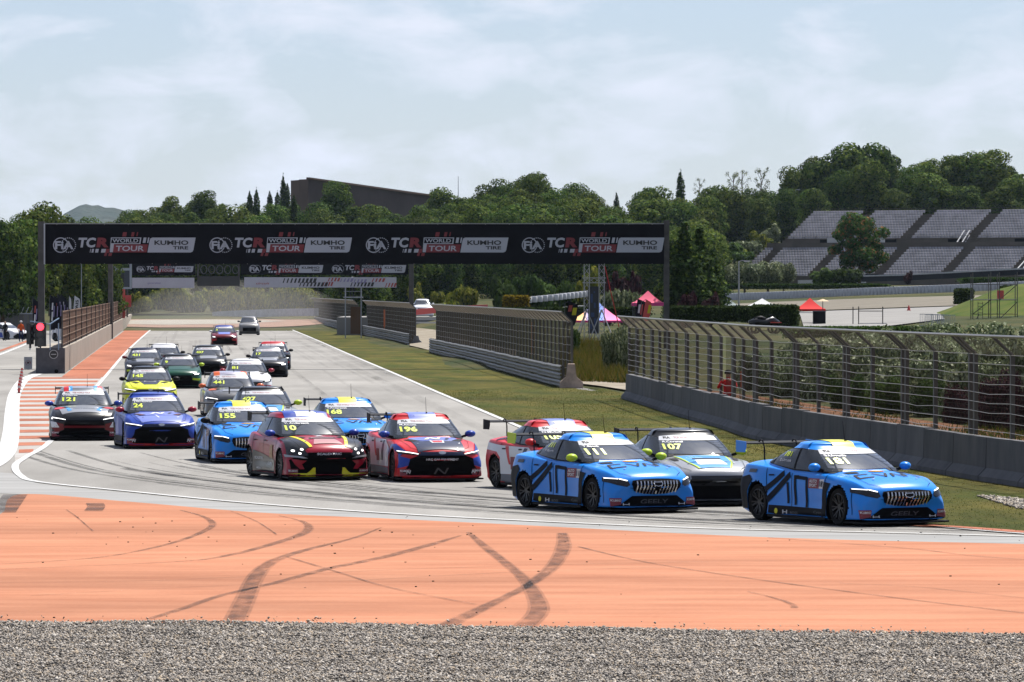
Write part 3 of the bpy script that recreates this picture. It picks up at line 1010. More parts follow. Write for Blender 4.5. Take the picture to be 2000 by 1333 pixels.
# ------------------------------------------------------------------ pit wall with debris fence
w0, w1 = G(126, 730), G(258, 633)
w0b = G(66, 731)
wd_ = (w1 - w0)
t = thing('pit_wall', w0, 'long beige concrete pit wall left of the red painted verge', 'wall')
sd = side(w0, w1)
npan = 17
for i in range(npan):
    a, b = wd_ * (i / npan), wd_ * ((i + 1) / npan)
    hh = 1.28
    wth = 0.28
    mb = MB()
    if i == 0:
        continue
    a = a + wd_.normalized() * 0.03
    mb.add([(a.x - 0.0, a.y, 0), (b.x, b.y, 0), (b.x - wth, b.y, 0), (a.x - wth, a.y, 0), (a.x, a.y, hh), (b.x, b.y, hh), (b.x - wth, b.y, hh), (a.x - wth, a.y, hh)],
           [(0, 1, 5, 4), (1, 2, 6, 5), (2, 3, 7, 6), (3, 0, 4, 7), (4, 5, 6, 7)])
    mb.build('wall_panel', m_concw, t)
b = wd_ / npan
mb = MB(); ew = w0b.x - w0.x
mb.add([(0, 0, 0), (b.x, b.y, 0), (b.x + ew * 0.9, b.y, 0), (ew, 0, 0), (0, 0, 1.30), (b.x, b.y, 1.30), (b.x + ew * 0.9, b.y, 1.30), (ew, 0, 1.30)],
       [(0, 1, 5, 4), (1, 2, 6, 5), (2, 3, 7, 6), (4, 5, 6, 7)])
mb.build('wall_panel', m_concw, t)
mb = MB()
mb.box((ew / 2, -0.09, 0.65), (abs(ew) + 0.06, 0.16, 1.32))
mb.build('end_face', m_concd, t)
MB().tube([(ew * 0.38, -0.18, 0.98), (ew * 0.38, -0.2, 0.98)], 0.21, 20).build('emblem', mat('emblem_black', (0.012, 0.012, 0.012), 0.4), t)
rg = MB()
for k in range(24):
    a0, a1 = 2 * math.pi * k / 24, 2 * math.pi * (k + 1) / 24
    rg.bar((ew * 0.38 + math.cos(a0) * 0.21, -0.21, 0.98 + math.sin(a0) * 0.21), (ew * 0.38 + math.cos(a1) * 0.21, -0.21, 0.98 + math.sin(a1) * 0.21), 0.03)
rg.box((ew * 0.38, -0.212, 0.98), (0.26, 0.01, 0.04))
rg.build('emblem_ring', mat('emblem_silver', (0.55, 0.55, 0.55), 0.4), t)
MB().tube([(ew * 0.28, -0.18, 0.12), (ew * 0.28, -0.2, 0.12)], 0.1, 14).build('drain_hole', mat('drain_black', (0.01, 0.01, 0.01), 0.9), t)
# brown debris screen on top
m_screen = mat('debris_screen', (0.105, 0.058, 0.038), 0.85, var=0.3, scale=2.0, detail=6)
ds = thing('debris_fence', w0 + Vector((0, 0, 1.28)), 'brown windbreak screen fence standing on the pit wall', 'fence')
pn = 20
for i in range(pn):
    f0, f1 = 0.0 + i / pn * 0.9, 0.0 + (i + 1) / pn * 0.9
    a, b = wd_ * f0, wd_ * f1
    mb = MB()
    o_ = Vector((-0.16, 0.2, 0.05))
    a, b = a + o_, b + o_
    lift = 1.85
    mb.add([(a.x, a.y, a.z), (b.x, b.y, b.z), (b.x, b.y, b.z + lift), (a.x, a.y, a.z + lift), (a.x - .02, a.y, a.z), (b.x - .02, b.y, b.z), (b.x - .02, b.y, b.z + lift), (a.x - .02, a.y, a.z + lift)],
           [(0, 1, 2, 3), (5, 4, 7, 6), (3, 2, 6, 7), (0, 3, 7, 4), (1, 5, 6, 2)])
    mb.build('screen_panel', m_screen, ds)
    MB().box((a.x + 0.03, a.y, 0.98), (0.06, 0.06, 1.95)).build('post', m_post, ds)
for k in range(5):
    mb = MB()
    z = 0.2 + k * 0.42
    mb.bar(Vector((-0.12, 0.2, z)), wd_ * 0.9 + Vector((-0.12, 0.2, z)), 0.018)
    mb.build('rail', mat('screen_rail', (0.26, 0.17, 0.11), 0.6), ds)

# ------------------------------------------------------------------ gantries
m_ban = mat('banner_black', (0.006, 0.006, 0.009), 0.85, var=0.25, scale=1.2, spec=0.12)
m_pw = mat('print_white', (0.42, 0.44, 0.50), 0.6)
m_pr = mat('print_red', (0.19, 0.010, 0.018), 0.6)
m_pk = mat('print_black', (0.012, 0.012, 0.014), 0.6)
m_gpost = mat('gantry_post', (0.10, 0.095, 0.09), 0.7, var=0.2, scale=2)

def flat(mb, pts, y, sc, ox, oz):
    """flat print facing the camera (towards -Y): points in logo units"""
    poly = [(ox + a * sc, y, oz + b * sc) for a, b in pts]
    tris = geometry.tessellate_polygon([[Vector((a, b, 0)) for a, b in pts]])
    mb.add(poly, [tuple(t) for t in tris])
def ftext(mb, s, x, z, w, h, y, sc, ox, oz, **kw):
    vs, ts = text_fit(s, x, z, w, h, **kw)
    mb.add([(ox + a * sc, y, oz + b * sc) for a, b in vs], ts)
def ring(mb, cx, cz, r0, r1, y, sc, ox, oz, n=40, dash=False):
    for k in range(n):
        if dash and k % 2: continue
        a0, a1 = 2 * math.pi * k / n, 2 * math.pi * (k + 1) / n
        flat(mb, [(cx + r0 * math.cos(a0), cz + r0 * math.sin(a0)), (cx + r1 * math.cos(a0), cz + r1 * math.sin(a0)), (cx + r1 * math.cos(a1), cz + r1 * math.sin(a1)), (cx + r0 * math.cos(a1), cz + r0 * math.sin(a1))], y, sc, ox, oz)
def skew(x0, x1, z0, z1, k=0.12):
    return [(x0 + (z0) * k, z0), (x1 + z0 * k, z0), (x1 + z1 * k, z1), (x0 + z1 * k, z1)]
def series_logo(parent, ox, oz, sc, y):
    """units: photograph pixels of the enlarged banner crop (6.25 per px), origin at its lower left"""
    A = (y, sc, ox, oz)
    H = 535.0
    def q(x, yy): return (x, H - yy)
    w = MB()
    ring(w, 192, H - 305, 82, 94, *A)
    ring(w, 285, H - 305, 82, 94, *A, n=46, dash=True)
    w.build('emblem_ring', m_pw, parent)
    w = MB(); ftext(w, 'FiA', 122, H - 355, 225, 100, *A, bold=0.035); w.build('lettering', m_pw, parent)
    w = MB(); ftext(w, 'TC', 408, H - 335, 215, 122, *A, bold=0.04, shear=0.15); w.build('lettering', m_pw, parent)
    w = MB(); ftext(w, 'R', 626, H - 333, 150, 120, *A, bold=0.06, shear=0.1); w.build('lettering', m_pr, parent)
    # WORLD frame, outlined
    w = MB()
    fr = [q(790, 392), q(828, 392), q(842, 292), q(1165, 292), q(1176, 212), q(805, 212)]
    flat(w, fr, *A)
    w.build('frame_print', m_pw, parent)
    w = MB()
    flat(w, [q(806, 282), q(1150, 282), q(1160, 222), q(816, 222)], y - 0.006, sc, ox, oz)
    w.build('frame_fill', m_ban, parent)
    w = MB(); ftext(w, 'WORLD', 822, H - 274, 315, 46, y - 0.012, sc, ox, oz, bold=0.02); w.build('lettering', m_pw, parent)
    w = MB(); flat(w, [q(828, 394), q(1240, 394), q(1256, 296), q(842, 296)], *A); w.build('colour_bar', m_pr, parent)
    w = MB(); ftext(w, 'TOUR', 866, H - 378, 340, 66, y - 0.012, sc, ox, oz, bold=0.02, shear=0.08); w.build('lettering', m_pw, parent)
    w = MB()
    flat(w, [q(1250, 395), q(1775, 395), q(1800, 385), q(1812, 360), q(1838, 213), q(1310, 213), q(1286, 225), q(1276, 250)], *A)
    w.build('sponsor_panel', m_pw, parent)
    w = MB(); ftext(w, 'KUMHO', 1335, H - 303, 415, 56, y - 0.012, sc, ox, oz, bold=0.03); w.build('lettering', m_pk, parent)
    w = MB(); ftext(w, 'TIRE', 1560, H - 358, 188, 40, y - 0.012, sc, ox, oz, bold=0.03); w.build('lettering', m_pk, parent)
    for x0, x1 in ((1192, 1226), (1246, 1262)):
        w = MB(); flat(w, [q(x0, 278), q(x1, 278), q(x1 + 12, 213), q(x0 + 12, 213)], *A); w.build('speed_bar', m_pw, parent)
    for x0, x1 in ((545, 552), (566, 590), (610, 648), (682, 735), (742, 764)):
        w = MB(); flat(w, [q(x0, 396), q(x1, 396), q(x1 + 9, 352), q(x0 + 9, 352)], *A); w.build('speed_bar', m_pw, parent)
    for x0, x1, ya, yb in ((942, 990, 200, 147), (1050, 1084, 200, 147), (1114, 1128, 196, 147), (735, 780, 400, 350), (720, 750, 438, 400), (770, 810, 438, 400)):
        w = MB(); flat(w, [q(x0, ya), q(x1, ya), q(x1 + 10, yb), q(x0 + 10, yb)], y - 0.006, sc, ox, oz); w.build('speed_bar', m_pr, parent)

GD = 304.0
gk = F / GD
gl, gr = P(88, 517, GD), P(1297, 514, GD)
gz0, gz1 = P(600, 516, GD).z, P(600, 438, GD).z
t = thing('start_gantry', (gl.x, GD, 0), 'nearest black banner gantry spanning the track on two grey posts', 'gantry')
W = gr.x - gl.x
mb = MB(); mb.box((W / 2, 0.25, (gz0 + gz1) / 2), (W, 0.5, gz1 - gz0)); mb.build('banner', m_ban, t)
MB().box((-0.03, 0.22, (gz0 + gz1) / 2), (0.07, 0.6, gz1 - gz0 + 0.04)).build('edge_trim', mat('trim_white', (0.45, 0.46, 0.5), 0.5), t)
MB().box((W / 2, 0.25, gz1 + 0.02), (W, 0.56, 0.05)).build('top_trim', mat('trim_grey', (0.28, 0.28, 0.28), 0.5), t)
for x in (-0.22, W + 0.14):
    zt = gz1 + (0.2 if x > 0 else 0.14)
    MB().box((x, 0.25, zt / 2), (0.30 if x > 0 else 0.34, 0.34, zt)).build('post', m_gpost, t)
for k in range(26):
    x = W * (k + 0.5) / 26
    MB().box((x, 0.0, gz1 - 0.03), (0.03, 0.05, 0.03)).build('grommet', m_wire, t)
    MB().box((x, 0.0, gz0 + 0.01), (0.03, 0.05, 0.03)).build('grommet', m_wire, t)
for k, bx in enumerate((88, 393.5, 699, 1003.5)):
    lp = P(bx, 515.5, GD)
    series_logo(t, lp.x - gl.x, gz0 + 0.0, 1 / 6.25 / gk, -0.012)

# second gantry with start lights
GD2 = 495.0
def Q2(px, py): return P(px, py, GD2)
t = thing('start_light_gantry', (Q2(215, 600).x, GD2, 0), 'second gantry farther down the straight with banners and start lights', 'gantry')
ox2 = t.location.x
for x, zt in ((215, 445), (803, 445)):
    MB().box((Q2(x, 0).x - ox2, 0.3, Q2(0, zt).z / 2), (0.42, 0.4, Q2(0, zt).z)).build('post', m_gpost, t)
def board(x0, x1, y0, y1, name, m, dy=0.0, th=0.25):
    a, b = Q2(x0, y1), Q2(x1, y0)
    return MB().box(((a.x + b.x) / 2 - ox2, dy + th / 2, (a.z + b.z) / 2), (b.x - a.x, th, b.z - a.z)).build(name, m, t)
board(207, 812, 455, 470, 'truss_beam', m_gpost, 0.3)
board(258, 381, 470, 538, 'banner', m_ban)
board(470, 797, 470, 537, 'banner', m_ban)
for x in (385, 465):
    board(x, x + 3, 470, 560, 'hanger', m_gpost, 0.1, 0.1)
k2 = F / GD2
for bx in (478, 640):
    series_logo(t, Q2(bx, 0).x - ox2, Q2(0, 545).z, 1 / 12.0 / k2, -0.012)
series_logo(t, Q2(260, 0).x - ox2, Q2(0, 541).z, 1 / 15.6 / k2, -0.012)
m_lpan = mat('sign_white', (0.46, 0.46, 0.52), 0.6, var=0.05, scale=1)
board(258, 379, 543, 563, 'sign_panel', m_lpan)
board(477, 774, 542, 562, 'sign_panel', m_lpan)
board(387, 468, 540, 559, 'light_board', mat('light_board', (0.03, 0.03, 0.03), 0.6))
for k in range(5):
    c = Q2(398 + k * 15.5, 527)
    mb = MB()
    for j in range(20):
        a0, a1 = 2 * math.pi * j / 20, 2 * math.pi * (j + 1) / 20
        mb.bar((c.x - ox2 + 0.27 * math.cos(a0), -0.02, c.z + 0.36 * math.sin(a0)), (c.x - ox2 + 0.27 * math.cos(a1), -0.02, c.z + 0.36 * math.sin(a1)), 0.06)
    mb.build('light_ring', mat('light_ring', (0.09, 0.09, 0.09), 0.5), t)
# slanted black, red and violet strokes printed on the long white sign
cm = [mat('print_black2', (0.02, 0.02, 0.02), 0.6), mat('print_red2', (0.35, 0.05, 0.04), 0.6), mat('print_violet', (0.25, 0.22, 0.38), 0.6)]
for (x0, x1, yb, yt, ci, n) in ((552, 618, 553, 544, 0, 9), (584, 640, 560, 552, 0, 8), (640, 664, 550, 543, 1, 4), (630, 650, 559, 551, 1, 4), (664, 690, 551, 544, 2, 4), (684, 730, 560, 552, 0, 7), (690, 716, 554, 546, 2, 4), (726, 752, 551, 544, 1, 4), (752, 774, 561, 553, 1, 4)):
    for j in range(n):
        a = x0 + (x1 - x0) * j / n
        wv = (x1 - x0) / n * (0.3 + 0.5 * j / n)
        c0, c1 = Q2(a, yb), Q2(a + wv + 3, yt)
        mb = MB()
        dx = (c1.x - c0.x)
        xx = c0.x - ox2
        hw = wv / k2
        mb.quad((xx, -0.012, c0.z), (xx + hw, -0.012, c0.z), (xx + hw + 3 / k2, -0.012, c1.z), (xx + 3 / k2, -0.012, c1.z))
        mb.build('print_stroke', cm[ci], t)
mb = MB()
ftext(mb, 'circuit', 0, 0, 26, 4, -0.012, 1 / k2, Q2(500, 0).x - ox2, Q2(0, 556).z, bold=0.01, shear=0.2)
mb.build('lettering', cm[1], t)
mb = MB()
ftext(mb, 'generalitat', 0, 0, 26, 4.5, -0.012, 1 / k2, Q2(288, 0).x - ox2, Q2(0, 556).z, bold=0.01)
mb.build('lettering', cm[2], t)
# display board and red panels hung on the pit wall side
t = thing('display_board', P(239, 640, 612), 'dark square display board on a frame above the pit wall end', 'display')
t.location = (P(239, 0, 612).x, 612, 0)
kk = F / 612
def bx(x0, x1, y0, y1, name, m, dy=0.0, th=0.2, par=None, D=612.0):
    par = par or t
    a, b = P(x0, y1, D), P(x1, y0, D)
    return MB().box(((a.x + b.x) / 2 - par.location.x, dy + th / 2, (a.z + b.z) / 2 - par.location.z), (b.x - a.x, th, b.z - a.z)).build(name, m, par)
m_dk = mat('board_dark', (0.03, 0.04, 0.06), 0.4)
m_fr = mat('frame_grey', (0.36, 0.40, 0.45), 0.5)
bx(225, 253, 530, 560, 'screen', m_dk); bx(234, 243, 536, 552, 'lamp_window', mat('win_black', (0.008, 0.008, 0.01), 0.3), -0.03, 0.03)
bx(221, 225, 516, 565, 'frame', m_fr); bx(253, 257, 516, 565, 'frame', m_fr); bx(221, 257, 561, 565, 'frame', m_fr, -0.02); bx(221, 257, 524, 529, 'frame', m_fr, -0.02)
bx(228, 231, 565, 620, 'leg', m_gpost); bx(247, 250, 565, 620, 'leg', m_gpost)
bx(218, 232, 566, 598, 'control_box', m_dk, 0.25)
m_rp = mat('panel_red', (0.55, 0.05, 0.04), 0.5)
t = thing('red_sign', (P(247, 0, 604).x, 604, 0), 'red panel sign on a red post by the pit wall fence', 'sign')
bx(239, 244, 565, 622, 'post', m_rp, D=604); bx(244, 256, 577, 600, 'panel', m_rp, D=604)

# ================================================================== VEGETATION
m_bark = mat('bark', (0.10, 0.075, 0.05), 0.95, var=0.3, scale=4)
m_pine = [mat('pine_leaf_a', (0.062, 0.108, 0.018), 0.85, rand=0.28, trans=0.3), mat('pine_leaf_b', (0.135, 0.175, 0.032), 0.85, rand=0.28, trans=0.3), mat('pine_leaf_c', (0.019, 0.036, 0.010), 0.85, rand=0.25, trans=0.2)]  # lit and shaded leaves put into the colours: b lighter, c darker
def leaf_cloud(lobes, n, size, gen, shell=0.72, up=0.0, flatz=1.0, mix=(0.5, 0.3, 0.2)):
    """leaf-sized quads spread over a set of ellipsoid lobes; the outer shell is dense, the inside thinner"""
    wts = np.array([l[1][0] * l[1][1] + l[1][1] * l[1][2] + l[1][0] * l[1][2] for l in lobes])
    pick = gen.choice(len(lobes), n, p=wts / wts.sum())
    C = np.array([l[0] for l in lobes])[pick]
    Rr = np.array([l[1] for l in lobes])[pick]
    d = gen.normal(size=(n, 3))
    d /= np.linalg.norm(d, axis=1)[:, None]
    rad = shell + (1.08 - shell) * gen.random(n) ** 0.7
    rad = np.where(gen.random(n) < 0.12, gen.uniform(0.3, 0.8, n), rad)
    pos = C + d * Rr * rad[:, None]
    nrm = d + gen.normal(scale=0.34, size=(n, 3))
    nrm[:, 2] += up
    nrm /= np.linalg.norm(nrm, axis=1)[:, None]
    ref = gen.normal(size=(n, 3))
    t1 = np.cross(nrm, ref); t1 /= np.linalg.norm(t1, axis=1)[:, None]
    t2 = np.cross(nrm, t1)
    s = size * gen.uniform(0.55, 1.3, n)[:, None]
    a = gen.uniform(0.5, 1.0, n)[:, None]
    V = np.stack([pos - t1 * s - t2 * s * a * 0.3, pos + t2 * s * -a, pos + t1 * s + t2 * s * a * 0.3, pos + t2 * s * a], 1)
    mi = gen.choice(len(mix), n, p=np.array(mix) / sum(mix))
    mi = np.where(pos[:, 2] < np.percentile(pos[:, 2], 25), np.where(gen.random(n) < 0.3, 2, mi), mi) if len(mix) == 3 else mi  # lowest quarter of a crown gets more dark leaves, shade put into colour
    return V.reshape(-1, 3), np.arange(n * 4).reshape(-1, 4), mi
def trunk_mesh(h, r, limbs, gen, name='trunk'):
    mb = MB()
    pts = [(0, 0, -0.5), (0.05, 0, h * 0.3), (gen.uniform(-.2, .2), gen.uniform(-.2, .2), h * 0.65), (gen.uniform(-.3, .3), gen.uniform(-.3, .3), h)]
    mb.tube(pts, [r, r * 0.85, r * 0.6, r * 0.2], 7)
    for (a, z0, l, rise) in limbs:
        b = Vector((0.03, 0, z0))
        e = b + Vector((math.cos(a) * l, math.sin(a) * l, rise))
        mb.tube([b, b.lerp(e, 0.5) + Vector((0, 0, rise * 0.1)), e], [r * 0.45, r * 0.3, r * 0.1], 5)
    return mb.mesh(name, smooth=True)
def make_pine(seed, h=9.0, w=3.4, n=9000, size=0.175, low=0.25):
    g = np.random.default_rng(seed)
    lobes = []
    nl = int(g.integers(14, 19))
    for i in range(nl):
        f = (i + 0.5) / nl
        z = h * (low + (0.93 - low) * f)
        spread = w * (0.80 * math.sin(math.pi * (0.16 + 0.56 * (1 - f)))) * g.uniform(0.55, 1.0)
        a = i * 2.4 + g.uniform(-.5, .5)
        r = w * g.uniform(0.32, 0.52)
        lobes.append(((math.cos(a) * spread * 0.75, math.sin(a) * spread * 0.75, z), (r, r, r * g.uniform(0.6, 0.85))))
    lobes.append(((0, 0, h * 0.5), (w * 0.6, w * 0.6, h * 0.36)))
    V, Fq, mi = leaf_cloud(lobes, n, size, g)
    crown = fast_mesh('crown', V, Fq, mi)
    trunk = trunk_mesh(h * 0.8, 0.22, [(k * 1.3, h * (0.25 + 0.1 * k), w * 0.6, h * 0.12) for k in range(5)], g)
    return trunk, crown
def plant(name, tr, cr, loc, label, cat, mats, group=None, sc=1.0, rz=0.0, scz=None):
    t = thing(name, loc, label, cat, group, rz)
    t.scale = (sc, sc, scz or sc)
    if tr is not None:
        link('trunk', tr, m_bark, t)
    link('crown', cr, mats, t)
    return t
protos = [make_pine(100 + i, h=9.0 + 0.35 * (i % 3), w=3.3 + 0.25 * (i % 4), low=0.02 + 0.03 * (i % 3)) for i in range(8)]
rp = random.Random(21)
# wooded hill: rows of pines from the foot to the ridge
rows = [(782, 40), (815, 42), (845, 42), (880, 50), (915, 52), (955, 54), (1000, 52)]
rows = [(D, n, -100, 2130) for D, n in rows]
rows[0:0] = [(676, 17, 690, 1420), (720, 17, 660, 1420)]
cnt = 0
hill_pines = {}
STAND = lambda px, D: px > 1432 and 690 < D < 935
lab_of = {0: 'round dark green pine low on the wooded hill behind the gantries',
          1: 'round dark green pine halfway up the wooded hill',
          2: 'round dark green pine on the ridge against the sky'}
for ri, (D, nrow, pa, pb) in enumerate(rows):
    step = (pb - pa) / nrow
    for j in range(nrow):
        px = pa + step * (j + rp.uniform(0.1, 0.9))
        d = D + rp.uniform(-14, 14)
        if STAND(px, d) or (px > 1400 and d < 940) or (ri == 2 and rp.random() < 0.25):
            continue
        X = xat(px, d)
        z = terr(X, d)
        # keep crowns under the skyline of the photograph
        h = rp.uniform(6.4, 10.2)
        if px < 560 and ri > 4: h *= 0.88
        if px > 1570 and ri >= 7: h *= 1.12
        zt = CAM_H + (HOR - sky_y(px)) / F * d + (0.6 if ri >= 7 else -1.0)
        h = min(h, max(4.0, zt - z))
        if 568 < px < 850 and d > 930:
            h = min(h, 6.0)
        k = rp.randrange(8)
        tr, cr = protos[k]
        band = 0 if ri < 4 else (1 if ri < 7 else 2)
        s = h / 9.2
        t = plant('pine_tree', tr, cr, (X, d, z - 0.2), lab_of[band], 'tree', m_pine, ['pines at the foot of the wooded hill', 'pines on the slope of the wooded hill', 'pines along the ridge'][band], s * rp.uniform(0.95, 1.3), rp.uniform(0, 6.28), s)
        cnt += 1
        seg = next(n_ for lim, n_ in ((88, 'left of the banner'), (393, 'around the first banner logo'), (699, 'around the second banner logo'), (1003, 'around the third banner logo'), (1300, 'around the fourth banner logo'),
                                      (1450, 'between banner and grandstand'), (1640, "above the grandstand's left end"), (1800, 'above the middle of the grandstand'), (9999, "above the grandstand's right end")) if px < lim)
        hill_pines.setdefault((['low on the hill', 'halfway up the hill', 'on the ridge'][band], seg), []).append(t)
for (bd, sg_), ob_ in hill_pines.items():
    number_off(ob_, '{} pine from the left, ' + bd + ', ' + sg_)
# skyline individuals
for (px, yt, D, hh, ww, lab) in (
        (655, 361, 975, 8.0, 1.25, 'single round pine standing in front of the long dark wall on the ridge'),
        (1650, 291, 985, 14.5, 1.15, 'tallest broad pine left of the ridge group above the grandstand'),
        (1712, 292, 990, 14.5, 1.1, 'tall broad pine right of the tallest one above the grandstand'),
        (1605, 318, 985, 13.0, 0.95, 'tall pine at the left edge of the ridge group above the grandstand'),
        (1635, 342, 962, 10.0, 0.9, 'mid-height pine in front of the ridge group above the grandstand'),
        (1930, 305, 990, 13.0, 1.2, 'broad dark pine at the right end of the skyline'),
        (1868, 308, 990, 12.0, 1.0, 'dark pine left of the broad one at the right end of the skyline'),
        (1805, 322, 985, 11.0, 1.05, 'dark pine in the middle of the right skyline group'),
        (1040, 345, 985, 10.5, 1.1, 'pine crowning the highest point of the middle ridge'),
        (965, 356, 985, 9.5, 1.1, 'pine on the left shoulder of the middle ridge top'),
        (1130, 364, 985, 9.0, 1.0, 'pine on the right shoulder of the middle ridge top'),
        (1268, 369, 985, 9.0, 1.0, 'pine on the ridge left of the tall lone cypress'),
        (1555, 334, 985, 9.5, 1.0, 'pine on the ridge behind the tall lamp post'),
        (330, 384, 985, 8.0, 1.1, 'pine on the left ridge above the first banner logo'),
        (398, 373, 985, 8.0, 1.1, 'pine on the left ridge between banner logos')):
    top = P(px, yt, D)
    tr, cr = protos[rp.randrange(8)]
    s = hh / 9.2
    plant('pine_tree', tr, cr, (top.x, D, top.z - hh * 0.985), lab, 'tree', m_pine, None, s * ww, rp.uniform(0, 6), s)

# trees at the left edge, nearer
for (px, yt, D, hh, lab) in ((40, 432, 520, 9.0, 'dark pine at the left edge above the people on the platform'), (75, 416, 540, 10.0, 'tall dark pine just left of the gantry post'),
                             (98, 424, 560, 9.5, 'dark pine directly behind the left gantry post'), (5, 440, 500, 8.5, 'dark pine cut by the left edge of the picture'),
                             (140, 470, 545, 8.0, 'green pine behind the left end of the banner'), (195, 485, 560, 8.0, 'green pine seen under the banner left of the display board')):
    top = P(px, yt, D)
    tr, cr = protos[rp.randrange(8)]
    s = hh / 9.2
    plant('pine_tree', tr, cr, (top.x, D, top.z - hh * 0.985), lab, 'tree', m_pine, None, s * 0.95, rp.uniform(0, 6), s)

# cypresses and conifers
def make_cypress(seed, h=10, w=0.75, n=2600, size=0.16, cone=True):
    g = np.random.default_rng(seed)
    lobes = []
    for i in range(14):
        f = (i + 0.5) / 14
        r = w * (math.sin(math.pi * min(1, (0.12 + 0.88 * (1 - f)) ** 0.8 * 0.62 + 0.0))) * (1.0 if f < 0.75 else (1 - f) * 4 * 0.8 + 0.2)
        lobes.append(((g.uniform(-.1, .1) * w, g.uniform(-.1, .1) * w, h * f), (r, r, h * 0.07)))
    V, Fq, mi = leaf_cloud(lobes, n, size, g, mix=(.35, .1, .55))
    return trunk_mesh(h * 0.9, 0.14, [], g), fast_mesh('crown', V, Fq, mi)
cyp = [make_cypress(s) for s in (1, 2)]
for i, (px, yt, yb, D, lab) in enumerate((
        (1329, 333, 385, 985, 'tall dark lone cypress on the right of the ridge'), (1204, 376, 420, 985, 'small pointed cypress in the dip of the ridge'),
        (553, 341, 395, 985, 'tallest thin cypress beside the dark wall'), (561, 358, 395, 985, 'thin cypress touching the left end of the dark wall'),
        (542, 374, 398, 975, 'short thin cypress left of the tallest one'), (527, 373, 405, 970, 'slim cypress second left of the dark wall'),
        (501, 368, 405, 970, 'slim cypress among the pines left of the dark wall'), (488, 373, 405, 970, 'leftmost slim cypress among the ridge pines'), (574, 380, 402, 960, 'low cypress in front of the dark wall corner'))):
    top, bot = P(px, yt, D), P(px, yb, D)
    h = top.z - bot.z + 2.5
    tr, cr = cyp[i % 2]
    plant('cypress_tree', tr, cr, (top.x, D, top.z - h), lab, 'tree', m_pine, None, (1.15 if px == 1329 else 0.85), rp.uniform(0, 6), h / 10)
def make_conifer(seed, h=10, w=2.4, n=4200, size=0.22):
    g = np.random.default_rng(seed)
    lobes = []
    for i in range(44):
        f = (i + 0.5) / 44
        a = i * 2.4
        r = w * (1 - f) ** 0.85 * g.uniform(0.7, 1.1) + 0.12
        lobes.append(((math.cos(a) * r * 0.55, math.sin(a) * r * 0.55, h * (0.06 + 0.92 * f)), (0.25 + r * 0.5, 0.25 + r * 0.5, 0.25 + 0.15 * r)))
    V, Fq, mi = leaf_cloud(lobes, n, size, g, mix=(.45, .15, .4))
    return trunk_mesh(h * 0.95, 0.2, [], g), fast_mesh('crown', V, Fq, mi)
con = [make_conifer(s) for s in (31, 32)]
for i, (px, yt, yb, D, lab) in enumerate(((1338, 436, 600, 372, 'dark pointed conifer just right of the gantry post'), (1366, 446, 598, 380, 'dark conifer, middle one of three right of the gantry post'),
                                          (1392, 486, 600, 385, 'shorter conifer at the right of the dark conifer group'), (1312, 470, 600, 395, 'dark conifer half hidden behind the gantry post'))):
    top, bot = P(px, yt, D), P(px, yb, D)
    h = top.z - bot.z
    tr, cr = con[i % 2]
    plant('conifer_tree', tr, cr, (top.x, D, bot.z), lab, 'tree', [mat('conifer_leaf_a', (0.05, 0.085, 0.02), 0.85, rand=.2, trans=.25), m_pine[1], m_pine[2]], None, h / 10 * 1.25, rp.uniform(0, 6), h / 10 * 1.02)

# bushes, broadleaf trees, hedges
def make_bush(seed, n=1800, size=0.10, nl=9, flat=0.8, mix=(.5, .3, .2), lift=0.45):
    g = np.random.default_rng(seed)
    lobes = [((0, 0, lift), (0.62, 0.62, 0.45))]
    for i in range(nl):
        a = i * 2.4 + g.uniform(-.3, .3)
        rr = g.uniform(0.3, 0.7)
        lobes.append(((math.cos(a) * rr, math.sin(a) * rr, lift + g.uniform(-0.1, 0.42)), (g.uniform(.25, .42),) * 2 + (g.uniform(.22, .36),)))
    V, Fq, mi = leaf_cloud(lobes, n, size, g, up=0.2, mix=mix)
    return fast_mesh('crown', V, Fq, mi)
bush = [make_bush(s) for s in range(50, 55)]
bush_fine = [make_bush(s, n=4200, size=0.055, nl=14) for s in range(60, 63)]
def make_scrub(seed):
    g = np.random.default_rng(seed)
    lobes = [((0, 0, .35), (.7, .7, .42))]
    for i in range(26):
        a = i * 2.4; rr = g.uniform(.2, .85); z = g.uniform(.05, .85) * (1.05 - .4 * rr)
        lobes.append(((math.cos(a) * rr, math.sin(a) * rr, z), (g.uniform(.16, .3),) * 2 + (g.uniform(.18, .3),)))
    V, Fq, mi = leaf_cloud(lobes, 6500, 0.045, g, up=0.2)
    return fast_mesh('crown', V, Fq, mi)
scrub = [make_scrub(s) for s in range(70, 74)]
m_yel = [mat('bush_leaf_a', (0.17, 0.20, 0.028), 0.85, rand=.2, trans=.3), mat('bush_leaf_b', (0.32, 0.31, 0.045), 0.85, rand=.15, trans=.3), mat('bush_leaf_c', (0.07, 0.095, 0.02), 0.85, rand=.2, trans=.25)]
m_grn = [mat('shrub_leaf_a', (0.05, 0.095, 0.018), 0.85, rand=.2, trans=.3), mat('shrub_leaf_b', (0.085, 0.14, 0.03), 0.85, rand=.2, trans=.3), mat('shrub_leaf_c', (0.025, 0.05, 0.012), 0.85, rand=.2, trans=.25)]
m_olv = [mat('olive_leaf_a', (0.13, 0.165, 0.075), 0.7, rand=.15, trans=.25), mat('olive_leaf_b', (0.26, 0.29, 0.16), 0.6, spec=0.2, rand=.15, trans=.25), mat('olive_leaf_c', (0.05, 0.07, 0.03), 0.8, rand=.15, trans=.2)]
m_pur = [mat('plum_leaf_a', (0.045, 0.018, 0.025), 0.8, trans=.25), mat('plum_leaf_b', (0.09, 0.04, 0.04), 0.8, trans=.25), mat('plum_leaf_c', (0.02, 0.012, 0.014), 0.8, trans=.2)]
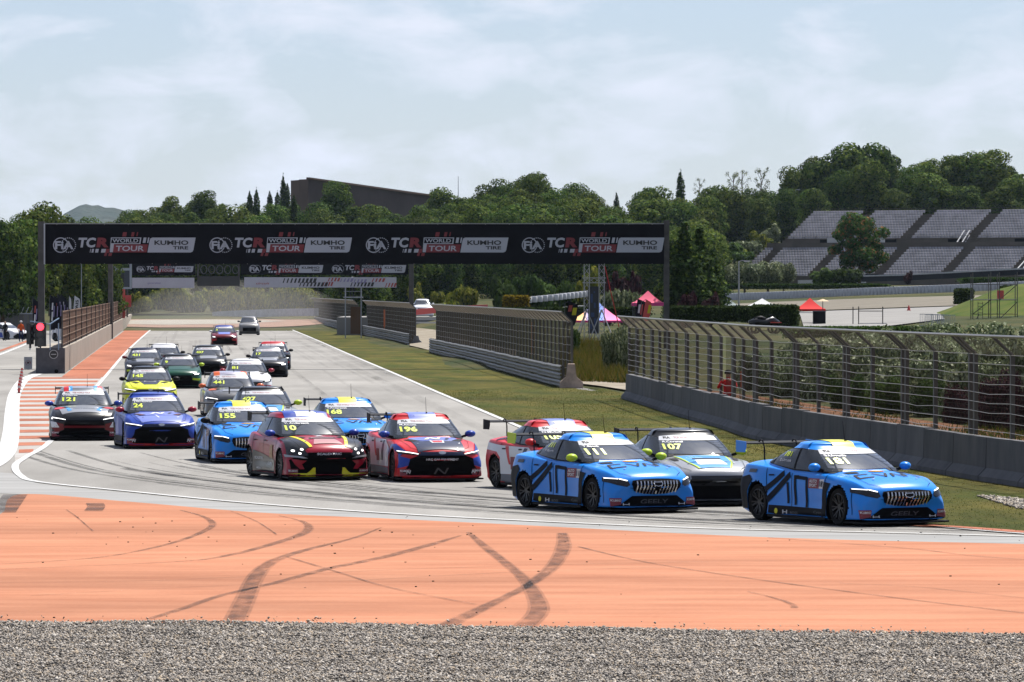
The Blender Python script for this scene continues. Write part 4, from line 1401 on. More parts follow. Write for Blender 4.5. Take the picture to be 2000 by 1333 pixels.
def bush_at(px, y0, y1, wpx, D, mats, label, cat='bush', name='bush', group=None, protos_=None, trunk=False):
    """bush whose outline reaches from row y1 (foot) to row y0 (top) and is wpx wide"""
    a, b = P(px, y0, D), P(px, y1, D)
    b.z = min(b.z, terr(a.x, D) - 0.05) if D < 700 else b.z
    h = a.z - b.z
    pr = (protos_ or bush)
    w = wpx / F * D
    t = thing(name, (a.x, D, b.z), label, cat, group, rp.uniform(0, 6))
    t.scale = (w / 2.0, w / 2.0, h / 1.12)
    link('foliage', pr[rp.randrange(len(pr))], mats, t)
    if trunk or name.endswith('tree'):
        link('trunk', trunk_mesh(0.7, 0.06, [], np.random.default_rng(3)), m_bark, t)
    return t
# yellow-green row under the far signs
yel_ = []
for i in range(17):
    px = 262 + i * 22 + rp.uniform(-6, 6)
    top = {0: 573, 1: 572}.get(i, 562 + rp.uniform(-2, 9) - (5 if 330 < px < 370 or 420 < px < 600 else 0))
    yel_.append(bush_at(px, top, 612, rp.uniform(36, 50), 738 + rp.uniform(-8, 8), m_yel, 'yellow-green round bush in the row beyond the end of the straight', 'bush', group='bushes in a row beyond the straight'))
number_off(yel_, '{} yellow-green round bush from the left in the row beyond the straight')
for i, (px, y0, w) in enumerate(((640, 576, 30), (668, 574, 30), (690, 560, 34), (722, 562, 40), (760, 566, 36), (812, 556, 32), (853, 567, 28))):
    bush_at(px, y0, 606, w * 1.15, (790 + 5 * i if i < 5 else 640), m_yel, ['pale green bush behind the far end of the farthest fence', 'pale green bush behind the middle of the farthest fence', 'yellow-green bush behind the near end of the farthest fence', 'yellow-green bush above the gap in the fences', 'yellow-green bush behind the short middle fence', 'round yellow-green bush just right of the second gantry post', 'small round bush above the white parked car'][i])
for i, (px, y0, w) in enumerate(((888, 560, 44), (915, 558, 42))):
    bush_at(px, y0, 600, w, 560, m_yel, ['left of two round olive-green bushes right of the parked white car', 'right of two round olive-green bushes right of the parked white car'][i])
bush_at(880, 585, 600, 40, 480, m_yel, 'low light bush peeping over the long mid-distance fence')
for i, (px, y0, y1, w, D, m, lab) in enumerate((
        (28, 571, 592, 34, 520, m_yel, 'yellow-green hedge bush left of the gantry post'), (62, 572, 592, 30, 520, m_yel, 'yellow-green bush touching the gantry post'), (0, 573, 592, 30, 520, m_yel, 'yellow-green bush at the left picture edge'),
        (178, 570, 606, 40, 560, m_yel, 'yellow-green bush right of the white feather flag'), (205, 576, 606, 30, 565, m_yel, 'dull green bush left of the display board'),
        (985, 540, 588, 60, 520, m_grn, 'left clump of the tall green hedge trees behind the long fence'), (1020, 538, 588, 60, 522, m_grn, 'middle clump of the tall green hedge trees behind the long fence'), (1062, 540, 588, 60, 521, m_grn, 'right clump of the tall green hedge trees behind the long fence'),
        (1105, 535, 590, 50, 500, m_grn, 'loose green tree left of the truss tower'), (1150, 520, 585, 60, 480, m_yel, 'light green tree behind the truss tower'),
        (1208, 530, 585, 50, 440, m_pur, 'purple-leaved tree right of the truss tower'), (1236, 534, 585, 34, 445, m_pur, 'small purple-leaved tree left of the gantry post'),
        (1222, 552, 604, 54, 400, m_olv, 'grey-green olive bush behind the two tents'), (1190, 556, 600, 46, 402, m_olv, 'grey-green olive bush behind the truss tower'),
        (1340, 572, 604, 46, 368, m_pur, 'purple shrub below the dark conifers'), (1385, 574, 604, 40, 369, m_pur, 'smaller purple shrub below the dark conifers'))):
    bush_at(px, y0, y1, w * 1.1, D, m, lab, 'tree' if 'tree' in lab and 'trees' not in lab else 'bush', 'round_tree' if 'tree' in lab and 'trees' not in lab else 'bush')
bush_at(1200, 632, 718, 62, 268, m_olv, 'big grey-green shrub in the gap between the two nearest fences', protos_=bush_fine)
bush_at(1232, 650, 716, 40, 262, m_olv, 'smaller grey-green shrub touching the near fence end', protos_=bush_fine)
bush_at(1120, 640, 712, 30, 300, m_grn, 'weedy shrub behind the guardrail end block', protos_=bush_fine)
# olive scrub behind the near fence
olv_, drk_ = [], []
for i, (px, y0, y1, w, D) in enumerate(((1590, 652, 720, 120, 232), (1655, 640, 724, 120, 228), (1720, 648, 740, 130, 222), (1785, 646, 745, 130, 216), (1850, 636, 755, 140, 208),
                                        (1915, 640, 765, 140, 202), (1980, 632, 775, 150, 196), (2060, 640, 785, 150, 190), (1530, 664, 716, 90, 236), (1480, 672, 716, 80, 238), (1890, 628, 720, 120, 235), (1995, 626, 720, 120, 238), (1620, 668, 760, 120, 214), (1690, 672, 770, 130, 205), (1760, 676, 780, 130, 198), (1830, 680, 790, 130, 192), (1900, 676, 800, 140, 186), (1560, 680, 750, 90, 220), (1510, 682, 740, 80, 226), (1640, 640, 700, 110, 246), (1710, 632, 700, 120, 250), (1780, 630, 700, 120, 252), (1840, 622, 700, 110, 255), (1940, 622, 700, 130, 252), (2040, 620, 700, 130, 250), (1575, 646, 700, 100, 248))):
    olv_.append(bush_at(px, y0 - (8 if px > 1580 else 0), y1, w * 1.15, D, m_olv, 'silvery green olive shrub in the scrub just behind the nearest fence', group='olive shrubs behind the near fence', protos_=scrub))
for i, (px, y0, y1, w, D) in enumerate(((1950, 700, 862, 110, 172), (1872, 730, 845, 70, 180), (2020, 690, 872, 90, 168))):
    bush_at(px, y0, y1, w, D, m_pur, ['dark plum-leaved shrub behind the near fence at the right', 'smaller dark plum-leaved shrub behind the near fence', 'plum-leaved shrub cut by the right picture edge'][i], protos_=scrub)
for i, (px, y0, y1, w, D) in enumerate(((1820, 728, 800, 90, 190), (1740, 720, 790, 110, 195), (1660, 712, 770, 90, 200))):
    drk_.append(bush_at(px, y0, y1, w, D, m_grn, 'dark green shrub seen through the mesh of the near fence', group='dark shrubs behind the near fence', protos_=scrub))

number_off(olv_, '{} silvery olive shrub from the left in the scrub behind the nearest fence')
number_off(drk_, '{} dark green shrub from the left seen through the nearest fence mesh')
# clipped hedges: boxes of dense leaves
def hedge(px0, px1, y0, y1, D, depth, mats, label, size=0.07, n=None, slope=0.0):
    a, b = P(px0, y1, D), P(px1, y0, D)
    w, h = b.x - a.x, b.z - a.z
    g = np.random.default_rng(int(px0))
    n = n or int(min(9000, 260 * (w * h + w * depth + h * depth)))
    pos = g.uniform(0, 1, (n, 3))
    side_ = g.integers(0, 5, n)
    for k, (ax, val) in enumerate(((1, 0.0), (2, 1.0), (0, 0.0), (0, 1.0), (2, 1.0))):
        mask = side_ == k
        pos[mask, ax] = val + g.normal(scale=0.03, size=mask.sum())
    pos = pos * np.array([w, depth, h])
    nr = g.normal(size=(n, 3)); nr[:, 2] += 0.5; nr[:, 1] -= 0.5
    nr /= np.linalg.norm(nr, axis=1)[:, None]
    t1 = np.cross(nr, g.normal(size=(n, 3))); t1 /= np.linalg.norm(t1, axis=1)[:, None]
    t2 = np.cross(nr, t1)
    s = size * g.uniform(0.6, 1.4, n)[:, None]
    V = np.stack([pos - t1 * s, pos - t2 * s * .7, pos + t1 * s, pos + t2 * s * .7], 1).reshape(-1, 3)
    me = fast_mesh('foliage', V, np.arange(n * 4).reshape(-1, 4), g.choice(3, n, p=[.5, .25, .25]))
    t = thing('hedge', (a.x, D, a.z), label, 'hedge')
    link('foliage', me, mats, t)
    MB().box((w / 2, depth / 2, h / 2), (w * 0.96, depth * 0.9, h * 0.94)).build('branches', mats[2], t)
    return t
m_hdg = [mat('hedge_leaf_a', (0.032, 0.055, 0.012), 0.85, trans=.2), mat('hedge_leaf_b', (0.065, 0.10, 0.02), 0.85, trans=.25), mat('hedge_leaf_c', (0.016, 0.028, 0.008), 0.9)]
m_ghdg = [mat('gold_leaf_a', (0.20, 0.15, 0.015), 0.85, trans=.3), mat('gold_leaf_b', (0.32, 0.23, 0.02), 0.85, trans=.3), mat('gold_leaf_c', (0.08, 0.06, 0.01), 0.9)]
hedge(985, 1032, 579, 604, 400, 1.5, m_ghdg, 'golden clipped hedge block behind the long mid-distance fence')
hedge(940, 1250, 602, 618, 372, 1.5, m_hdg, 'long low dark hedge running behind the tents')
hedge(1305, 1470, 600, 630, 352, 2.0, m_hdg, 'long dark clipped hedge above the near fence, left of the lamp post')
hedge(1472, 1557, 598, 640, 345, 2.0, m_hdg, 'dark clipped hedge block left of the red tent')
hedge(1868, 1902, 566, 602, 470, 2.5, m_hdg, 'tall dark clipped hedge block beside the gravel trap')
hedge(1960, 2030, 560, 590, 462, 2.5, m_hdg, 'clipped hedge at the right edge behind the scaffold')
hedge(1430, 1720, 556, 565, 668, 1.5, m_grn, 'low green hedge line along the top of the white tyre wall', size=0.12)
hedge(1890, 2100, 544, 556, 640, 1.5, m_grn, 'low green hedge line at the right above the tyre wall', size=0.12)
hedge(1550, 1860, 640, 660, 262, 2.0, m_grn, 'low bright green hedge above the olive scrub')
for i, (px, y0, y1, w, D, m) in enumerate(((1436, 478, 512, 50, 905, m_yel), (1462, 468, 505, 50, 915, m_olv), (1488, 455, 492, 46, 925, m_yel), (1506, 440, 475, 40, 935, m_olv), (1415, 470, 520, 60, 900, m_grn), (1450, 490, 522, 44, 880, m_grn))):
    bush_at(px, y0, y1, w * 1.2, D, m, ['yellowish shrub low on the dry slope left of the grandstand', 'grey-green shrub in the middle of the dry slope left of the grandstand', 'yellowish shrub high on the dry slope left of the grandstand', 'topmost grey-green shrub on the dry slope beside the grandstand', 'large green shrub at the left foot of the dry slope', 'green shrub at the grandstand end of the dry slope'][i])
# grey-green olive group left of the grandstand
for i, (px, w) in enumerate(((1418, 60), (1455, 66), (1500, 66), (1530, 46))):
    bush_at(px, 512, 562, w * 1.25, 700 + 4 * i, m_olv, ['leftmost of four grey-green olive trees beside the grandstand', 'second of four grey-green olive trees beside the grandstand', 'third of four grey-green olive trees beside the grandstand', 'rightmost of four grey-green olive trees beside the grandstand'][i], 'tree', 'olive_tree', protos_=bush_fine)
# large seed-bearing tree before the grandstand
g_ = np.random.default_rng(77)
lob = []
for i in range(26):
    a = i * 2.4; f = i / 25
    z = 3.6 + 7.6 * f
    sp = 4.0 * math.sin(math.pi * (0.18 + 0.66 * f)) * g_.uniform(.5, 1.0)
    r = g_.uniform(1.0, 1.7)
    lob.append(((math.cos(a) * sp, math.sin(a) * sp, z), (r, r, r * 0.75)))
V, Fq, mi = leaf_cloud(lob, 7000, 0.24, g_, mix=(.5, .25, .25))
seedm = g_.random(len(mi)) < np.where(V.reshape(-1, 4, 3)[:, 0, 2] > 6, 0.16, 0.10)
mi = np.where(seedm, 3, mi)
cr_ = fast_mesh('crown', V, Fq, mi)
tr_ = trunk_mesh(9.0, 0.28, [(k * 1.1, 2.6 + 0.9 * k, 2.6, 1.8) for k in range(7)], g_)
b = P(1678, 566, 720)
hh = P(1678, 416, 720).z - b.z
s = hh / 12.3
plant('broadleaf_tree', tr_, cr_, (b.x, 720, b.z), 'large tree with rust-coloured seed clusters in front of the grandstand', 'tree', m_grn + [mat('seed_rust', (0.30, 0.15, 0.05), 0.8, trans=.2)], None, s * 1.12, 0.6, s)
bush_at(1618, 523, 560, 70, 715, m_grn, 'low dark green bush left of the rust-flecked tree trunk')
bush_at(1655, 523, 562, 60, 714, m_hdg, 'low dark bush at the foot of the rust-flecked tree')
bush_at(1773, 531, 556, 22, 712, m_pur, 'small purple bush before the grandstand wall')
# feathery poplars and a palm on the ridge
def sparse_tree(seed):
    g = np.random.default_rng(seed)
    mb = MB()
    tips = []
    mb.tube([(0, 0, -1), (0, 0, 4), (0.1, 0, 9)], [.12, .1, .03], 5)
    for i in range(16):
        a = i * 2.4; z0 = 2 + 6.2 * i / 16
        e = Vector((math.cos(a) * g.uniform(.8, 1.7), math.sin(a) * g.uniform(.8, 1.7), z0 + g.uniform(1.4, 2.4)))
        mb.tube([(0, 0, z0), e], [.05, .015], 4)
        tips.append(((e.x * .8, e.y * .8, e.z * .95), (.5, .5, .6)))
    V, Fq, mi = leaf_cloud(tips, 520, 0.13, g, shell=0.2)
    return mb.mesh('trunk'), fast_mesh('crown', V, Fq, mi)
spt = [sparse_tree(5), sparse_tree(6)]
for i, (px, yt, h, lab) in enumerate(((1366, 346, 6.5, 'thin bare feathery tree right of the lone cypress'), (1432, 334, 8.5, 'left of the feathery poplars on the ridge'), (1450, 330, 9.0, 'middle feathery poplar on the ridge'), (1487, 325, 9.5, 'right and tallest feathery poplar on the ridge'))):
    top = P(px, yt, 992)
    plant('poplar_tree', spt[i % 2][0], spt[i % 2][1], (top.x, 992, top.z - h), lab, 'tree', m_olv, None, h / 9.5 * 1.1, i * 1.3, h / 9.8)
top = P(1994, 345, 985)
t = thing('palm_tree', (top.x, 985, top.z - 4.5), 'palm tree at the right edge of the skyline', 'palm')
MB().tube([(0, 0, 0), (0.1, 0, 4)], [.25, .18], 7).build('trunk', m_bark, t)
for k in range(15):
    a = k * 2 * math.pi / 15
    mb = MB(); pr_ = None
    for j in range(6):
        f = j / 5
        c = Vector((math.cos(a) * 2.0 * f, math.sin(a) * 2.0 * f, 4.0 + 1.2 * math.sin(f * 2.6) - 0.9 * f * f * (1 + 0.5 * (k % 2))))
        sdv = Vector((-math.sin(a), math.cos(a), -0.4)) * 0.28 * (1 - f * 0.8)
        if pr_: mb.quad(pr_[0], pr_[1], c + sdv, c - sdv)
        pr_ = (c - sdv, c + sdv)
    mb.build('frond', m_pine[0], t)

# ================================================================== RACE CARS
def curve(tab):
    xs = np.array([p[0] for p in tab], float); ys = np.array([p[1] for p in tab], float)
    h = np.diff(xs); d = np.diff(ys) / h
    m = np.zeros(len(xs))
    m[0], m[-1] = d[0], d[-1]
    for i in range(1, len(xs) - 1):
        m[i] = 0 if d[i - 1] * d[i] <= 0 else 2 * d[i - 1] * d[i] / (d[i - 1] + d[i])
    def f(x):
        x = min(max(x, xs[0]), xs[-1])
        i = min(max(int(np.searchsorted(xs, x) - 1), 0), len(h) - 1)
        t = (x - xs[i]) / h[i]
        return float((2 * t ** 3 - 3 * t ** 2 + 1) * ys[i] + (t ** 3 - 2 * t ** 2 + t) * h[i] * m[i] + (-2 * t ** 3 + 3 * t ** 2) * ys[i + 1] + (t ** 3 - t ** 2) * h[i] * m[i + 1])
    return f
def sstep(a, b, x):
    t = min(max((x - a) / (b - a), 0), 1)
    return t * t * (3 - 2 * t)
XF, XR, WR = 1.37, -1.35, 0.325
STYLES = {
    'sedan': dict(tail=-2.32, nose=2.28,
        z_top=[(-2.32, .82), (-2.26, .97), (-2.1, 1.06), (-1.7, 1.07), (-1.0, 1.0), (0.4, .94), (.95, .935), (1.4, .89), (1.8, .82), (2.05, .755), (2.18, .69), (2.25, .60), (2.28, .46)],
        z_sh=[(-2.32, .78), (-2.26, .90), (-2.1, .985), (-1.5, .975), (-.6, .915), (.2, .87), (.95, .855), (1.4, .825), (1.8, .76), (2.05, .69), (2.2, .60), (2.28, .44)],
        cab=dict(f0=1.12, f1=0.10, r0=-2.06, r1=-0.80, zr=1.43)),
    'hatch': dict(tail=-2.06, nose=2.24,
        z_top=[(-2.06, .72), (-2.0, .92), (-1.85, 1.0), (-1.3, 1.0), (0.4, .955), (.95, .95), (1.4, .91), (1.8, .845), (2.02, .775), (2.15, .69), (2.21, .60), (2.24, .46)],
        z_sh=[(-2.06, .70), (-2.0, .88), (-1.85, .965), (-1.3, .955), (-.4, .905), (.2, .88), (.95, .87), (1.4, .845), (1.8, .78), (2.02, .70), (2.16, .60), (2.24, .44)],
        cab=dict(f0=1.08, f1=0.14, r0=-2.06, r1=-1.40, zr=1.445)),
    'suv': dict(tail=-2.2, nose=2.2,
        z_top=[(-2.2, .9), (-2.12, 1.1), (-1.9, 1.15), (0.4, 1.12), (.95, 1.12), (1.4, 1.08), (1.9, 1.0), (2.1, .85), (2.2, .6)],
        z_sh=[(-2.2, .86), (-2.1, 1.02), (-1.9, 1.06), (0, 1.04), (.95, 1.04), (1.4, 1.0), (1.9, .92), (2.1, .76), (2.2, .55)],
        cab=dict(f0=1.05, f1=0.3, r0=-2.1, r1=-1.6, zr=1.66)),
}
def eval_mesh(me, mods):
    o = bpy.data.objects.new('tmp', me)
    COL.objects.link(o)
    for fn in mods:
        fn(o)
    dg = bpy.context.evaluated_depsgraph_get()
    r = bpy.data.meshes.new_from_object(o.evaluated_get(dg))
    bpy.data.objects.remove(o)
    return r
def subsurf(lv):
    def f(o):
        m = o.modifiers.new('s', 'SUBSURF'); m.levels = lv; m.render_levels = lv
    return f
def build_shell(style):
    S = STYLES[style]
    tail, nose = S['tail'], S['nose']
    zt, zs = curve(S['z_top']), curve(S['z_sh'])
    k = 0.97 if style == 'suv' else 1.0
    w_sh = curve([(tail, .64), (tail + .12, .74), (tail + .4, .83), (-1.2, .865), (0, .85), (1.0, .845), (1.5, .84), (1.9, .80), (nose - .12, .75), (nose, .66)])
    w_mx = curve([(tail, .78), (tail + .15, .88), (-1.35, .925), (-.6, .895), (.6, .895), (1.37, .92), (1.8, .94), (nose - .2, .94), (nose - .06, .91), (nose, .84)])
    w_si = curve([(tail, .74), (tail + .2, .84), (-1.35, .90), (0, .905), (1.37, .91), (1.9, .95), (nose - .1, .945), (nose, .88)])
    zb = curve([(tail, .22), (tail + .15, .17), (-1.7, .11), (0, .095), (1.8, .095), (nose - .06, .10), (nose, .13)])
    st = sorted(set([tail, tail + .03, tail + .08, tail + .18, tail + .34, -1.72, -1.55, -1.35, -1.15, -.98, -.6, -.2, .2, .6, .98, 1.16, 1.37, 1.58, 1.75, 1.9, nose - .24, nose - .15, nose - .08, nose - .035, nose]))
    rings = []
    for x in st:
        b, s, t = zb(x), zs(x), zt(x)
        ws, wm, wi = w_sh(x), w_mx(x), w_si(x)
        hgt = s - b
        half = [(0.0, b), (wi * .55, b), (wi - .03, b), (wi, b + .03), (wi, b + .16 * hgt + .02), (wm * .985, b + .36 * hgt), (wm, b + .55 * hgt), (wm * .6 + ws * .4 + .02, b + .76 * hgt), (ws + .035, s - .055 * hgt), (ws, s),
                (ws - .06, s + .16 * (t - s)), (ws * .72, s + .62 * (t - s)), (ws * .38, s + .92 * (t - s)), (0.0, t)]
        ring_ = [(y, z) for y, z in half] + [(-y, z) for y, z in half[-2:0:-1]]
        rings.append([(x, y, z) for y, z in ring_])
    n = len(rings[0])
    # front and rear rounding in plan
    def bend(p):
        x, y, z = p
        a = abs(y) / 0.95
        x2 = x - 0.22 * a ** 2.6 * sstep(1.35, nose, x) + 0.20 * a ** 2.3 * sstep(-1.3, tail, -(-x)) * (1 if x < -1.3 else 0)
        if x < -1.3:
            x2 = x + 0.20 * a ** 2.3 * sstep(1.3, -tail, -x)
        # box flares round the wheels
        for xa in (XF, XR):
            r = math.hypot(x - xa, z - 0.33)
            if z > 0.09 and abs(y) > 0.55:
                y += math.copysign(0.05 * (1 - sstep(0.44, 0.58, r)), y)
        return (x2, y, z)
    vs = [bend(p) for r in rings for p in r]
    fs = []
    for i in range(len(rings) - 1):
        for j in range(n):
            a, b = i * n + j, i * n + (j + 1) % n
            fs.append((a, b, b + n, a + n))
    # end caps as a grid between the two halves of the ring
    hN = n // 2
    for base, rev in ((0, False), ((len(rings) - 1) * n, True)):
        for j in range(hN):
            a, b = base + j, base + j + 1
            c, d = base + (n - j - 1) % n, base + (n - j) % n
            q = [a, b, c, d]
            q = [v for i2, v in enumerate(q) if v not in q[:i2]]
            if len(q) >= 3:
                fs.append(tuple(q) if rev else tuple(reversed(q)))
    me = bpy.data.meshes.new('shell')
    me.from_pydata(vs, [], fs)
    me.update()
    bm = bmesh.new(); bm.from_mesh(me); bmesh.ops.recalc_face_normals(bm, faces=bm.faces)
    cl = bm.edges.layers.float.new('crease_edge')
    # keep the shoulder line and the sill crisp
    for e in bm.edges:
        i0, i1 = e.verts[0].index, e.verts[1].index
        if i0 % n == i1 % n and i0 % n in (9, n - 9):
            e[cl] = 0.55
        if i0 % n == i1 % n and i0 % n in (3, n - 3):
            e[cl] = 0.5
    bm.to_mesh(me); bm.free()
    low = eval_mesh(me, [subsurf(2)])
    cut = MB()
    for xa in (XF, XR):
        for sy in (1, -1):
            cut.tube([(xa, sy * .58, .325), (xa, sy * 1.3, .325)], .372, 40)
    cm_ = cut.mesh('cut')
    bm = bmesh.new(); bm.from_mesh(cm_); bmesh.ops.recalc_face_normals(bm, faces=bm.faces); bm.to_mesh(cm_); bm.free()
    co = bpy.data.objects.new('cut', cm_); COL.objects.link(co)
    def boolean(o):
        m = o.modifiers.new('b', 'BOOLEAN'); m.operation = 'DIFFERENCE'; m.object = co; m.solver = 'EXACT'
    body = eval_mesh(low, [boolean])
    bpy.data.objects.remove(co)
    # wheel-house faces take the second material
    for p in body.polygons:
        c = p.center
        for xa in (XF, XR):
            r = math.hypot(c.x - xa, c.z - .325)
            if (abs(r - .372) < .008 and abs(c.y) > .56) or (r < .375 and abs(abs(c.y) - .58) < .02):
                p.material_index = 1
        if c.z < .115 or p.normal.z < -0.75:
            p.material_index = 1
    body.polygons.foreach_set('use_smooth', [True] * len(body.polygons))
    body.set_sharp_from_angle(angle=R(38))
    # cabin
    C = S['cab']
    z0, z1 = (.80 if style != 'suv' else .95), C['zr'] - .085
    levels = []
    for i in range(7):
        f = i / 6
        zz = z0 + (z1 - z0) * f
        fr = C['f0'] + (C['f1'] - C['f0']) * f ** 1.06
        re = C['r0'] + (C['r1'] - C['r0']) * f ** 1.12
        w = .85 + (.635 - .85) * f ** 1.5
        levels.append((zz, fr, re, w, 1.0))
    def outline(zz, fr, re, w):
        # half outline, front centre to rear centre
        h = [(fr, 0), (fr - .03, w * .42), (fr - .095, w * .76), (fr - .17, w * .90), (fr - .30, w * .975), (fr * .5 + re * .5 + .35, w * 1.0), (fr * .35 + re * .65 + .1, w * .985), (re + .52, w * .94), (re + .20, w * .86), (re + .07, w * .68), (re, 0)]
        ring_ = [(x, y) for x, y in h] + [(x, -y) for x, y in h[-2:0:-1]]
        return [(x, y, zz - 0.035 * ((x + .35) / 1.0) ** 2 * sstep(1.1, 1.3, zz)) for x, y in ring_]
    rings = [outline(*l[:4]) for l in levels]
    zl, fr, re, w, _ = levels[-1]
    cx = (fr + re) / 2 - .02
    for sc_, dz in ((.965, .035), (.90, .056), (.70, .074), (.40, .083)):
        rings.append([(cx + (x - cx) * (sc_ * .5 + .5 if sc_ > .8 else sc_), y * sc_, z + dz) for x, y, z in rings[6]])
    n2 = len(rings[0])
    vs = [p for r in rings for p in r]
    vs.append((cx, 0, C['zr'] + 0.002))
    fs = []
    for i in range(len(rings) - 1):
        for j in range(n2):
            a, b = i * n2 + j, i * n2 + (j + 1) % n2
            fs.append((a, b, b + n2, a + n2))
    last = (len(rings) - 1) * n2
    fs += [(last + j, last + (j + 1) % n2, len(vs) - 1) for j in range(n2)]
    me = bpy.data.meshes.new('cabin'); me.from_pydata(vs, [], fs); me.update()
    bm = bmesh.new(); bm.from_mesh(me); bmesh.ops.recalc_face_normals(bm, faces=bm.faces); bm.to_mesh(me); bm.free()
    cabin = eval_mesh(me, [subsurf(2)])
    cabin.polygons.foreach_set('use_smooth', [True] * len(cabin.polygons))
    # acceleration tree of both
    vv, ff = [], []
    for m_ in (low, cabin):
        b0 = len(vv)
        vv += [v.co.copy() for v in m_.vertices]
        ff += [tuple(i + b0 for i in p.vertices) for p in m_.polygons]
    return dict(body=body, cabin=cabin, bvh=BVHTree.FromPolygons(vv, ff))
SHELL = {}
def shell(style):
    if style not in SHELL:
        SHELL[style] = build_shell(style)
    return SHELL[style]
PROJ = {   # (a, b) -> ray origin and direction
    'front': (lambda a, b: (Vector((5, a, b)), Vector((-1, 0, 0)))),
    'right': (lambda a, b: (Vector((a, -4, b)), Vector((0, 1, 0)))),
    'left': (lambda a, b: (Vector((-a, 4, b)), Vector((0, -1, 0)))),
    'top': (lambda a, b: (Vector((b, a, 4)), Vector((0, 0, -1)))),      # a = y (car's left), b = x forward
    'rear': (lambda a, b: (Vector((-5, -a, b)), Vector((1, 0, 0)))),
}
DEC = {}
def decal(style, proj, polys, off=0.006, cell=0.05, texts=None, jump=0.45):
    """flat shapes laid onto the car's own surface, a few millimetres proud of it"""
    key = (style, proj, repr(polys), off, repr(texts))
    if key in DEC:
        return DEC[key]
    bvh = shell(style)['bvh']
    bm = bmesh.new()
    for poly in polys or []:
        vs = [bm.verts.new((a, b, 0)) for a, b in poly]
        for t in geometry.tessellate_polygon([[Vector((a, b, 0)) for a, b in poly]]):
            try:
                bm.faces.new([vs[i] for i in t])
            except ValueError:
                pass
    if texts:
        for (s, x, y, w, h, kw) in texts:
            tv, tt = text_fit(s, x, y, w, h, **kw)
            vs = [bm.verts.new((a, b, 0)) for a, b in tv]
            for t in tt:
                try:
                    bm.faces.new([vs[i] for i in t])
                except ValueError:
                    pass
    if not texts:
        xs = [v.co.x for v in bm.verts]; ys = [v.co.y for v in bm.verts]
        for ax, lo, hi in ((0, min(xs), max(xs)), (1, min(ys), max(ys))):
            c = cell
            t = math.floor(lo / c) * c + c
            while t < hi:
                bmesh.ops.bisect_plane(bm, geom=list(bm.verts) + list(bm.edges) + list(bm.faces), plane_co=(t, 0, 0) if ax == 0 else (0, t, 0), plane_no=(1, 0, 0) if ax == 0 else (0, 1, 0))
                t += c
    fn = PROJ[proj]
    dead, dep = [], {}
    for v in bm.verts:
        o, d = fn(v.co.x, v.co.y)
        hit, nrm, idx, dist = bvh.ray_cast(o, d)
        if hit is None:
            dead.append(v)
            continue
        if nrm.dot(d) > 0:
            nrm = -nrm
        dep[v] = dist
        v.co = hit + nrm * (off * 1.25 + 0.004)
    bad = [f for f in bm.faces if all(v in dep for v in f.verts) and max(dep[v] for v in f.verts) - min(dep[v] for v in f.verts) > jump]
    bmesh.ops.delete(bm, geom=bad, context='FACES_ONLY')
    bmesh.ops.delete(bm, geom=[v for v in dead if v.is_valid], context='VERTS')
    bmesh.ops.delete(bm, geom=[v for v in bm.verts if not v.link_faces], context='VERTS')
    me = bpy.data.meshes.new('panel')
    bm.to_mesh(me); bm.free()
    me.polygons.foreach_set('use_smooth', [True] * len(me.polygons))
    DEC[key] = me
    return me

# ---- shared parts
def lathe(prof, n=32):
    """profile (radius, y) turned round the Y axis"""
    mb = MB()
    vs, fs = [], []
    m_ = len(prof)
    for k in range(n):
        a = 2 * math.pi * k / n
        vs += [(r * math.cos(a), y, r * math.sin(a)) for r, y in prof]
    for k in range(n):
        for j in range(m_ - 1):
            a, b = k * m_ + j, ((k + 1) % n) * m_ + j
            fs.append((a, b, b + 1, a + 1))
    mb.add(vs, fs)
    return mb
tyre_me = lathe([(.225, -.11), (.30, -.125), (.318, -.10), (.325, -.05), (.325, .05), (.318, .10), (.30, .125), (.225, .11)]).mesh('tyre', True, 50)
rim = lathe([(.228, .10), (.236, -.112), (.222, -.118), (.214, -.09), (.205, -.02), (.0, .02)])
rimsp = MB()
for k in range(7):
    a = 2 * math.pi * k / 7
    for da in (-.16, .16):
        rimsp.bar((.045 * math.cos(a), -.075, .045 * math.sin(a)), (.215 * math.cos(a + da), -.105, .215 * math.sin(a + da)), .022, .03, up=(0, 1, 0))
rimsp.tube([(0, -.09, 0), (0, -.04, 0)], .055, 12)
rim_me = rim.mesh('rim', True, 40)
spoke_me = rimsp.mesh('spokes')
def mirror_mesh():
    bm = bmesh.new()
    bmesh.ops.create_uvsphere(bm, u_segments=14, v_segments=8, radius=1)
    for v in bm.verts:
        x, y, z = v.co
        x2 = x * .11
        if x < 0: x2 *= .35
        v.co = (x2, y * .125 * (1 - .15 * max(x, 0)), z * .075)
    me = bpy.data.meshes.new('mirror'); bm.to_mesh(me); bm.free()
    me.polygons.foreach_set('use_smooth', [True] * len(me.polygons))
    return me
mirror_me = mirror_mesh()
m_blk = mat('black_trim', (0.007, 0.007, 0.009), 0.6, spec=0.12)
m_blkm = mat('black_matt', (0.005, 0.005, 0.006), 0.85, spec=0.06)
m_tyre = mat('tyre_rubber', (0.011, 0.011, 0.011), 0.9, spec=0.15)
m_rim = mat('rim_black', (0.014, 0.014, 0.017), 0.4, metal=0.3)
m_glass = mat('tinted_glass', (0.05, 0.055, 0.062), 0.12, coat=1.0, spec=0.8)
m_glass_s = mat('side_glass', (0.018, 0.022, 0.026), 0.12, spec=0.5)
m_lens = mat('headlight_lens', (0.012, 0.013, 0.016), 0.15, spec=0.4)
m_lamp = mat('headlight_lit', (0.9, 0.92, 0.95), 0.3, emit=(1, 0.97, 0.92), estr=1.1)
m_chr = mat('chrome_bar', (0.62, 0.62, 0.64), 0.22, metal=0.9)
m_num = mat('number_yellow', (0.55, 0.66, 0.02), 0.45)
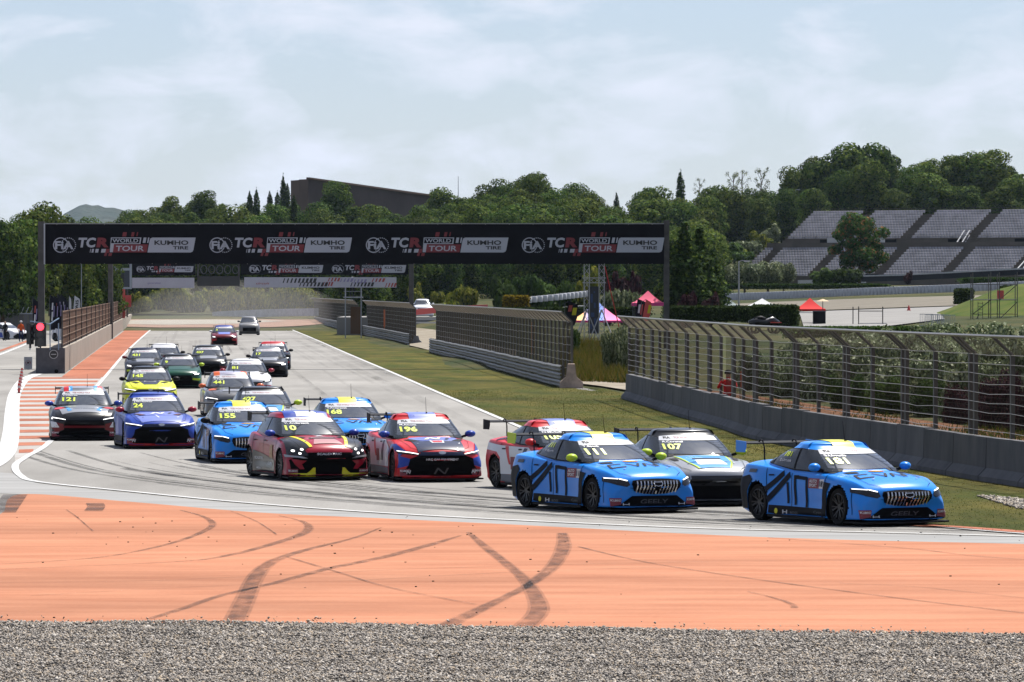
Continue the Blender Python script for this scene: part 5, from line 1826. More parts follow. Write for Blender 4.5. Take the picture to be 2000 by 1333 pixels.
m_wht = mat('decal_white', (0.62, 0.63, 0.66), 0.45)
m_dgr = mat('decal_grey', (0.06, 0.065, 0.075), 0.5)
m_kum = mat('sticker_red', (0.20, 0.012, 0.03), 0.5)
m_seam = mat('panel_gap', (0.006, 0.006, 0.007), 0.8)
PAINTS = {}
def paint(name, c, rough=0.42, coat=0.32, metal=0.0):
    return mat('paint_' + name, c, rough, coat=coat, metal=metal, var=0.0, spec=0.15)

def add_car(front_px, app, style, label, paint_m, lod=2, group=None, sc=1.0, mirror=None, roof=None, wing_end=None, name='race_car'):
    """front_px: photograph pixel of the ground point under the middle of the front axle; app: turn to the right as seen by the camera"""
    g0 = G(*front_px)
    th = math.degrees(math.atan2(g0.x, g0.y))
    psi = R(app - th)                       # heading from "towards the camera" to the right
    hd = Vector((math.sin(psi), -math.cos(psi), 0))
    c = g0 - hd * XF * sc
    rz = math.atan2(hd.y, hd.x)
    t = thing(name, (c.x, c.y, 0), label, 'car', group, rz)
    t.scale = (sc, sc, sc * 1.035)
    S = shell(style)
    link('body', S['body'], [paint_m, m_blkm], t)
    link('cabin', S['cabin'], [roof or paint_m], t)
    C = STYLES[style]['cab']
    zr = C['zr']
    dz = zr - 1.43
    tail, nose = STYLES[style]['tail'], STYLES[style]['nose']
    # wheels
    for xa in (XF, XR):
        for sy in (-1, 1):
            w = bpy.data.objects.new('wheel', None)
            w.empty_display_size = 0.1
            COL.objects.link(w); w.parent = t
            w.location = (xa, sy * .815, WR)
            steer = (R(-3) if xa > 0 else 0)
            w.rotation_euler = (0, 0.3, steer + (math.pi if sy > 0 else 0))
            link('tyre', tyre_me, m_tyre, w)
            if lod >= 1:
                link('rim', rim_me, m_rim, w)
            if lod >= 2:
                link('spokes', spoke_me, m_rim, w)
    # glass
    zw0 = .955 if style != 'suv' else 1.15
    ws = [(-.70, zw0 + .012), (-.5, zw0 - .002), (0, zw0 - .012), (.5, zw0 - .002), (.70, zw0 + .012), (.60, 1.20 + dz), (.56, 1.268 + dz), (.3, 1.29 + dz), (0, 1.295 + dz), (-.3, 1.29 + dz), (-.56, 1.268 + dz), (-.60, 1.20 + dz)]
    link('windscreen', decal(style, 'front', [ws], .006), m_glass, t)
    if style == 'hatch':
        wins = [('side_window', [(.84, .92), (.32, 1.235 + dz), (.02, 1.275 + dz), (-.24, 1.285 + dz), (-.24, .945)]), ('side_window', [(-.31, .95), (-.31, 1.285 + dz), (-1.0, 1.265 + dz), (-1.12, 1.0)]), ('quarter_window', [(-1.18, 1.03), (-1.08, 1.255 + dz), (-1.36, 1.22 + dz), (-1.52, 1.10)])]
    elif style == 'suv':
        wins = [('side_window', [(.8, 1.14), (.4, 1.5), (-.3, 1.54), (-.3, 1.14)]), ('side_window', [(-.38, 1.14), (-.38, 1.54), (-1.2, 1.52), (-1.2, 1.14)])]
    else:
        wins = [('side_window', [(.86, .90), (.30, 1.22), (.0, 1.268), (-.22, 1.278), (-.22, .935)]), ('side_window', [(-.29, .94), (-.29, 1.28), (-.70, 1.268), (-1.02, 1.205), (-1.08, 1.0)]), ('quarter_window', [(-1.14, 1.012), (-1.08, 1.185), (-1.34, 1.12), (-1.56, 1.065)])]
    for sname in ('right', 'left'):
        if lod >= 1:
            # black surround of the side windows
            al = wins[0][1]; ar = wins[-1][1]
            sur = [(al[0][0] + .05, al[0][1] - .02), (al[1][0] + .03, al[1][1] + .03), (-.25, wins[0][1][3][1] + .02 if style != 'suv' else 1.555), ]
            sur += [(p[0] - .03, p[1] + .02) for p in wins[1][1][2:-1]] + [(p[0] - .04, p[1] + .02) for p in ar[2:-1]] + [(ar[-1][0] - .06, ar[-1][1] - .012)] + [(-.25, al[-1][1] - .025)]
            if style == 'suv':
                sur = [(.88, 1.12), (.42, 1.52), (-.3, 1.56), (-1.24, 1.54), (-1.24, 1.12)]
            flipx = (lambda p: (p[0], p[1])) if sname == 'right' else (lambda p: (-p[0], p[1]))
            link('window_surround', decal(style, sname, [[flipx(p) for p in sur]], .003), m_blk, t)
            for wn, wp in wins:
                link(wn, decal(style, sname, [[flipx(p) for p in wp]], .008), m_glass_s, t)
    # mirrors
    for sy in (-1, 1):
        mo = link('wing_mirror', mirror_me, mirror or paint_m, t, (.64, sy * .975, .99 + (dz if style == 'suv' else 0)))
        if lod >= 1:
            MB().bar((-.02, -sy * .22, -.075), (0.0, -sy * .04, -.02), .05, .05).build('stalk', m_blk, mo)
    if style == 'suv':
        return t, style, lod
    # splitter, skirts
    mb = MB()
    outl = []
    for k in range(13):
        y = -.95 + 1.90 * k / 12
        outl.append((nose + .07 - .22 * (abs(y) / .95) ** 2.6, y))
    poly = [(1.5, -.93)] + outl + [(1.5, .93)]
    mb.prism([(a, b) for a, b in poly], Matrix.Translation((0, 0, .055)), .03)
    link('splitter', mb.mesh('splitter'), m_blk, t)
    if lod >= 1:
        for sy in (-1, 1):
            MB().box((0.0, sy * .925, .105), (1.95, .08, .05)).build('side_skirt', m_blk, t)
    # rear wing
    hw = .76
    zw = zr - .105
    xw = tail + .10 if style == 'sedan' else tail + .02
    mb = MB()
    prof = [(-.14, .035), (-.05, .012), (.06, 0), (.15, .006), (.15, .022), (.05, .03), (-.05, .042), (-.14, .05)]
    vs = []
    for y in (-hw, hw):
        vs += [(xw + a, y, zw + b) for a, b in prof]
    mb.add(vs, [(j, (j + 1) % 8, (j + 1) % 8 + 8, j + 8) for j in range(8)])
    wg = mb.build('rear_wing', m_blk, t)
    for sy in (-1, 1):
        MB().prism([(-.17, -.14), (.13, -.14), (.17, -.05), (.17, .05), (-.17, .07)], Matrix.Translation((xw, sy * hw, zw)) @ Matrix.Rotation(R(90), 4, 'X') @ Matrix.Translation((0, 0, -.008)), .016).build('endplate', wing_end or m_blk, wg)
        if lod >= 1:
            mb = MB()
            yy = sy * .36
            mb.tube([(xw + .18, yy, zw - .30), (xw + .17, yy, zw - .05), (xw + .11, yy, zw + .065), (xw + .03, yy, zw + .075), (xw - .02, yy, zw + .035)], .014, 6)
            mb.build('wing_support', m_blk, wg)
    if lod >= 1:
        MB().tube([(-.05, 0.12, zr - .01), (-.12, 0.12, zr + .34)], [.006, .003], 5).build('antenna', m_blkm, t)
        MB().box((-.02, .12, zr + .005), (.05, .03, .02)).build('antenna_base', m_blkm, t)
    # white sun strip
    ss = [(-.60, 1.192 + dz), (.60, 1.192 + dz), (.558, 1.269 + dz), (.3, 1.291 + dz), (-.3, 1.291 + dz), (-.558, 1.269 + dz)]
    link('sun_strip', decal(style, 'front', [ss], .010), mat('sunstrip_white', (0.56, 0.57, 0.60), 0.25, coat=0.4), t)
    return t, style, lod
def put(car, name, proj, polys, m, off=.006, mirror=False, parent=None):
    t, style, lod = car
    o = link(name, decal(style, proj, polys, off), m, parent or t)
    if mirror:
        if proj in ('front', 'top'):
            pl = [[(-a, b) for a, b in p] for p in polys]
            link(name, decal(style, proj, pl, off), m, parent or t)
        else:
            pl = [[(-a, b) for a, b in p] for p in polys]
            link(name, decal(style, 'left', pl, off), m, parent or t)
    return o
def lettering(car, name, proj, s, x, y, w, h, m, off=.012, **kw):
    t, style, lod = car
    return link(name, decal(style, proj, None, off, texts=[(s, x, y, w, h, kw)]), m, t)
def seams(car):
    bonnet_lines(car)
    for proj, sg in (('right', 1), ('left', -1)):
        for i, pl in enumerate(([(.90, .16), (.90, .88), (.885, .88), (.885, .16)], [(-.235, .16), (-.235, .90), (-.25, .90), (-.25, .16)], [(-.98, .50), (-1.08, .93), (-1.095, .93), (-.995, .50)])):
            put(car, 'panel_gap', proj, [[(a * sg, b) for a, b in pl]], m_seam, .003)
        for x in (-.16, -.98):
            put(car, 'door_handle', proj, [[((x) * sg, .80), ((x + .17) * sg, .805), ((x + .17) * sg, .83), ((x) * sg, .825)]], m_blk, .012)
def bonnet_lines(car):
    for sg in (-1, 1):
        put(car, 'panel_gap', 'top', [[(sg * .735, .98), (sg * .742, .98), (sg * .727, 1.5), (sg * .652, 1.95), (sg * .495, 2.12), (sg * .49, 2.115), (sg * .645, 1.944), (sg * .72, 1.5)]], m_seam, .004)
        put(car, 'panel_gap', 'right' if sg > 0 else 'left', [[(sg * 1.86, .20), (sg * 1.875, .20), (sg * 1.80, .58), (sg * 1.785, .58)]], m_seam, .003)
        put(car, 'bonnet_pin', 'top', [[(sg * .46 + .025 * math.cos(a * 1.047), 1.80 + .025 * math.sin(a * 1.047)) for a in range(6)]], m_chr, .012)
def number(car, s, who=None, strip=('FIA', 'TCR', 'WORLD TOUR')):
    t, style, lod = car
    dz = STYLES[style]['cab']['zr'] - 1.43
    w = .125 * len(s)
    lettering(car, 'race_number', 'front', s, -.60, 1.025 + dz * .5, w, .105, m_num, .013, bold=.035, shear=0.05)
    if who and lod >= 2:
        lettering(car, 'driver_name', 'front', who, -.57, 1.150 + dz, .045 * len(who), .032, m_wht, .0135, bold=.02)
    if lod >= 1:
        lettering(car, 'strip_lettering', 'front', 'FIA', -.50, 1.22 + dz, .13, .04, m_blk, .0135, bold=.03)
        lettering(car, 'strip_lettering', 'front', 'TCR WORLD TOUR', -.30, 1.224 + dz, .50, .036, m_kum, .0135, bold=.03)
def kumho(car, z=.19):
    t, style, lod = car
    nose = STYLES[style]['nose']
    for sg in (-1, 1):
        a0, a1 = (-.905, -.70) if sg < 0 else (.70, .905)
        put(car, 'sticker', 'front', [[(a0, z - .06), (a1, z - .06), (a1, z + .085), (a0, z + .085)]], m_kum, .008)
        if lod >= 2:
            lettering(car, 'sticker_lettering', 'front', 'KUMHO', a0 + .012, z + .025, .18, .04, m_wht, .012, bold=.03)

# ---- blue sedans with vertical-bar grille
m_blue = paint('racing_blue', (0.012, 0.24, 0.80), 0.32)
m_yel_p = paint('yellow', (0.72, 0.66, 0.015))
def blue_sedan(front_px, app, num, who, label, lod=2, mirror=None, wing_end=None, sc=1.0):
    car = add_car(front_px, app, 'sedan', label, m_blue, lod, None, sc, mirror, wing_end=wing_end)
    t = car[0]
    put(car, 'roof_stripe', 'top', [[(-.22, -1.05), (.22, -1.05), (.23, .235), (-.23, .235)]], m_yel_p, .005)
    # grille
    gr_ = [(-.50, .60), (-.53, .53), (-.47, .42), (-.25, .365), (0, .35), (.25, .365), (.47, .42), (.53, .53), (.50, .60), (.25, .625), (0, .63), (-.25, .625)]
    go = put(car, 'grille', 'front', [gr_], m_blkm, .008)
    if lod >= 1:
        for k in range(13):
            y = -.42 + .07 * k
            if k == 6:
                put(car, 'grille_bar', 'front', [[(y - .014, .37), (y + .014, .37), (y + .014, .43), (y - .014, .43)]], m_chr, .022, parent=go)
                continue
            zb_ = .40 - .035 * (1 - (y / .45) ** 2)
            put(car, 'grille_bar', 'front', [[(y - .013, zb_), (y + .013, zb_), (y + .013, .585), (y - .013, .585)]], m_chr, .022, parent=go)
        put(car, 'badge', 'front', [[(-.10, .545), (-.085, .505), (0, .485), (.085, .505), (.10, .545), (.085, .57), (-.085, .57)]], m_chr, .026)
        put(car, 'badge_fill', 'front', [[(-.08, .543), (-.07, .513), (0, .498), (.07, .513), (.08, .543), (.07, .557), (-.07, .557)]], m_blk, .03)
    # headlights
    for sg in (-1, 1):
        pl = [(sg * .56, .52), (sg * .58, .59), (sg * .72, .635), (sg * .90, .645), (sg * .915, .58), (sg * .78, .52), (sg * .62, .49)]
        hl = put(car, 'headlight', 'front', [pl], m_lens, .008)
        put(car, 'light_bar', 'front', [[(sg * .60, .585), (sg * .73, .618), (sg * .73, .632), (sg * .59, .60)]], m_lamp, .014, parent=hl)
        put(car, 'light_bar', 'front', [[(sg * .74, .62), (sg * .885, .632), (sg * .885, .645), (sg * .74, .634)]], m_lamp, .014, parent=hl)
    # lower mouth
    put(car, 'lower_intake', 'front', [[(-.93, .085), (-.91, .13), (-.74, .16), (-.48, .325), (.48, .325), (.74, .16), (.91, .13), (.93, .085)]], m_blkm, .009)
    if lod >= 2:
        lettering(car, 'lettering', 'front', 'GEELY', -.30, .185, .60, .075, m_dgr, .018, bold=.02)
    for sg in (-1, 1):
        if lod >= 1:
            put(car, 'sponsor_mark', 'front', [[(sg * .60 - .07, .13), (sg * .60 - .05, .13), (sg * .60 - .05, .155), (sg * .60 + .05, .155), (sg * .60 + .05, .13), (sg * .60 + .07, .13), (sg * .60 + .07, .20), (sg * .60 + .05, .20), (sg * .60 + .05, .172), (sg * .60 - .05, .172), (sg * .60 - .05, .20), (sg * .60 - .07, .20)]], m_wht, .016)
    # bonnet
    for sg in (-1, 1):
        put(car, 'bonnet_vent', 'top', [[(sg * .40, 1.12), (sg * .64, 1.05), (sg * .62, 1.24), (sg * .42, 1.30)]], m_blk, .006)
    put(car, 'fuel_emblem', 'top', [[(.17 * math.cos(a * .524), 1.18 + .085 * math.sin(a * .524)) for a in range(12)]], mat('emblem_red', (0.5, 0.09, 0.02), 0.4), .006)
    put(car, 'emblem_centre', 'top', [[(.12 * math.cos(a * .524), 1.18 + .058 * math.sin(a * .524)) for a in range(12)]], mat('emblem_yellow', (0.7, 0.45, 0.03), 0.4), .009)
    m_ink = mat('livery_ink', (0.005, 0.008, 0.02), 0.6, spec=0.12)
    def st(a, b, w=.05):
        d = Vector((b[0] - a[0], b[1] - a[1])); n_ = Vector((-d.y, d.x)).normalized() * w / 2
        return [(a[0] - n_.x, a[1] - n_.y), (b[0] - n_.x, b[1] - n_.y), (b[0] + n_.x, b[1] + n_.y), (a[0] + n_.x, a[1] + n_.y)]
    for a, b in (((-.62, 1.42), (-.34, 1.42)), ((-.66, 1.66), (-.34, 1.66)), ((-.62, 1.42), (-.66, 1.66)), ((-.24, 1.40), (-.10, 1.68)), ((-.10, 1.68), (.04, 1.40)), ((.06, 1.68), (.16, 1.40)), ((.16, 1.40), (.30, 1.68)), ((.36, 1.66), (.36, 1.42)), ((.36, 1.42), (.56, 1.42)), ((.56, 1.42), (.62, 1.66))):
        put(car, 'livery_stroke', 'top', [st(a, b)], m_ink, .006)
    # flanks
    for proj, sg in (('right', 1), ('left', -1)):
        if proj == 'left' and lod < 2:
            continue
        f = lambda pl: [[(a * sg, b) for a, b in pl]]
        for a, b, w in (((-1.06, .55), (-.50, .86), .10), ((-1.0, .37), (-.30, .84), .11), ((-.37, .70), (-.35, .33), .07), ((-.13, .82), (-.10, .31), .075), ((.265, .80), (.28, .28), .075), ((-.15, .80), (.27, .78), .06)):
            put(car, 'livery_stroke', proj, f(st(a, b, w)), m_ink, .006)
        put(car, 'livery_block', proj, f([(-1.72, .845), (-1.40, .845), (-1.40, .905), (-1.68, .905)]), mat('livery_grey', (0.03, 0.04, 0.06), 0.5), .006)
        put(car, 'series_sticker', proj, f([(.33, .62), (.70, .62), (.70, .79), (.33, .79)]), m_kum, .008)
        put(car, 'number_sticker', proj, f([(.71, .62), (.86, .62), (.86, .78), (.71, .78)]), m_wht, .008)
        if proj == 'right' and lod >= 2:
            lettering(car, 'lettering', proj, 'AUTO', .37, .715, .26, .055, m_wht, .014, bold=.03)
            lettering(car, 'lettering', proj, 'SPORT', .37, .645, .27, .055, m_wht, .014, bold=.03)
            lettering(car, 'lettering', proj, num[:2], .73, .65, .11, .10, m_blk, .014, bold=.02)
            lettering(car, 'side_number', proj, num, -.78, 1.14, .27, .085, m_num, .014, bold=.03)
            lettering(car, 'driver_name', proj, who, -.86, 1.05, .42, .05, m_wht, .014, bold=.01)
            lettering(car, 'lettering', proj, 'Cyan', .55, .17, .3, .06, m_dgr, .014)
        put(car, 'sill_panel', proj, f([(-.98, .10), (.90, .10), (.92, .27), (-.95, .29)]), m_blk, .005)
        put(car, 'fender_vent', proj, f([(.84, .10), (1.02, .10), (1.02, .55), (1.12, .72), (.86, .74)]), m_blk, .009)
        put(car, 'rear_arch_panel', proj, f([(-2.2, .20), (-1.72, .20), (-1.72, .5), (-1.5, .72), (-1.66, .80), (-2.1, .74)]), m_blk, .006)
        put(car, 'yellow_dot', proj, f([(-.72 + .05 * math.cos(a * .785), .19 + .05 * math.sin(a * .785)) for a in range(8)]), m_yel_p, .012)
        put(car, 'sponsor_mark', proj, f([(-.50, .16), (-.28, .15), (-.28, .21), (-.50, .22)]), m_wht, .012) if False else None
        if proj == 'right' and lod >= 2:
            lettering(car, 'lettering', proj, 'H', -.52, .145, .16, .07, m_wht, .012, bold=.02)
            lettering(car, 'lettering', proj, 'BOSS', -.26, .145, .26, .05, m_dgr, .012, bold=.02)
    kumho(car, .20)
    seams(car)
    number(car, num, who)
    # tail lamp
    for sg in (-1, 1):
        put(car, 'tail_lamp', 'rear', [[(sg * .40, .84), (sg * .76, .80), (sg * .78, .88), (sg * .40, .90)]], mat('tail_red', (0.35, 0.01, 0.015), 0.2, coat=0.6), .006)
    return car
m_lime = paint('lime', (0.45, 0.60, 0.02))
m_redp = paint('red', (0.55, 0.02, 0.025))
m_navy = paint('navy', (0.012, 0.018, 0.055))
m_dblue = paint('deep_blue', (0.010, 0.045, 0.33))
m_lblue = paint('violet_blue', (0.15, 0.20, 0.55))
m_whp = paint('white', (0.66, 0.67, 0.70))
m_silv = paint('silver', (0.34, 0.35, 0.37), 0.3, 0.6, 0.4)
m_char = paint('charcoal', (0.022, 0.023, 0.026), 0.3)
m_sky = paint('sky_blue', (0.05, 0.28, 0.62))
m_orp = paint('orange', (0.62, 0.12, 0.03))
m_crim = paint('crimson', (0.33, 0.010, 0.030), 0.3)
m_ylw = paint('acid_yellow', (0.62, 0.66, 0.02))
m_gren = paint('racing_green', (0.012, 0.075, 0.045), 0.3)
m_maroon = paint('maroon', (0.16, 0.012, 0.02), 0.3)

def wide_mouth(car, lower=m_blkm, line=m_redp, corner=None, badge=True):
    """black mask between slim lamps (the Korean sedans)"""
    lod = car[2]
    put(car, 'front_mask', 'front', [[(-.80, .10), (-.86, .20), (-.74, .36), (-.70, .50), (-.52, .565), (.52, .565), (.70, .50), (.74, .36), (.86, .20), (.80, .10)]], lower, .008)
    put(car, 'nose_panel', 'front', [[(-.52, .565), (-.46, .64), (.46, .64), (.52, .565)]], m_navy, .007)
    for sg in (-1, 1):
        hl = put(car, 'headlight', 'front', [[(sg * .50, .565), (sg * .90, .60), (sg * .92, .66), (sg * .70, .645), (sg * .50, .60)]], m_lens, .010)
        put(car, 'light_bar', 'front', [[(sg * .52, .585), (sg * .90, .645), (sg * .90, .66), (sg * .52, .602)]], m_lamp, .016, parent=hl)
        if corner:
            put(car, 'corner_panel', 'front', [[(sg * .74, .36), (sg * .70, .50), (sg * .90, .55), (sg * .93, .30)]], corner, .010)
    if badge and lod >= 1:
        put(car, 'badge', 'front', [[(.085 * math.cos(a * .524), .62 + .032 * math.sin(a * .524)) for a in range(12)]], m_chr, .014)
    if line:
        put(car, 'lip_line', 'front', [[(-.86, .105), (.86, .105), (.86, .125), (-.86, .125)]], line, .013)
    if lod >= 2:
        lettering(car, 'lettering', 'front', 'N', -.17, .17, .34, .14, mat('mesh_grey', (0.05, 0.05, 0.055), 0.5), .016, bold=.01, shear=.25)
        for sg in (-1, 1):
            lettering(car, 'lettering', 'front', 'N', sg * .73 - .05, .19, .10, .07, m_wht, .016, bold=.03, shear=.2)
    for sg in (-1, 1):
        put(car, 'bonnet_vent', 'top', [[(sg * .36, 1.55), (sg * .56, 1.25), (sg * .68, 1.25), (sg * .52, 1.60)]], m_blk, .008)
def letter_n(car, m=m_wht):
    lettering(car, 'bonnet_mark', 'top', 'N', -.22, 1.18, .46, .20, m, .010, bold=.05, shear=0) if False else None
    put(car, 'bonnet_mark', 'top', [[(-.25, 1.45), (-.13, 1.20), (-.03, 1.20), (.06, 1.36), (.10, 1.20), (.18, 1.20), (.09, 1.45), (0.0, 1.45), (-.09, 1.30), (-.16, 1.45)]], m, .010)
    put(car, 'bonnet_mark', 'top', [[(.22, 1.45), (.30, 1.20), (.37, 1.20), (.29, 1.45)]], m_navy, .010)

def flank(car, items):
    for proj, sg in (('right', 1), ('left', -1)):
        if proj == 'left' and car[2] < 2: continue
        for nm, pl, m, off in items:
            put(car, nm, proj, [[(a * sg, b) for a, b in pl]], m, off)

# ---- the field, front to back
blue_sedan((1722, 1025), 33, '181', 'S.Urrutia', 'leading bright blue sedan number 181 with blue mirrors, farthest right', 2, m_blue, m_blue)
blue_sedan((1240, 1000), 29, '111', 'T.Bjork', 'bright blue sedan number 111 with lime mirror, second car from the right', 2, m_lime, m_lime)
blue_sedan((486, 904), 8, '155', 'Ma Qing Hua', 'bright blue sedan number 155 with black mirror, left of the crimson hatchback', 2, m_blk, m_blk)
blue_sedan((694, 893), 9, '168', 'V.Andersson', 'bright blue sedan number 168 half hidden behind the crimson hatchback', 2, m_blue, m_blk)

# silver car with blue bonnet between the two leading blue sedans
def silver(front_px, app, num, who, label, lod=2):
    car = add_car(front_px, app, 'sedan', label, m_silv, lod, None, 1.0, m_lime, roof=m_char)
    put(car, 'bonnet_panel', 'top', [[(-.50, 1.02), (.50, 1.02), (.42, 1.75), (.30, 2.1), (-.30, 2.1), (-.42, 1.75)]], m_sky, .005)
    for sg in (-1, 1):
        put(car, 'bonnet_line', 'top', [[(sg * .50, 1.02), (sg * .54, 1.02), (sg * .46, 1.75), (sg * .34, 2.1), (sg * .30, 2.1), (sg * .42, 1.75)]], m_lime, .006)
        put(car, 'bonnet_vent', 'top', [[(sg * .56, 1.25), (sg * .70, 1.2), (sg * .66, 1.5), (sg * .56, 1.52)]], m_blk, .006)
        hl = put(car, 'headlight', 'front', [[(sg * .55, .50), (sg * .56, .58), (sg * .90, .64), (sg * .92, .56), (sg * .70, .50)]], m_lens, .010)
        put(car, 'light_bar', 'front', [[(sg * .58, .55), (sg * .88, .60), (sg * .88, .615), (sg * .58, .565)]], m_lamp, .016, parent=hl)
    put(car, 'bonnet_scoop', 'top', [[(-.28, 1.42), (.28, 1.42), (.30, 1.52), (-.30, 1.52)]], m_blk, .008)
    put(car, 'bonnet_print', 'top', [[(-.26, 1.56), (.26, 1.56), (.30, 1.95), (-.30, 1.95)]], m_whp, .007)
    put(car, 'front_mask', 'front', [[(-.84, .09), (-.86, .46), (-.50, .52), (.50, .52), (.86, .46), (.84, .09)]], m_blkm, .008)
    put(car, 'grille', 'front', [[(-.50, .40), (-.52, .58), (.52, .58), (.50, .40)]], m_char, .010)
    put(car, 'lip_line', 'front', [[(-.92, .10), (-.80, .10), (-.80, .125), (-.92, .125)]], m_lime, .012, mirror=True)
    flank(car, [('sill_panel', [(-.98, .10), (.92, .10), (.92, .30), (-.98, .30)], m_blk, .005), ('door_panel', [(-.9, .32), (.8, .32), (.5, .8), (-.8, .8)], m_sky, .005)])
    seams(car); number(car, num, who)
    return car
silver((1376, 987), 17, '107', 'A.Coronel', 'silver car with sky blue bonnet number 107 behind the two leading blue sedans')
silver((520, 858), 5, '427', None, 'silver car with lime mirrors behind the blue sedan number 155')

# Korean sedans in red, white and blue
def tricolor(front_px, app, num, who, label, mirror, body=m_redp):
    car = add_car(front_px, app, 'sedan', label, body, 2, None, 1.0, mirror, roof=m_redp)
    put(car, 'roof_panel', 'top', [[(-.34, -.9), (.34, -.9), (.30, .235), (-.30, .235)]], m_lblue, .005)
    put(car, 'bonnet_panel', 'top', [[(-.52, 1.02), (.52, 1.02), (.56, 1.5), (.50, 2.12), (-.50, 2.12), (-.56, 1.5)]], m_lblue, .004)
    put(car, 'bonnet_panel', 'top', [[(-.56, 1.50), (-.30, 1.60), (.30, 1.60), (.56, 1.50), (.52, 2.16), (-.52, 2.16)]], m_navy, .006)
    put(car, 'bonnet_print', 'top', [[(-.16, 1.58), (.16, 1.58), (.14, 1.80), (-.14, 1.80)]], m_wht, .009)
    put(car, 'bonnet_print', 'top', [[(-.12, 1.62), (.12, 1.62), (.10, 1.76), (-.10, 1.76)]], m_redp, .012)
    letter_n(car)
    wide_mouth(car, corner=m_dblue)
    lettering(car, 'lettering', 'front', 'HRC GAS EQUIPMENT', -.36, .47, .72, .035, m_wht, .016, bold=.02)
    flank(car, [('front_fender_panel', [(.92, .50), (1.0, .78), (1.5, .80), (2.0, .66), (1.9, .52), (1.75, .62), (1.37, .74), (1.1, .66)], m_dblue, .005),
                ('door_panel', [(-1.0, .30), (.88, .30), (.84, .70), (.30, .86), (-1.05, .88)], m_whp, .005),
                ('quarter_panel', [(-1.92, .78), (-1.55, .77), (-1.2, .75), (-1.0, .62), (-1.05, .88), (-1.9, .93)], m_whp, .005),
                ('door_panel', [(-.2, .42), (.1, .42), (.28, .84), (.12, .85)], m_navy, .007),
                ('door_panel', [(-.85, .87), (-.68, .87), (-.56, .50), (-.64, .50)], m_redp, .007),
                ('door_sticker', [(-.56, .40), (-.28, .40), (-.28, .66), (-.56, .66)], m_kum, .009),
                ('sill_panel', [(-.98, .10), (.90, .10), (.90, .27), (-.98, .30)], mat('sill_grey', (0.10, 0.11, 0.14), 0.5), .005),
                ('rear_pillar_panel', [(-1.5, 1.0), (-1.0, 1.28), (-.8, 1.32), (-.85, 1.26), (-1.42, .96)], m_navy, .010)])
    kumho(car, .20); seams(car); number(car, num, who)
    return car
tricolor((848, 940), 12, '196', 'M.Azcona', 'red, white and blue sedan number 196 with blue mirrors beside the crimson hatchback', m_dblue)
tricolor((1146, 960), 24, '105', 'N.Michelisz', 'red, white and blue sedan with red mirror half hidden behind car 111', m_redp)

# blue Korean sedan 24
car = add_car((310, 876), 5.5, 'sedan', 'deep blue sedan number 24 with red mirrors, second from the left', m_dblue, 2, None, 1.0, m_crim)
put(car, 'bonnet_panel', 'top', [[(-.60, 1.02), (.60, 1.02), (.64, 1.6), (.52, 2.12), (-.52, 2.12), (-.64, 1.6)]], m_lblue, .004)
letter_n(car); wide_mouth(car, corner=m_dblue)
put(car, 'bonnet_print', 'top', [[(-.12, 1.62), (-.09, 1.62), (-.02, 1.9), (-.06, 1.9)]], m_wht, .009)
for sg in (-1, 1):
    put(car, 'vent_lining', 'top', [[(sg * .40, 1.52), (sg * .57, 1.28), (sg * .62, 1.28), (sg * .48, 1.54)]], m_maroon, .010)
flank(car, [('sill_panel', [(-.98, .10), (.90, .10), (.90, .30), (-.98, .30)], m_blk, .005), ('door_panel', [(-.9, .34), (.7, .34), (.6, .7), (-.8, .8)], m_lblue, .005)])
kumho(car, .20); seams(car); number(car, '24', 'J.Ehrlacher')
# yellow Korean sedan 145
car = add_car((293, 796), 1.5, 'sedan', 'acid yellow sedan number 145 with black bonnet panel', m_ylw, 2, None, 1.0, m_blk, roof=m_char)
put(car, 'bonnet_panel', 'top', [[(-.40, 1.02), (.40, 1.02), (.32, 1.5), (.22, 1.85), (-.22, 1.85), (-.32, 1.5)]], m_navy, .005)
put(car, 'bonnet_print', 'top', [[(.22 * math.cos(a * .524), 1.32 + .11 * math.sin(a * .524)) for a in range(12)]], m_wht, .008)
put(car, 'bonnet_print', 'top', [[(.18 * math.cos(a * .524), 1.32 + .08 * math.sin(a * .524)) for a in range(12)]], m_navy, .011)
wide_mouth(car, line=None)
kumho(car, .2); seams(car); number(car, '145', 'M.Girolami')
flank(car, [('sill_panel', [(-.98, .10), (.90, .10), (.90, .30), (-.98, .30)], m_blk, .005)])

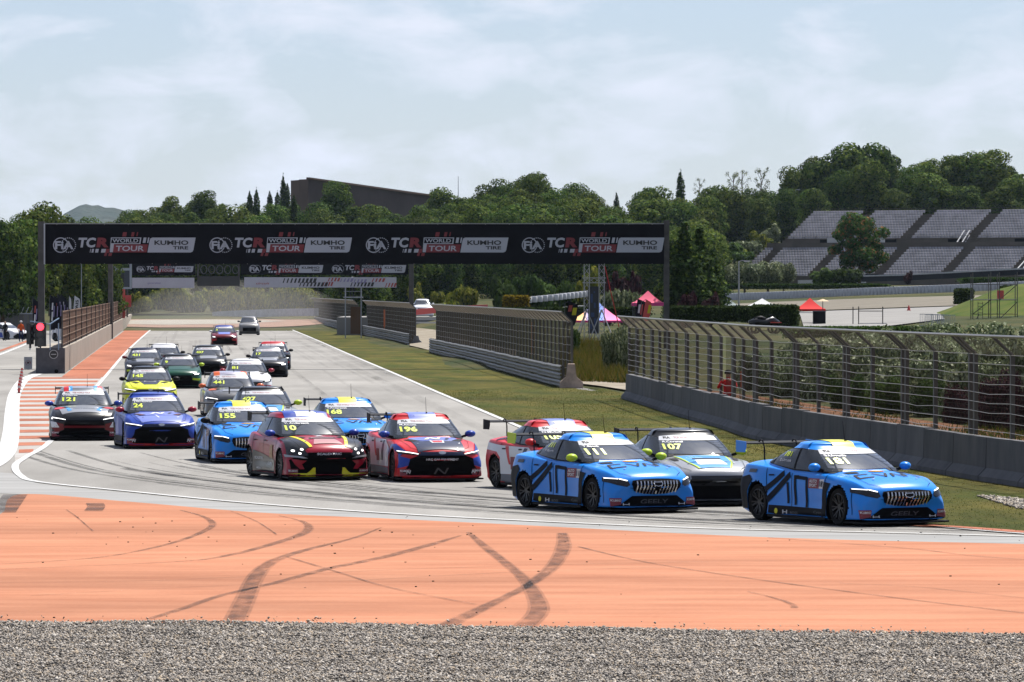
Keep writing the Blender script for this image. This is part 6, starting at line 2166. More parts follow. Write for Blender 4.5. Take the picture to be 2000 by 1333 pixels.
# crimson hatchback 10
car = add_car((626, 937), 15, 'hatch', 'crimson hatchback number 10 with black and yellow front, blue mirrors', m_crim, 2, None, 1.0, m_dblue)
put(car, 'roof_panel', 'top', [[(-.50, -1.2), (.50, -1.2), (.50, .225), (-.50, .225)]], m_dblue, .005)
put(car, 'roof_print', 'top', [[(-.22, -.2), (.22, -.2), (.24, .16), (-.24, .16)]], m_whp, .008)
for sg in (-1, 1):
    put(car, 'bonnet_flank', 'top', [[(sg * .62, 1.02), (sg * .85, 1.0), (sg * .90, 1.9), (sg * .60, 2.1), (sg * .42, 2.05), (sg * .52, 1.6)]], m_char, .004)
    put(car, 'bonnet_stripe', 'top', [[(sg * .56, 1.02), (sg * .64, 1.02), (sg * .55, 1.6), (sg * .44, 2.06), (sg * .37, 2.06), (sg * .47, 1.6)]], m_yel_p, .008)
    put(car, 'bonnet_vent', 'top', [[(sg * .34, 1.40), (sg * .48, 1.22), (sg * .54, 1.24), (sg * .44, 1.46)]], m_blk, .008)
    hl = put(car, 'headlight', 'front', [[(sg * .48, .54), (sg * .56, .66), (sg * .78, .72), (sg * .88, .66), (sg * .86, .56), (sg * .70, .51)]], m_lens, .010)
    for (yy, zz) in ((.61, .655), (.78, .63), (.66, .575)):
        put(car, 'lamp', 'front', [[(sg * yy + .035 * math.cos(a * .785), zz + .024 * math.sin(a * .785)) for a in range(8)]], m_lamp, .018, parent=hl)
    put(car, 'chrome_blade', 'front', [[(sg * .50, .485), (sg * .92, .50), (sg * .93, .555), (sg * .86, .54), (sg * .60, .515)]], m_silv, .014)
    put(car, 'red_blade', 'front', [[(sg * .52, .44), (sg * .84, .46), (sg * .78, .36), (sg * .66, .25), (sg * .56, .25), (sg * .62, .36)]], m_crim, .012)
    put(car, 'yellow_blade', 'front', [[(sg * .30, .10), (sg * .90, .10), (sg * .92, .15), (sg * .50, .155), (sg * .36, .28), (sg * .31, .28)]], m_yel_p, .013)
put(car, 'front_mask', 'front', [[(-.84, .09), (-.88, .44), (-.74, .52), (-.46, .60), (.46, .60), (.74, .52), (.88, .44), (.84, .09)]], m_blkm, .007)
lettering(car, 'lettering', 'front', 'SCALEXTRIC', -.30, .545, .56, .045, m_wht, .016, bold=.02, shear=.15)
put(car, 'bonnet_scoop', 'top', [[(-.30, 1.46), (.30, 1.46), (.32, 1.56), (-.32, 1.56)]], m_blk, .008)
put(car, 'scoop_lip', 'top', [[(-.26, 1.49), (.26, 1.49), (.26, 1.51), (-.26, 1.51)]], m_wht, .012)
put(car, 'bonnet_print', 'top', [[(-.22, 1.64), (.24, 1.64), (.34, 1.98), (-.32, 1.98)]], mat('paint_pale_print', (0.42, 0.20, 0.20), 0.35), .007)
put(car, 'bonnet_print', 'top', [[(-.12, 1.12), (-.03, 1.22), (-.12, 1.34), (0, 1.28), (.12, 1.34), (.03, 1.22), (.12, 1.12), (0, 1.18)]], m_wht, .007)
flank(car, [('lower_panel', [(-1.0, .10), (.92, .10), (.90, .40), (-1.0, .60)], m_char, .005), ('rear_pillar_panel', [(-1.55, .98), (-1.2, 1.28), (-1.05, 1.30), (-1.5, .95)], m_char, .010),
            ('door_print', [(.30, .46), (.62, .44), (.60, .74), (.36, .72)], mat('paint_gold_print', (0.35, 0.16, 0.03), 0.4), .007)])
for (s, x, y, w, h) in (('SCALEXTRIC', -.85, .40, .62, .06), ('CUPRA', .2, .30, .45, .06), ('MEDIA', -.7, .19, .3, .04)):
    lettering(car, 'lettering', 'right', s, x, y, w, h, m_wht, .013, bold=.02)
kumho(car, .17); seams(car); number(car, '10', 'V. Andersson')

# hatchback 121 in silver, red and blue
def slim_lamps(car, body_corner=None, low=m_blkm):
    put(car, 'front_mask', 'front', [[(-.72, .09), (-.80, .20), (-.56, .30), (-.55, .50), (.55, .50), (.56, .30), (.80, .20), (.72, .09)]], low, .008)
    put(car, 'grille', 'front', [[(-.55, .46), (-.52, .56), (.52, .56), (.55, .46)]], m_blk, .010)
    for sg in (-1, 1):
        hl = put(car, 'headlight', 'front', [[(sg * .50, .545), (sg * .90, .56), (sg * .92, .66), (sg * .72, .635), (sg * .50, .585)]], m_lens, .011)
        put(car, 'light_bar', 'front', [[(sg * .52, .575), (sg * .88, .635), (sg * .90, .58), (sg * .87, .575), (sg * .855, .61), (sg * .52, .56)]], m_lamp, .018, parent=hl)
        put(car, 'bonnet_vent', 'top', [[(sg * .40, 1.5), (sg * .54, 1.3), (sg * .62, 1.32), (sg * .52, 1.56)]], m_blk, .008)
car = add_car((164, 860), 1.0, 'hatch', 'black and silver hatchback number 121 with red and blue accents, leftmost car on the track', m_char, 2, None, 1.0, m_dblue, roof=m_silv)
put(car, 'bonnet_panel', 'top', [[(-.74, 1.02), (.74, 1.02), (.72, 1.5), (.62, 2.0), (-.62, 2.0), (-.72, 1.5)]], m_silv, .003)
slim_lamps(car)
for sg in (-1, 1):
    put(car, 'bonnet_stripe', 'top', [[(sg * .46, 1.5), (sg * .66, 1.25), (sg * .80, 1.2), (sg * .84, 1.5), (sg * .66, 1.6)]], m_redp, .006)
    put(car, 'bonnet_stripe', 'top', [[(sg * .34, 1.85), (sg * .48, 1.30), (sg * .56, 1.25), (sg * .46, 1.9)]], m_sky, .007)
    put(car, 'roof_stripe', 'top', [[(sg * .30, -.8), (sg * .40, -.8), (sg * .40, .17), (sg * .30, .17)]], m_sky, .005)
    put(car, 'roof_stripe', 'top', [[(sg * .41, -.8), (sg * .54, -.8), (sg * .54, .17), (sg * .41, .17)]], m_redp, .005)
    put(car, 'corner_panel', 'front', [[(sg * .58, .30), (sg * .58, .46), (sg * .88, .52), (sg * .92, .36), (sg * .80, .24)]], m_maroon, .010)
    put(car, 'corner_blade', 'front', [[(sg * .70, .37), (sg * .90, .36), (sg * .93, .52), (sg * .78, .50)]], m_whp, .013)
put(car, 'nose_panel', 'front', [[(-.55, .42), (.55, .42), (.58, .36), (-.58, .36)]], m_maroon, .012)
lettering(car, 'bonnet_print', 'top', 'DICTADOR', -.30, 1.75, .60, -.10, m_dgr, .010, bold=.02)
kumho(car, .18); seams(car); number(car, '121', 'J.Clairet')
flank(car, [('sill_panel', [(-.98, .10), (.90, .10), (.90, .35), (-.98, .35)], m_char, .005)])
# hatchback 441 in grey with orange
car = add_car((454, 814), 3, 'hatch', 'dark grey hatchback number 441 with orange roof corners and orange mirror', mat('paint_grey_met', (0.13, 0.13, 0.135), 0.3, coat=0.6, metal=0.3), 2, None, 1.0, m_orp)
slim_lamps(car)
for sg in (-1, 1):
    put(car, 'bonnet_stripe', 'top', [[(sg * .50, 1.2), (sg * .78, 1.15), (sg * .80, 1.5), (sg * .56, 1.6)]], m_orp, .006)
    put(car, 'roof_stripe', 'top', [[(sg * .34, -.8), (sg * .56, -.8), (sg * .55, .17), (sg * .36, .17)]], m_orp, .005)
put(car, 'roof_panel', 'top', [[(-.34, -.8), (.34, -.8), (.36, .17), (-.36, .17)]], mat('paint_pale_violet', (0.33, 0.32, 0.42), 0.35, coat=0.5), .004)
put(car, 'bonnet_print', 'top', [[(-.30, 1.55), (.30, 1.55), (.36, 1.85), (-.36, 1.85)]], m_silv, .006)
seams(car); number(car, '441', 'A.Tassi')

# ---- cars farther back: fewer details show
def back_car(front_px, app, style, num, label, body, roof, bonnet, mirror, lamps=True, accent=None, sc=1.0, mask=m_blkm, lod=1):
    car = add_car(front_px, app, style, label, body, lod, None, sc, mirror, roof=roof)
    if bonnet:
        put(car, 'bonnet_panel', 'top', [[(-.44, 1.02), (.44, 1.02), (.40, 1.9), (-.40, 1.9)]], bonnet, .005)
    put(car, 'front_mask', 'front', [[(-.80, .09), (-.84, .30), (-.56, .36), (-.52, .55), (.52, .55), (.56, .36), (.84, .30), (.80, .09)]], mask, .008)
    for sg in (-1, 1):
        put(car, 'bonnet_vent', 'top', [[(sg * .46, 1.5), (sg * .60, 1.25), (sg * .68, 1.25), (sg * .58, 1.6)]], m_blk, .008)
        hl = put(car, 'headlight', 'front', [[(sg * .52, .53), (sg * .90, .57), (sg * .92, .66), (sg * .60, .62)]], m_lens, .010)
        if lamps:
            put(car, 'lamp', 'front', [[(sg * .64, .565), (sg * .82, .585), (sg * .84, .635), (sg * .66, .61)]], m_lamp, .016, parent=hl)
        if accent:
            put(car, 'corner_panel', 'front', [[(sg * .56, .38), (sg * .86, .34), (sg * .90, .42), (sg * .58, .45)]], accent, .012)
    if num:
        number(car, num)
    return car
back_car((484, 774), 2.5, 'sedan', '81', 'white and violet-blue sedan number 81 with red mirrors', m_whp, m_whp, m_whp, m_crim, accent=m_redp)
back_car((350, 759), 0.5, 'sedan', '9', 'dark green sedan number 9 with lime mirrors', m_gren, m_char, m_gren, m_lime, accent=m_lime)
back_car((407, 733), 0.5, 'hatch', '437', 'black hatchback number 437 with silver bonnet behind the dark green sedan', m_char, m_char, m_silv, m_blk, accent=m_maroon)
back_car((524, 737), 0.0, 'sedan', '17', 'black sedan number 17 with black mirrors, right side of the track', m_char, m_silv, m_silv, m_blk)
back_car((533, 722), 0.0, 'hatch', '125', 'black and red hatchback directly behind car 17', m_char, m_redp, m_char, m_blk, accent=m_redp)
back_car((283, 740), 0.5, 'sedan', '431', 'black sedan number 431 behind the acid yellow sedan', m_char, m_navy, m_silv, m_maroon, accent=m_lime)
back_car((321, 727), 0.5, 'sedan', None, 'pale roofed car partly hidden behind car 431', m_char, m_whp, m_char, m_blk)
back_car((438, 675), 0.5, 'sedan', '3', 'red and blue sedan running alone far behind the pack', m_maroon, m_dblue, m_lblue, m_whp, accent=m_redp, sc=1.06)
car = add_car((487, 655), 0.5, 'suv', 'grey road car trailing the whole field in the dust', mat('paint_dusty_grey', (0.16, 0.16, 0.16), 0.4, coat=0.4), 1, None, 1.04, m_blk, name='support_car')
put(car, 'front_mask', 'front', [[(-.60, .35), (-.62, .68), (.62, .68), (.60, .35)]], m_blkm, .008)
put(car, 'lower_intake', 'front', [[(-.85, .14), (-.85, .34), (.85, .34), (.85, .14)]], m_char, .008)

# ================================================================== THINGS AROUND THE CIRCUIT
# ------------------------------------------------------------------ grandstand
m_seat = mat('stadium_seat', (0.29, 0.285, 0.31), 0.5, var=0.25, scale=0.5)
m_step = mat('stand_concrete', (0.13, 0.115, 0.10), 0.9, var=0.15, scale=0.4, detail=8)
m_aisle = mat('aisle_concrete', (0.10, 0.082, 0.07), 0.9, var=0.2, scale=1)
SD = 868.0
org = P(1432, 548, SD)
rot = R(-33)
ud = Vector((math.cos(rot), math.sin(rot), 0))           # along the rows, to the right
vd = Vector((-math.sin(rot), math.cos(rot), 0))          # up the slope, away
t = thing('grandstand', org, 'large open grandstand with two tiers of pale seats at the right', 'grandstand')
ROWS, RISE, RUN, LEN = 11, 0.40, 0.78, 74.0
def tier(u0, v0, z0, rows, aisles):
    mb = MB()
    for r in range(rows):
        c = ud * (u0 + LEN / 2) + vd * (v0 + RUN * (r + 0.5))
        mb.box((c.x, c.y, z0 + RISE * (r + 1) / 2 - 1.0), (LEN, RUN, RISE * (r + 1) + 2.0), rot)
    mb.build('terrace', m_step, t)
    for a in aisles:
        mb = MB()
        for r in range(rows):
            c = ud * (u0 + a) + vd * (v0 + RUN * (r + 0.5))
            mb.box((c.x, c.y, z0 + RISE * (r + 1) + 0.03), (1.3, RUN * 0.99, 0.06), rot)
        mb.build('aisle_stair', m_aisle, t)
    # seats: pan and back each, one block of seats between two aisles as one part
    ed = [0] + sorted(aisles) + [LEN]
    for a, b in zip(ed[:-1], ed[1:]):
        V, Fq = [], []
        n = int((b - a - 1.7) / 0.5)
        if n < 2: continue
        for r in range(rows):
            for i in range(n):
                u = u0 + a + 0.95 + i * 0.5
                for (du, dv, dz, sx, sy, sz_) in ((0, RUN * 0.45, 0.42, 0.42, 0.40, 0.05), (0, RUN * 0.72, 0.62, 0.42, 0.07, 0.38)):
                    c = ud * (u + du) + vd * (v0 + RUN * r + dv)
                    cz = z0 + RISE * (r + 1) + dz - 0.12
                    b0 = len(V)
                    for sg in (-1, 1):
                        for (e, f) in ((-1, -1), (1, -1), (1, 1), (-1, 1)):
                            p = c + ud * (e * sx / 2) + vd * (f * sy / 2)
                            V.append((p.x, p.y, cz + sg * sz_ / 2))
                    Fq += [(b0, b0 + 1, b0 + 5, b0 + 4), (b0 + 1, b0 + 2, b0 + 6, b0 + 5), (b0 + 2, b0 + 3, b0 + 7, b0 + 6), (b0 + 3, b0, b0 + 4, b0 + 7), (b0 + 4, b0 + 5, b0 + 6, b0 + 7)]
        o = link('seat_block', fast_mesh('seat_block', V, Fq), m_seat, t)
        o['kind'] = 'stuff'
tier(0, 0, 0.0, ROWS, [3.2, 14.0, 25.5, 37.0, 48.5, 60.0])
zc = ROWS * RISE
mb = MB(); c = ud * (LEN / 2 + 1) + vd * (ROWS * RUN + 1.5)
mb.box((c.x, c.y, zc / 2 + 0.3), (LEN, 3.0, zc + 2.2), rot); mb.build('concourse', m_step, t)
tier(2.0, ROWS * RUN + 3.0, zc + 1.4, ROWS, [11.0, 22.0, 33.5, 45.0, 56.5, 67.0])
# front and rear parapet rails, white stair rails, vomitory box
m_wr = mat('rail_white', (0.55, 0.55, 0.55), 0.5)
def on(u, v, z): 
    p = ud * u + vd * v
    return (p.x, p.y, z)
mb = MB()
ztop = zc + 1.4 + ROWS * RISE
for k in range(38):
    mb.bar(on(2 + k * 2, ROWS * RUN * 2 + 3.2, ztop - 0.4), on(2 + k * 2, ROWS * RUN * 2 + 3.2, ztop + 1.0), 0.05)
for zz in (0.5, 1.0):
    mb.bar(on(2, ROWS * RUN * 2 + 3.2, ztop + zz), on(76, ROWS * RUN * 2 + 3.2, ztop + zz), 0.05)
mb.build('rear_railing', m_post, t)
mb = MB()
for k in range(38):
    mb.bar(on(2 + k * 2, ROWS * RUN + 3.0, zc + 1.4), on(2 + k * 2, ROWS * RUN + 3.0, zc + 2.4), 0.05)
mb.bar(on(2, ROWS * RUN + 3.0, zc + 2.4), on(76, ROWS * RUN + 3.0, zc + 2.4), 0.05)
mb.build('tier_railing', m_post, t)
for (u, v0, v1, za, zb_) in ((11.6, ROWS * RUN + 1.6, ROWS * RUN + 5.0, zc + 1.0, zc + 3.6), (56.5, ROWS * RUN + 2.8, ROWS * RUN * 2 + 4, zc + 1.8, ztop + 1.6), (48.5, 0.4, ROWS * RUN + 1, 1.0, zc + 1.4), (33.5, ROWS * RUN + 1.6, ROWS * RUN + 4.2, zc + 1.2, zc + 3.2)):
    for du in (0, 0.9):
        mb = MB(); mb.bar(on(u + du, v0, za), on(u + du, v1, zb_), 0.16); mb.bar(on(u + du, v0, za - 0.7), on(u + du, v1, zb_ - 0.7), 0.1)
        mb.build('stair_rail', m_wr, t)
c = on(16.5, ROWS * RUN + 0.6, zc + 0.9); MB().box(c, (10, 0.4, 2.4), rot).build('white_screen_wall', m_wr, t)
for u in (10, 21.2, 32.5, 44, 55.5):
    MB().box(on(u, ROWS * RUN + 2.9, zc + 1.5), (2.2, 0.3, 0.8), rot).build('access_opening', m_blkm, t)
for u in (24.6, 36.2, 59):
    MB().box(on(u, -0.12, 0.5), (2.2, 0.3, 0.9), rot).build('access_opening', m_blkm, t)
MB().box(on(LEN / 2, -0.25, -0.9), (LEN, 0.4, 3.0), rot).build('front_wall', m_step, t)

# ------------------------------------------------------------------ long building on the ridge
t = thing('ridge_building', P(602, 400, 1070), 'long windowless brown-violet building on the ridge, stepped at its left end', 'building')
o0 = t.location.copy()
m_rb = mat('ridge_wall', (0.10, 0.078, 0.075), 0.9, var=0.15, scale=0.12, detail=6)
m_rb2 = mat('ridge_wall_side', (0.14, 0.10, 0.085), 0.9, var=0.15, scale=0.12, detail=6)
def wallseg(a, b, name, m, thick=5.0):
    (ax, ay, aD), (bx_, by, bD) = a, b
    p, q = P(ax, ay, aD) - o0, P(bx_, by, bD) - o0
    zb_ = -8.0
    mb = MB()
    mb.add([(p.x, p.y, zb_), (q.x, q.y, zb_), tuple(q), tuple(p), (p.x, p.y + thick, zb_), (q.x, q.y + thick, zb_), (q.x, q.y + thick, q.z), (p.x, p.y + thick, p.z)],
           [(0, 1, 2, 3), (5, 4, 7, 6), (3, 2, 6, 7), (0, 3, 7, 4), (1, 5, 6, 2)])
    mb.build(name, m, t)
wallseg((602, 349.5, 1068), (848, 384, 1120), 'long_wall', m_rb)
wallseg((584, 351, 1074), (602, 350.5, 1069), 'stepped_wall', m_rb2)
wallseg((568, 353, 1082), (585, 352, 1078), 'stepped_wall', m_rb2)
mb = MB(); p = P(602, 348.6, 1067.6) - o0; q = P(848, 383.2, 1119.6) - o0
mb.bar(p, q, 0.8, 0.35); mb.build('coping', m_rb2, t)
mb = MB(); p = P(895, 345, 1060); mb.tube([(p.x, 1060, p.z - 6), p], [.09, .04], 5)
tag(mb.build('radio_mast', m_post), 'thin radio mast on the ridge right of the long building', 'mast')

# ------------------------------------------------------------------ tyre walls and far barriers
m_tw = mat('tyre_wrap_white', (0.50, 0.51, 0.54), 0.6, var=0.15, scale=2)
m_tb = mat('tyre_black', (0.02, 0.02, 0.022), 0.8)
def tyre_wall(pts, h, label, seg=0.62, m=m_tw, r=0.3):
    path = [P(a, b, D) for a, b, D in pts]
    path = resample(path, seg)
    t = thing('tyre_wall', path[0], label, 'tyre wall')
    me = lathe([(r * 0.97, -h / 2), (r, -h / 2 + .03), (r, h / 2 - .04), (r * .9, h / 2), (0.02, h / 2 + .01)], 10)
    mv = MB(); mv.add([(x, z, y + h / 2) for x, y, z in me.v], me.f)
    sm = mv.mesh('tyre_stack', True, 40)
    for i, p in enumerate(path[:300]):
        o = link('tyre_stack', sm, m, t)
        o.location = p - path[0]
        o.rotation_euler = (0, 0, i * 0.7)
    return t
tyre_wall([(1415, 588, 640), (1560, 583, 625), (1700, 577, 612), (1870, 571, 600), (2040, 563, 590)], 0.82, 'long white tyre wall behind the gravel trap', 0.62)
tyre_wall([(1032, 592, 470), (1085, 587, 472), (1146, 580, 476)], 0.5, 'short white-topped tyre wall left of the truss tower', 0.6)
def solid_wall(pts, h, th, m, label, name='barrier_wall', cat='barrier', cap=None):
    path = [P(a, b, D) for a, b, D in pts]
    t = thing(name, path[0], label, cat)
    for a, b in zip(path[:-1], path[1:]):
        a, b = a - path[0], b - path[0]
        d = (b - a).normalized()
        mb = MB(); mb.bar(a + Vector((0, 0, h / 2)), b - d * 0.02 + Vector((0, 0, h / 2)), th, h); mb.build('wall_panel', m, t)
        if cap:
            mb = MB(); mb.bar(a + Vector((0, 0, h + .1)), b - d * 0.02 + Vector((0, 0, h + .1)), th * 1.3, .2); mb.build('cap', cap, t)
    return t
solid_wall([(1680, 551, 780), (1760, 549, 770), (1840, 545, 760), (1845, 545, 759), (1920, 541, 750), (2020, 536, 742)], 0.7, 0.4, mat('barrier_dark', (0.03, 0.032, 0.04), 0.8), 'dark barrier with white capping below the grandstand', cap=m_tw)
solid_wall([(1560, 556, 790), (1620, 555, 786), (1690, 553, 782)], 0.6, 0.4, m_tw, 'pale barrier at the foot of the grandstand left of the big tree')
solid_wall([(418, 624, 718), (455, 622, 716), (500, 620, 712), (545, 618.5, 706), (590, 618, 700), (618, 617.5, 696)], 0.95, 0.6, mat('tyre_pale_blue', (0.42, 0.46, 0.52), 0.7, var=0.15, scale=1.5), 'pale tyre barrier curving round the far end of the straight')
far_b = [(244, 622), (285, 622.5), (330, 623), (375, 623.5), (418, 624)]
t = solid_wall([(a, b, 720) for a, b in far_b], 0.62, 0.5, mat('barrier_far_dark', (0.035, 0.035, 0.045), 0.8), 'dark advertising barrier at the far left end of the straight')
for i in range(11):
    p = P(252 + i * 15, 619.5 + i * 0.12, 719.6) - t.location
    MB().box((p.x, p.y, p.z), (0.42, 0.03, 0.28)).build('print_patch', [m_wr, cm[1], m_wr][i % 3], t)
solid_wall([(1060, 613, 420), (1140, 606, 425)], 0.35, 0.3, m_pale, 'low pale kerb wall behind the left tent')
solid_wall([(800, 617, 500), (850, 612, 505), (952, 606, 512)], 0.5, 0.1, m_rp, 'low red fence behind the parked white car', 'low_fence', 'fence')
solid_wall([(808, 625, 480), (860, 625, 480)], 0.12, 0.1, m_wr, 'white rail in front of the parked white car', 'white_rail', 'rail')
solid_wall([(808, 632, 476), (860, 632, 476)], 0.12, 0.1, m_wr, 'lower white rail in front of the parked white car', 'white_rail', 'rail')

# ------------------------------------------------------------------ tents
def tent(px0, px1, y_top, y_eave, y_val, D, mats, label, legs_to=None, ridge=0.0):
    a, b = P(px0, y_eave, D), P(px1, y_eave, D)
    w = b.x - a.x
    zt = P(0, y_top, D).z; ze = a.z; zv = P(0, y_val, D).z
    cx = (a.x + b.x) / 2
    zg = terr(cx, D)
    t = thing('canopy_tent', (cx, D, zg), label, 'tent')
    h = w / 2
    mb = MB()
    n = 6
    # sagging pyramid roof
    for k, (sx, sy) in enumerate(((0, -1), (1, 0), (0, 1), (-1, 0))):
        vs, fs = [], []
        for i in range(n + 1):
            f = i / n
            z = ze + (zt - ze) * ((1 - f) ** 1.35)
            hw = h * f
            if sx == 0:
                vs += [(-hw if sy < 0 else hw, sy * hw, z - zg), (hw if sy < 0 else -hw, sy * hw, z - zg)]
            else:
                vs += [(sx * hw, -hw if sx > 0 else hw, z - zg), (sx * hw, hw if sx > 0 else -hw, z - zg)]
        fs = [(2 * i, 2 * i + 2, 2 * i + 3, 2 * i + 1) for i in range(n)]
        mb.add(vs, fs)
    mb.build('canopy', mats[0], t, smooth=True, angle=35)
    mb = MB()
    for (x0, y0, x1, y1) in ((-h, -h, h, -h), (h, -h, h, h), (h, h, -h, h), (-h, h, -h, -h)):
        mb.quad((x0, y0, zv - zg), (x1, y1, zv - zg), (x1, y1, ze - zg), (x0, y0, ze - zg))
    mb.build('valance', mats[-1], t)
    for sx in (-1, 1):
        for sy in (-1, 1):
            MB().box((sx * (h - .05), sy * (h - .05), (ze - zg) / 2), (.05, .05, ze - zg)).build('leg', m_dgr, t)
    return t
def ramp_mat(name, stops, axis=0, lo=-1.5, hi=1.5):
    m = bpy.data.materials.new(name); m.use_nodes = True
    T_ = m.node_tree; b_ = T_.nodes['Principled BSDF']; b_.inputs['Roughness'].default_value = .7
    tc = T_.nodes.new('ShaderNodeTexCoord'); sx = T_.nodes.new('ShaderNodeSeparateXYZ'); mr = T_.nodes.new('ShaderNodeMapRange'); cr2 = T_.nodes.new('ShaderNodeValToRGB')
    mr.inputs['From Min'].default_value = lo; mr.inputs['From Max'].default_value = hi
    T_.links.new(tc.outputs['Object'], sx.inputs[0]); T_.links.new(sx.outputs[axis], mr.inputs['Value']); T_.links.new(mr.outputs['Result'], cr2.inputs['Fac']); T_.links.new(cr2.outputs['Color'], b_.inputs['Base Color'])
    els = cr2.color_ramp.elements
    els[0].position, els[0].color = stops[0][0], (*stops[0][1], 1)
    els[1].position, els[1].color = stops[-1][0], (*stops[-1][1], 1)
    for p_, c_ in stops[1:-1]:
        e = els.new(p_); e.color = (*c_, 1)
    return m
m_t1 = ramp_mat('tent_print', [(0, (.75, .38, .05)), (.22, (.70, .35, .12)), (.34, (.10, .22, .62)), (.48, (.12, .25, .65)), (.60, (.10, .2, .6)), (.68, (.75, .12, .30)), (1, (.78, .10, .33))])
m_pink = mat('tent_pink', (0.70, 0.07, 0.26), 0.7)
m_rose = mat('tent_rose', (0.68, 0.12, 0.20), 0.7)
m_tred = mat('tent_red', (0.62, 0.03, 0.03), 0.7)
m_twht = mat('tent_white', (0.55, 0.56, 0.57), 0.7)
tent(1114, 1219, 588, 626, 630, 335, [m_t1, m_pink], 'orange, blue and pink printed canopy tent behind the truss tower')
tent(1234, 1297, 568, 592, 598, 372, [m_rose, m_pink], 'pink canopy tent partly behind the right gantry post')
tent(1553, 1611, 582, 604, 607, 372, [m_tred, m_tred], 'red canopy tent beside the dark hedge block')
tent(1458, 1519, 583, 598, 600, 388, [m_twht, m_twht], 'white canopy tent left of the red one')
tent(1402, 1444, 584, 597, 602, 395, [mat('tarp_grey', (0.24, 0.28, 0.28), 0.8), mat('tarp_grey', (0.24, 0.28, 0.28), 0.8)], 'grey-green tarpaulin tent left of the lamp post')
t = thing('parasol', (xat(1607, 366), 366, terr(xat(1607, 366), 366)), 'small white and orange parasol beside the red tent', 'parasol')
hz_ = P(0, 584, 366).z - t.location.z
MB().tube([(0, 0, 0), (0, 0, hz_)], .025, 6).build('pole', m_dgr, t)
mb = MB(); n = 8
mb.add([(0, 0, hz_)] + [(.42 * math.cos(k * .785), .42 * math.sin(k * .785), hz_ - .16) for k in range(8)], [(0, k + 1, (k + 1) % 8 + 1) for k in range(8)])
mb.build('canopy', mat('parasol_cream', (0.6, 0.45, 0.3), 0.7), t)
# service table and black bins under the red tent
t = thing('folding_table', (xat(1576, 368), 368, terr(xat(1576, 368), 368)), 'white table with boxes under the red tent', 'table')
MB().box((0, 0, .74), (1.5, .7, .05)).build('table_top', m_twht, t)
for sx in (-.68, .68):
    for sy in (-.3, .3):
        MB().box((sx, sy, .36), (.05, .05, .72)).build('leg', m_dgr, t)
tb = thing('storage_crate', (xat(1600, 366), 366, terr(xat(1600, 366), 366)), 'black storage crate at the right of the red tent', 'crate')
MB().box((0, 0, .42), (.8, .7, .8)).build('box', m_blk, tb); MB().box((0, 0, .85), (.84, .74, .06)).build('lid', m_dgr, tb)

# ------------------------------------------------------------------ truss tower with screen
TD = 322.0
t = thing('truss_tower', (xat(1160, TD), TD, terr(xat(1160, TD), TD)), 'silver truss tower holding a tall dark screen between two tents', 'tower')
o0 = t.location.copy()
m_alu = mat('aluminium_truss', (0.45, 0.45, 0.46), 0.4, metal=0.5)
def truss(a, b, w, name):
    a, b = Vector(a), Vector(b)
    mb = MB(); d = b - a; n = max(2, round(d.length / (w * 1.3)))
    up = Vector((0, 1, 0)) if abs(d.normalized().z) > .7 else Vector((0, 0, 1))
    s = d.normalized().cross(up).normalized() * w / 2; u = up * w / 2
    cs = [s + u, s - u, -s - u, -s + u]
    for c_ in cs: mb.bar(a + c_, b + c_, .045)
    for i in range(n):
        p, q = a.lerp(b, i / n), a.lerp(b, (i + 1) / n)
        for j in range(4):
            c0, c1 = cs[j], cs[(j + 1) % 4]
            mb.bar(p + (c0 if i % 2 else c1), q + (c1 if i % 2 else c0), .025)
    mb.build(name, m_alu, t)
zt_ = P(0, 470, TD).z - o0.z
for px in (1146, 1175):
    x = xat(px, TD) - o0.x
    truss((x, 0, 0), (x, 0, zt_), .30, 'column')
    for sx, sy in ((-.75, -.4), (.75, -.4), (-.5, .8)):
        mb = MB(); mb.bar((x, 0, 1.9), (x + sx, sy, 0), .05); mb.build('stay', m_alu, t)
    MB().box((x, 0, .04), (1.1, 1.1, .08)).build('base_plate', m_dgr, t)
zx = P(0, 548, TD).z - o0.z
truss((xat(1138, TD) - o0.x, 0, zx), (xat(1183, TD) - o0.x, 0, zx), .28, 'cross_beam')
x = xat(1159, TD) - o0.x
zs0, zs1 = P(0, 652, TD).z - o0.z, P(0, 560, TD).z - o0.z
MB().box((x, -.05, (zs0 + zs1) / 2), (.60, .14, zs1 - zs0)).build('screen', mat('led_screen', (0.012, 0.016, 0.028), 0.35), t)
for k, (xx, zz, w, hh) in enumerate(((-.1, .75, .12, .5), (.08, .60, .10, .3), (-.05, .40, .2, .25), (.1, .25, .12, .4), (-.12, .15, .1, .3), (.05, .88, .08, .1))):
    zc_ = zs0 + (zs1 - zs0) * zz
    MB().box((x + xx, -.125, zc_), (w, .01, hh)).build('screen_print', mat('screen_blue', (0.02, 0.05, 0.16), 0.35), t)
for (a, b) in (((1181, 520), (1209, 640)), ((1162, 560), (1150, 650))):
    p, q = P(*a, TD) - o0, P(*b, TD) - o0
    mb = MB(); mb.tube([p, q], .03, 5); mb.build('ratchet_strap', mat('strap_red', (0.35, 0.03, 0.03), 0.7), t)

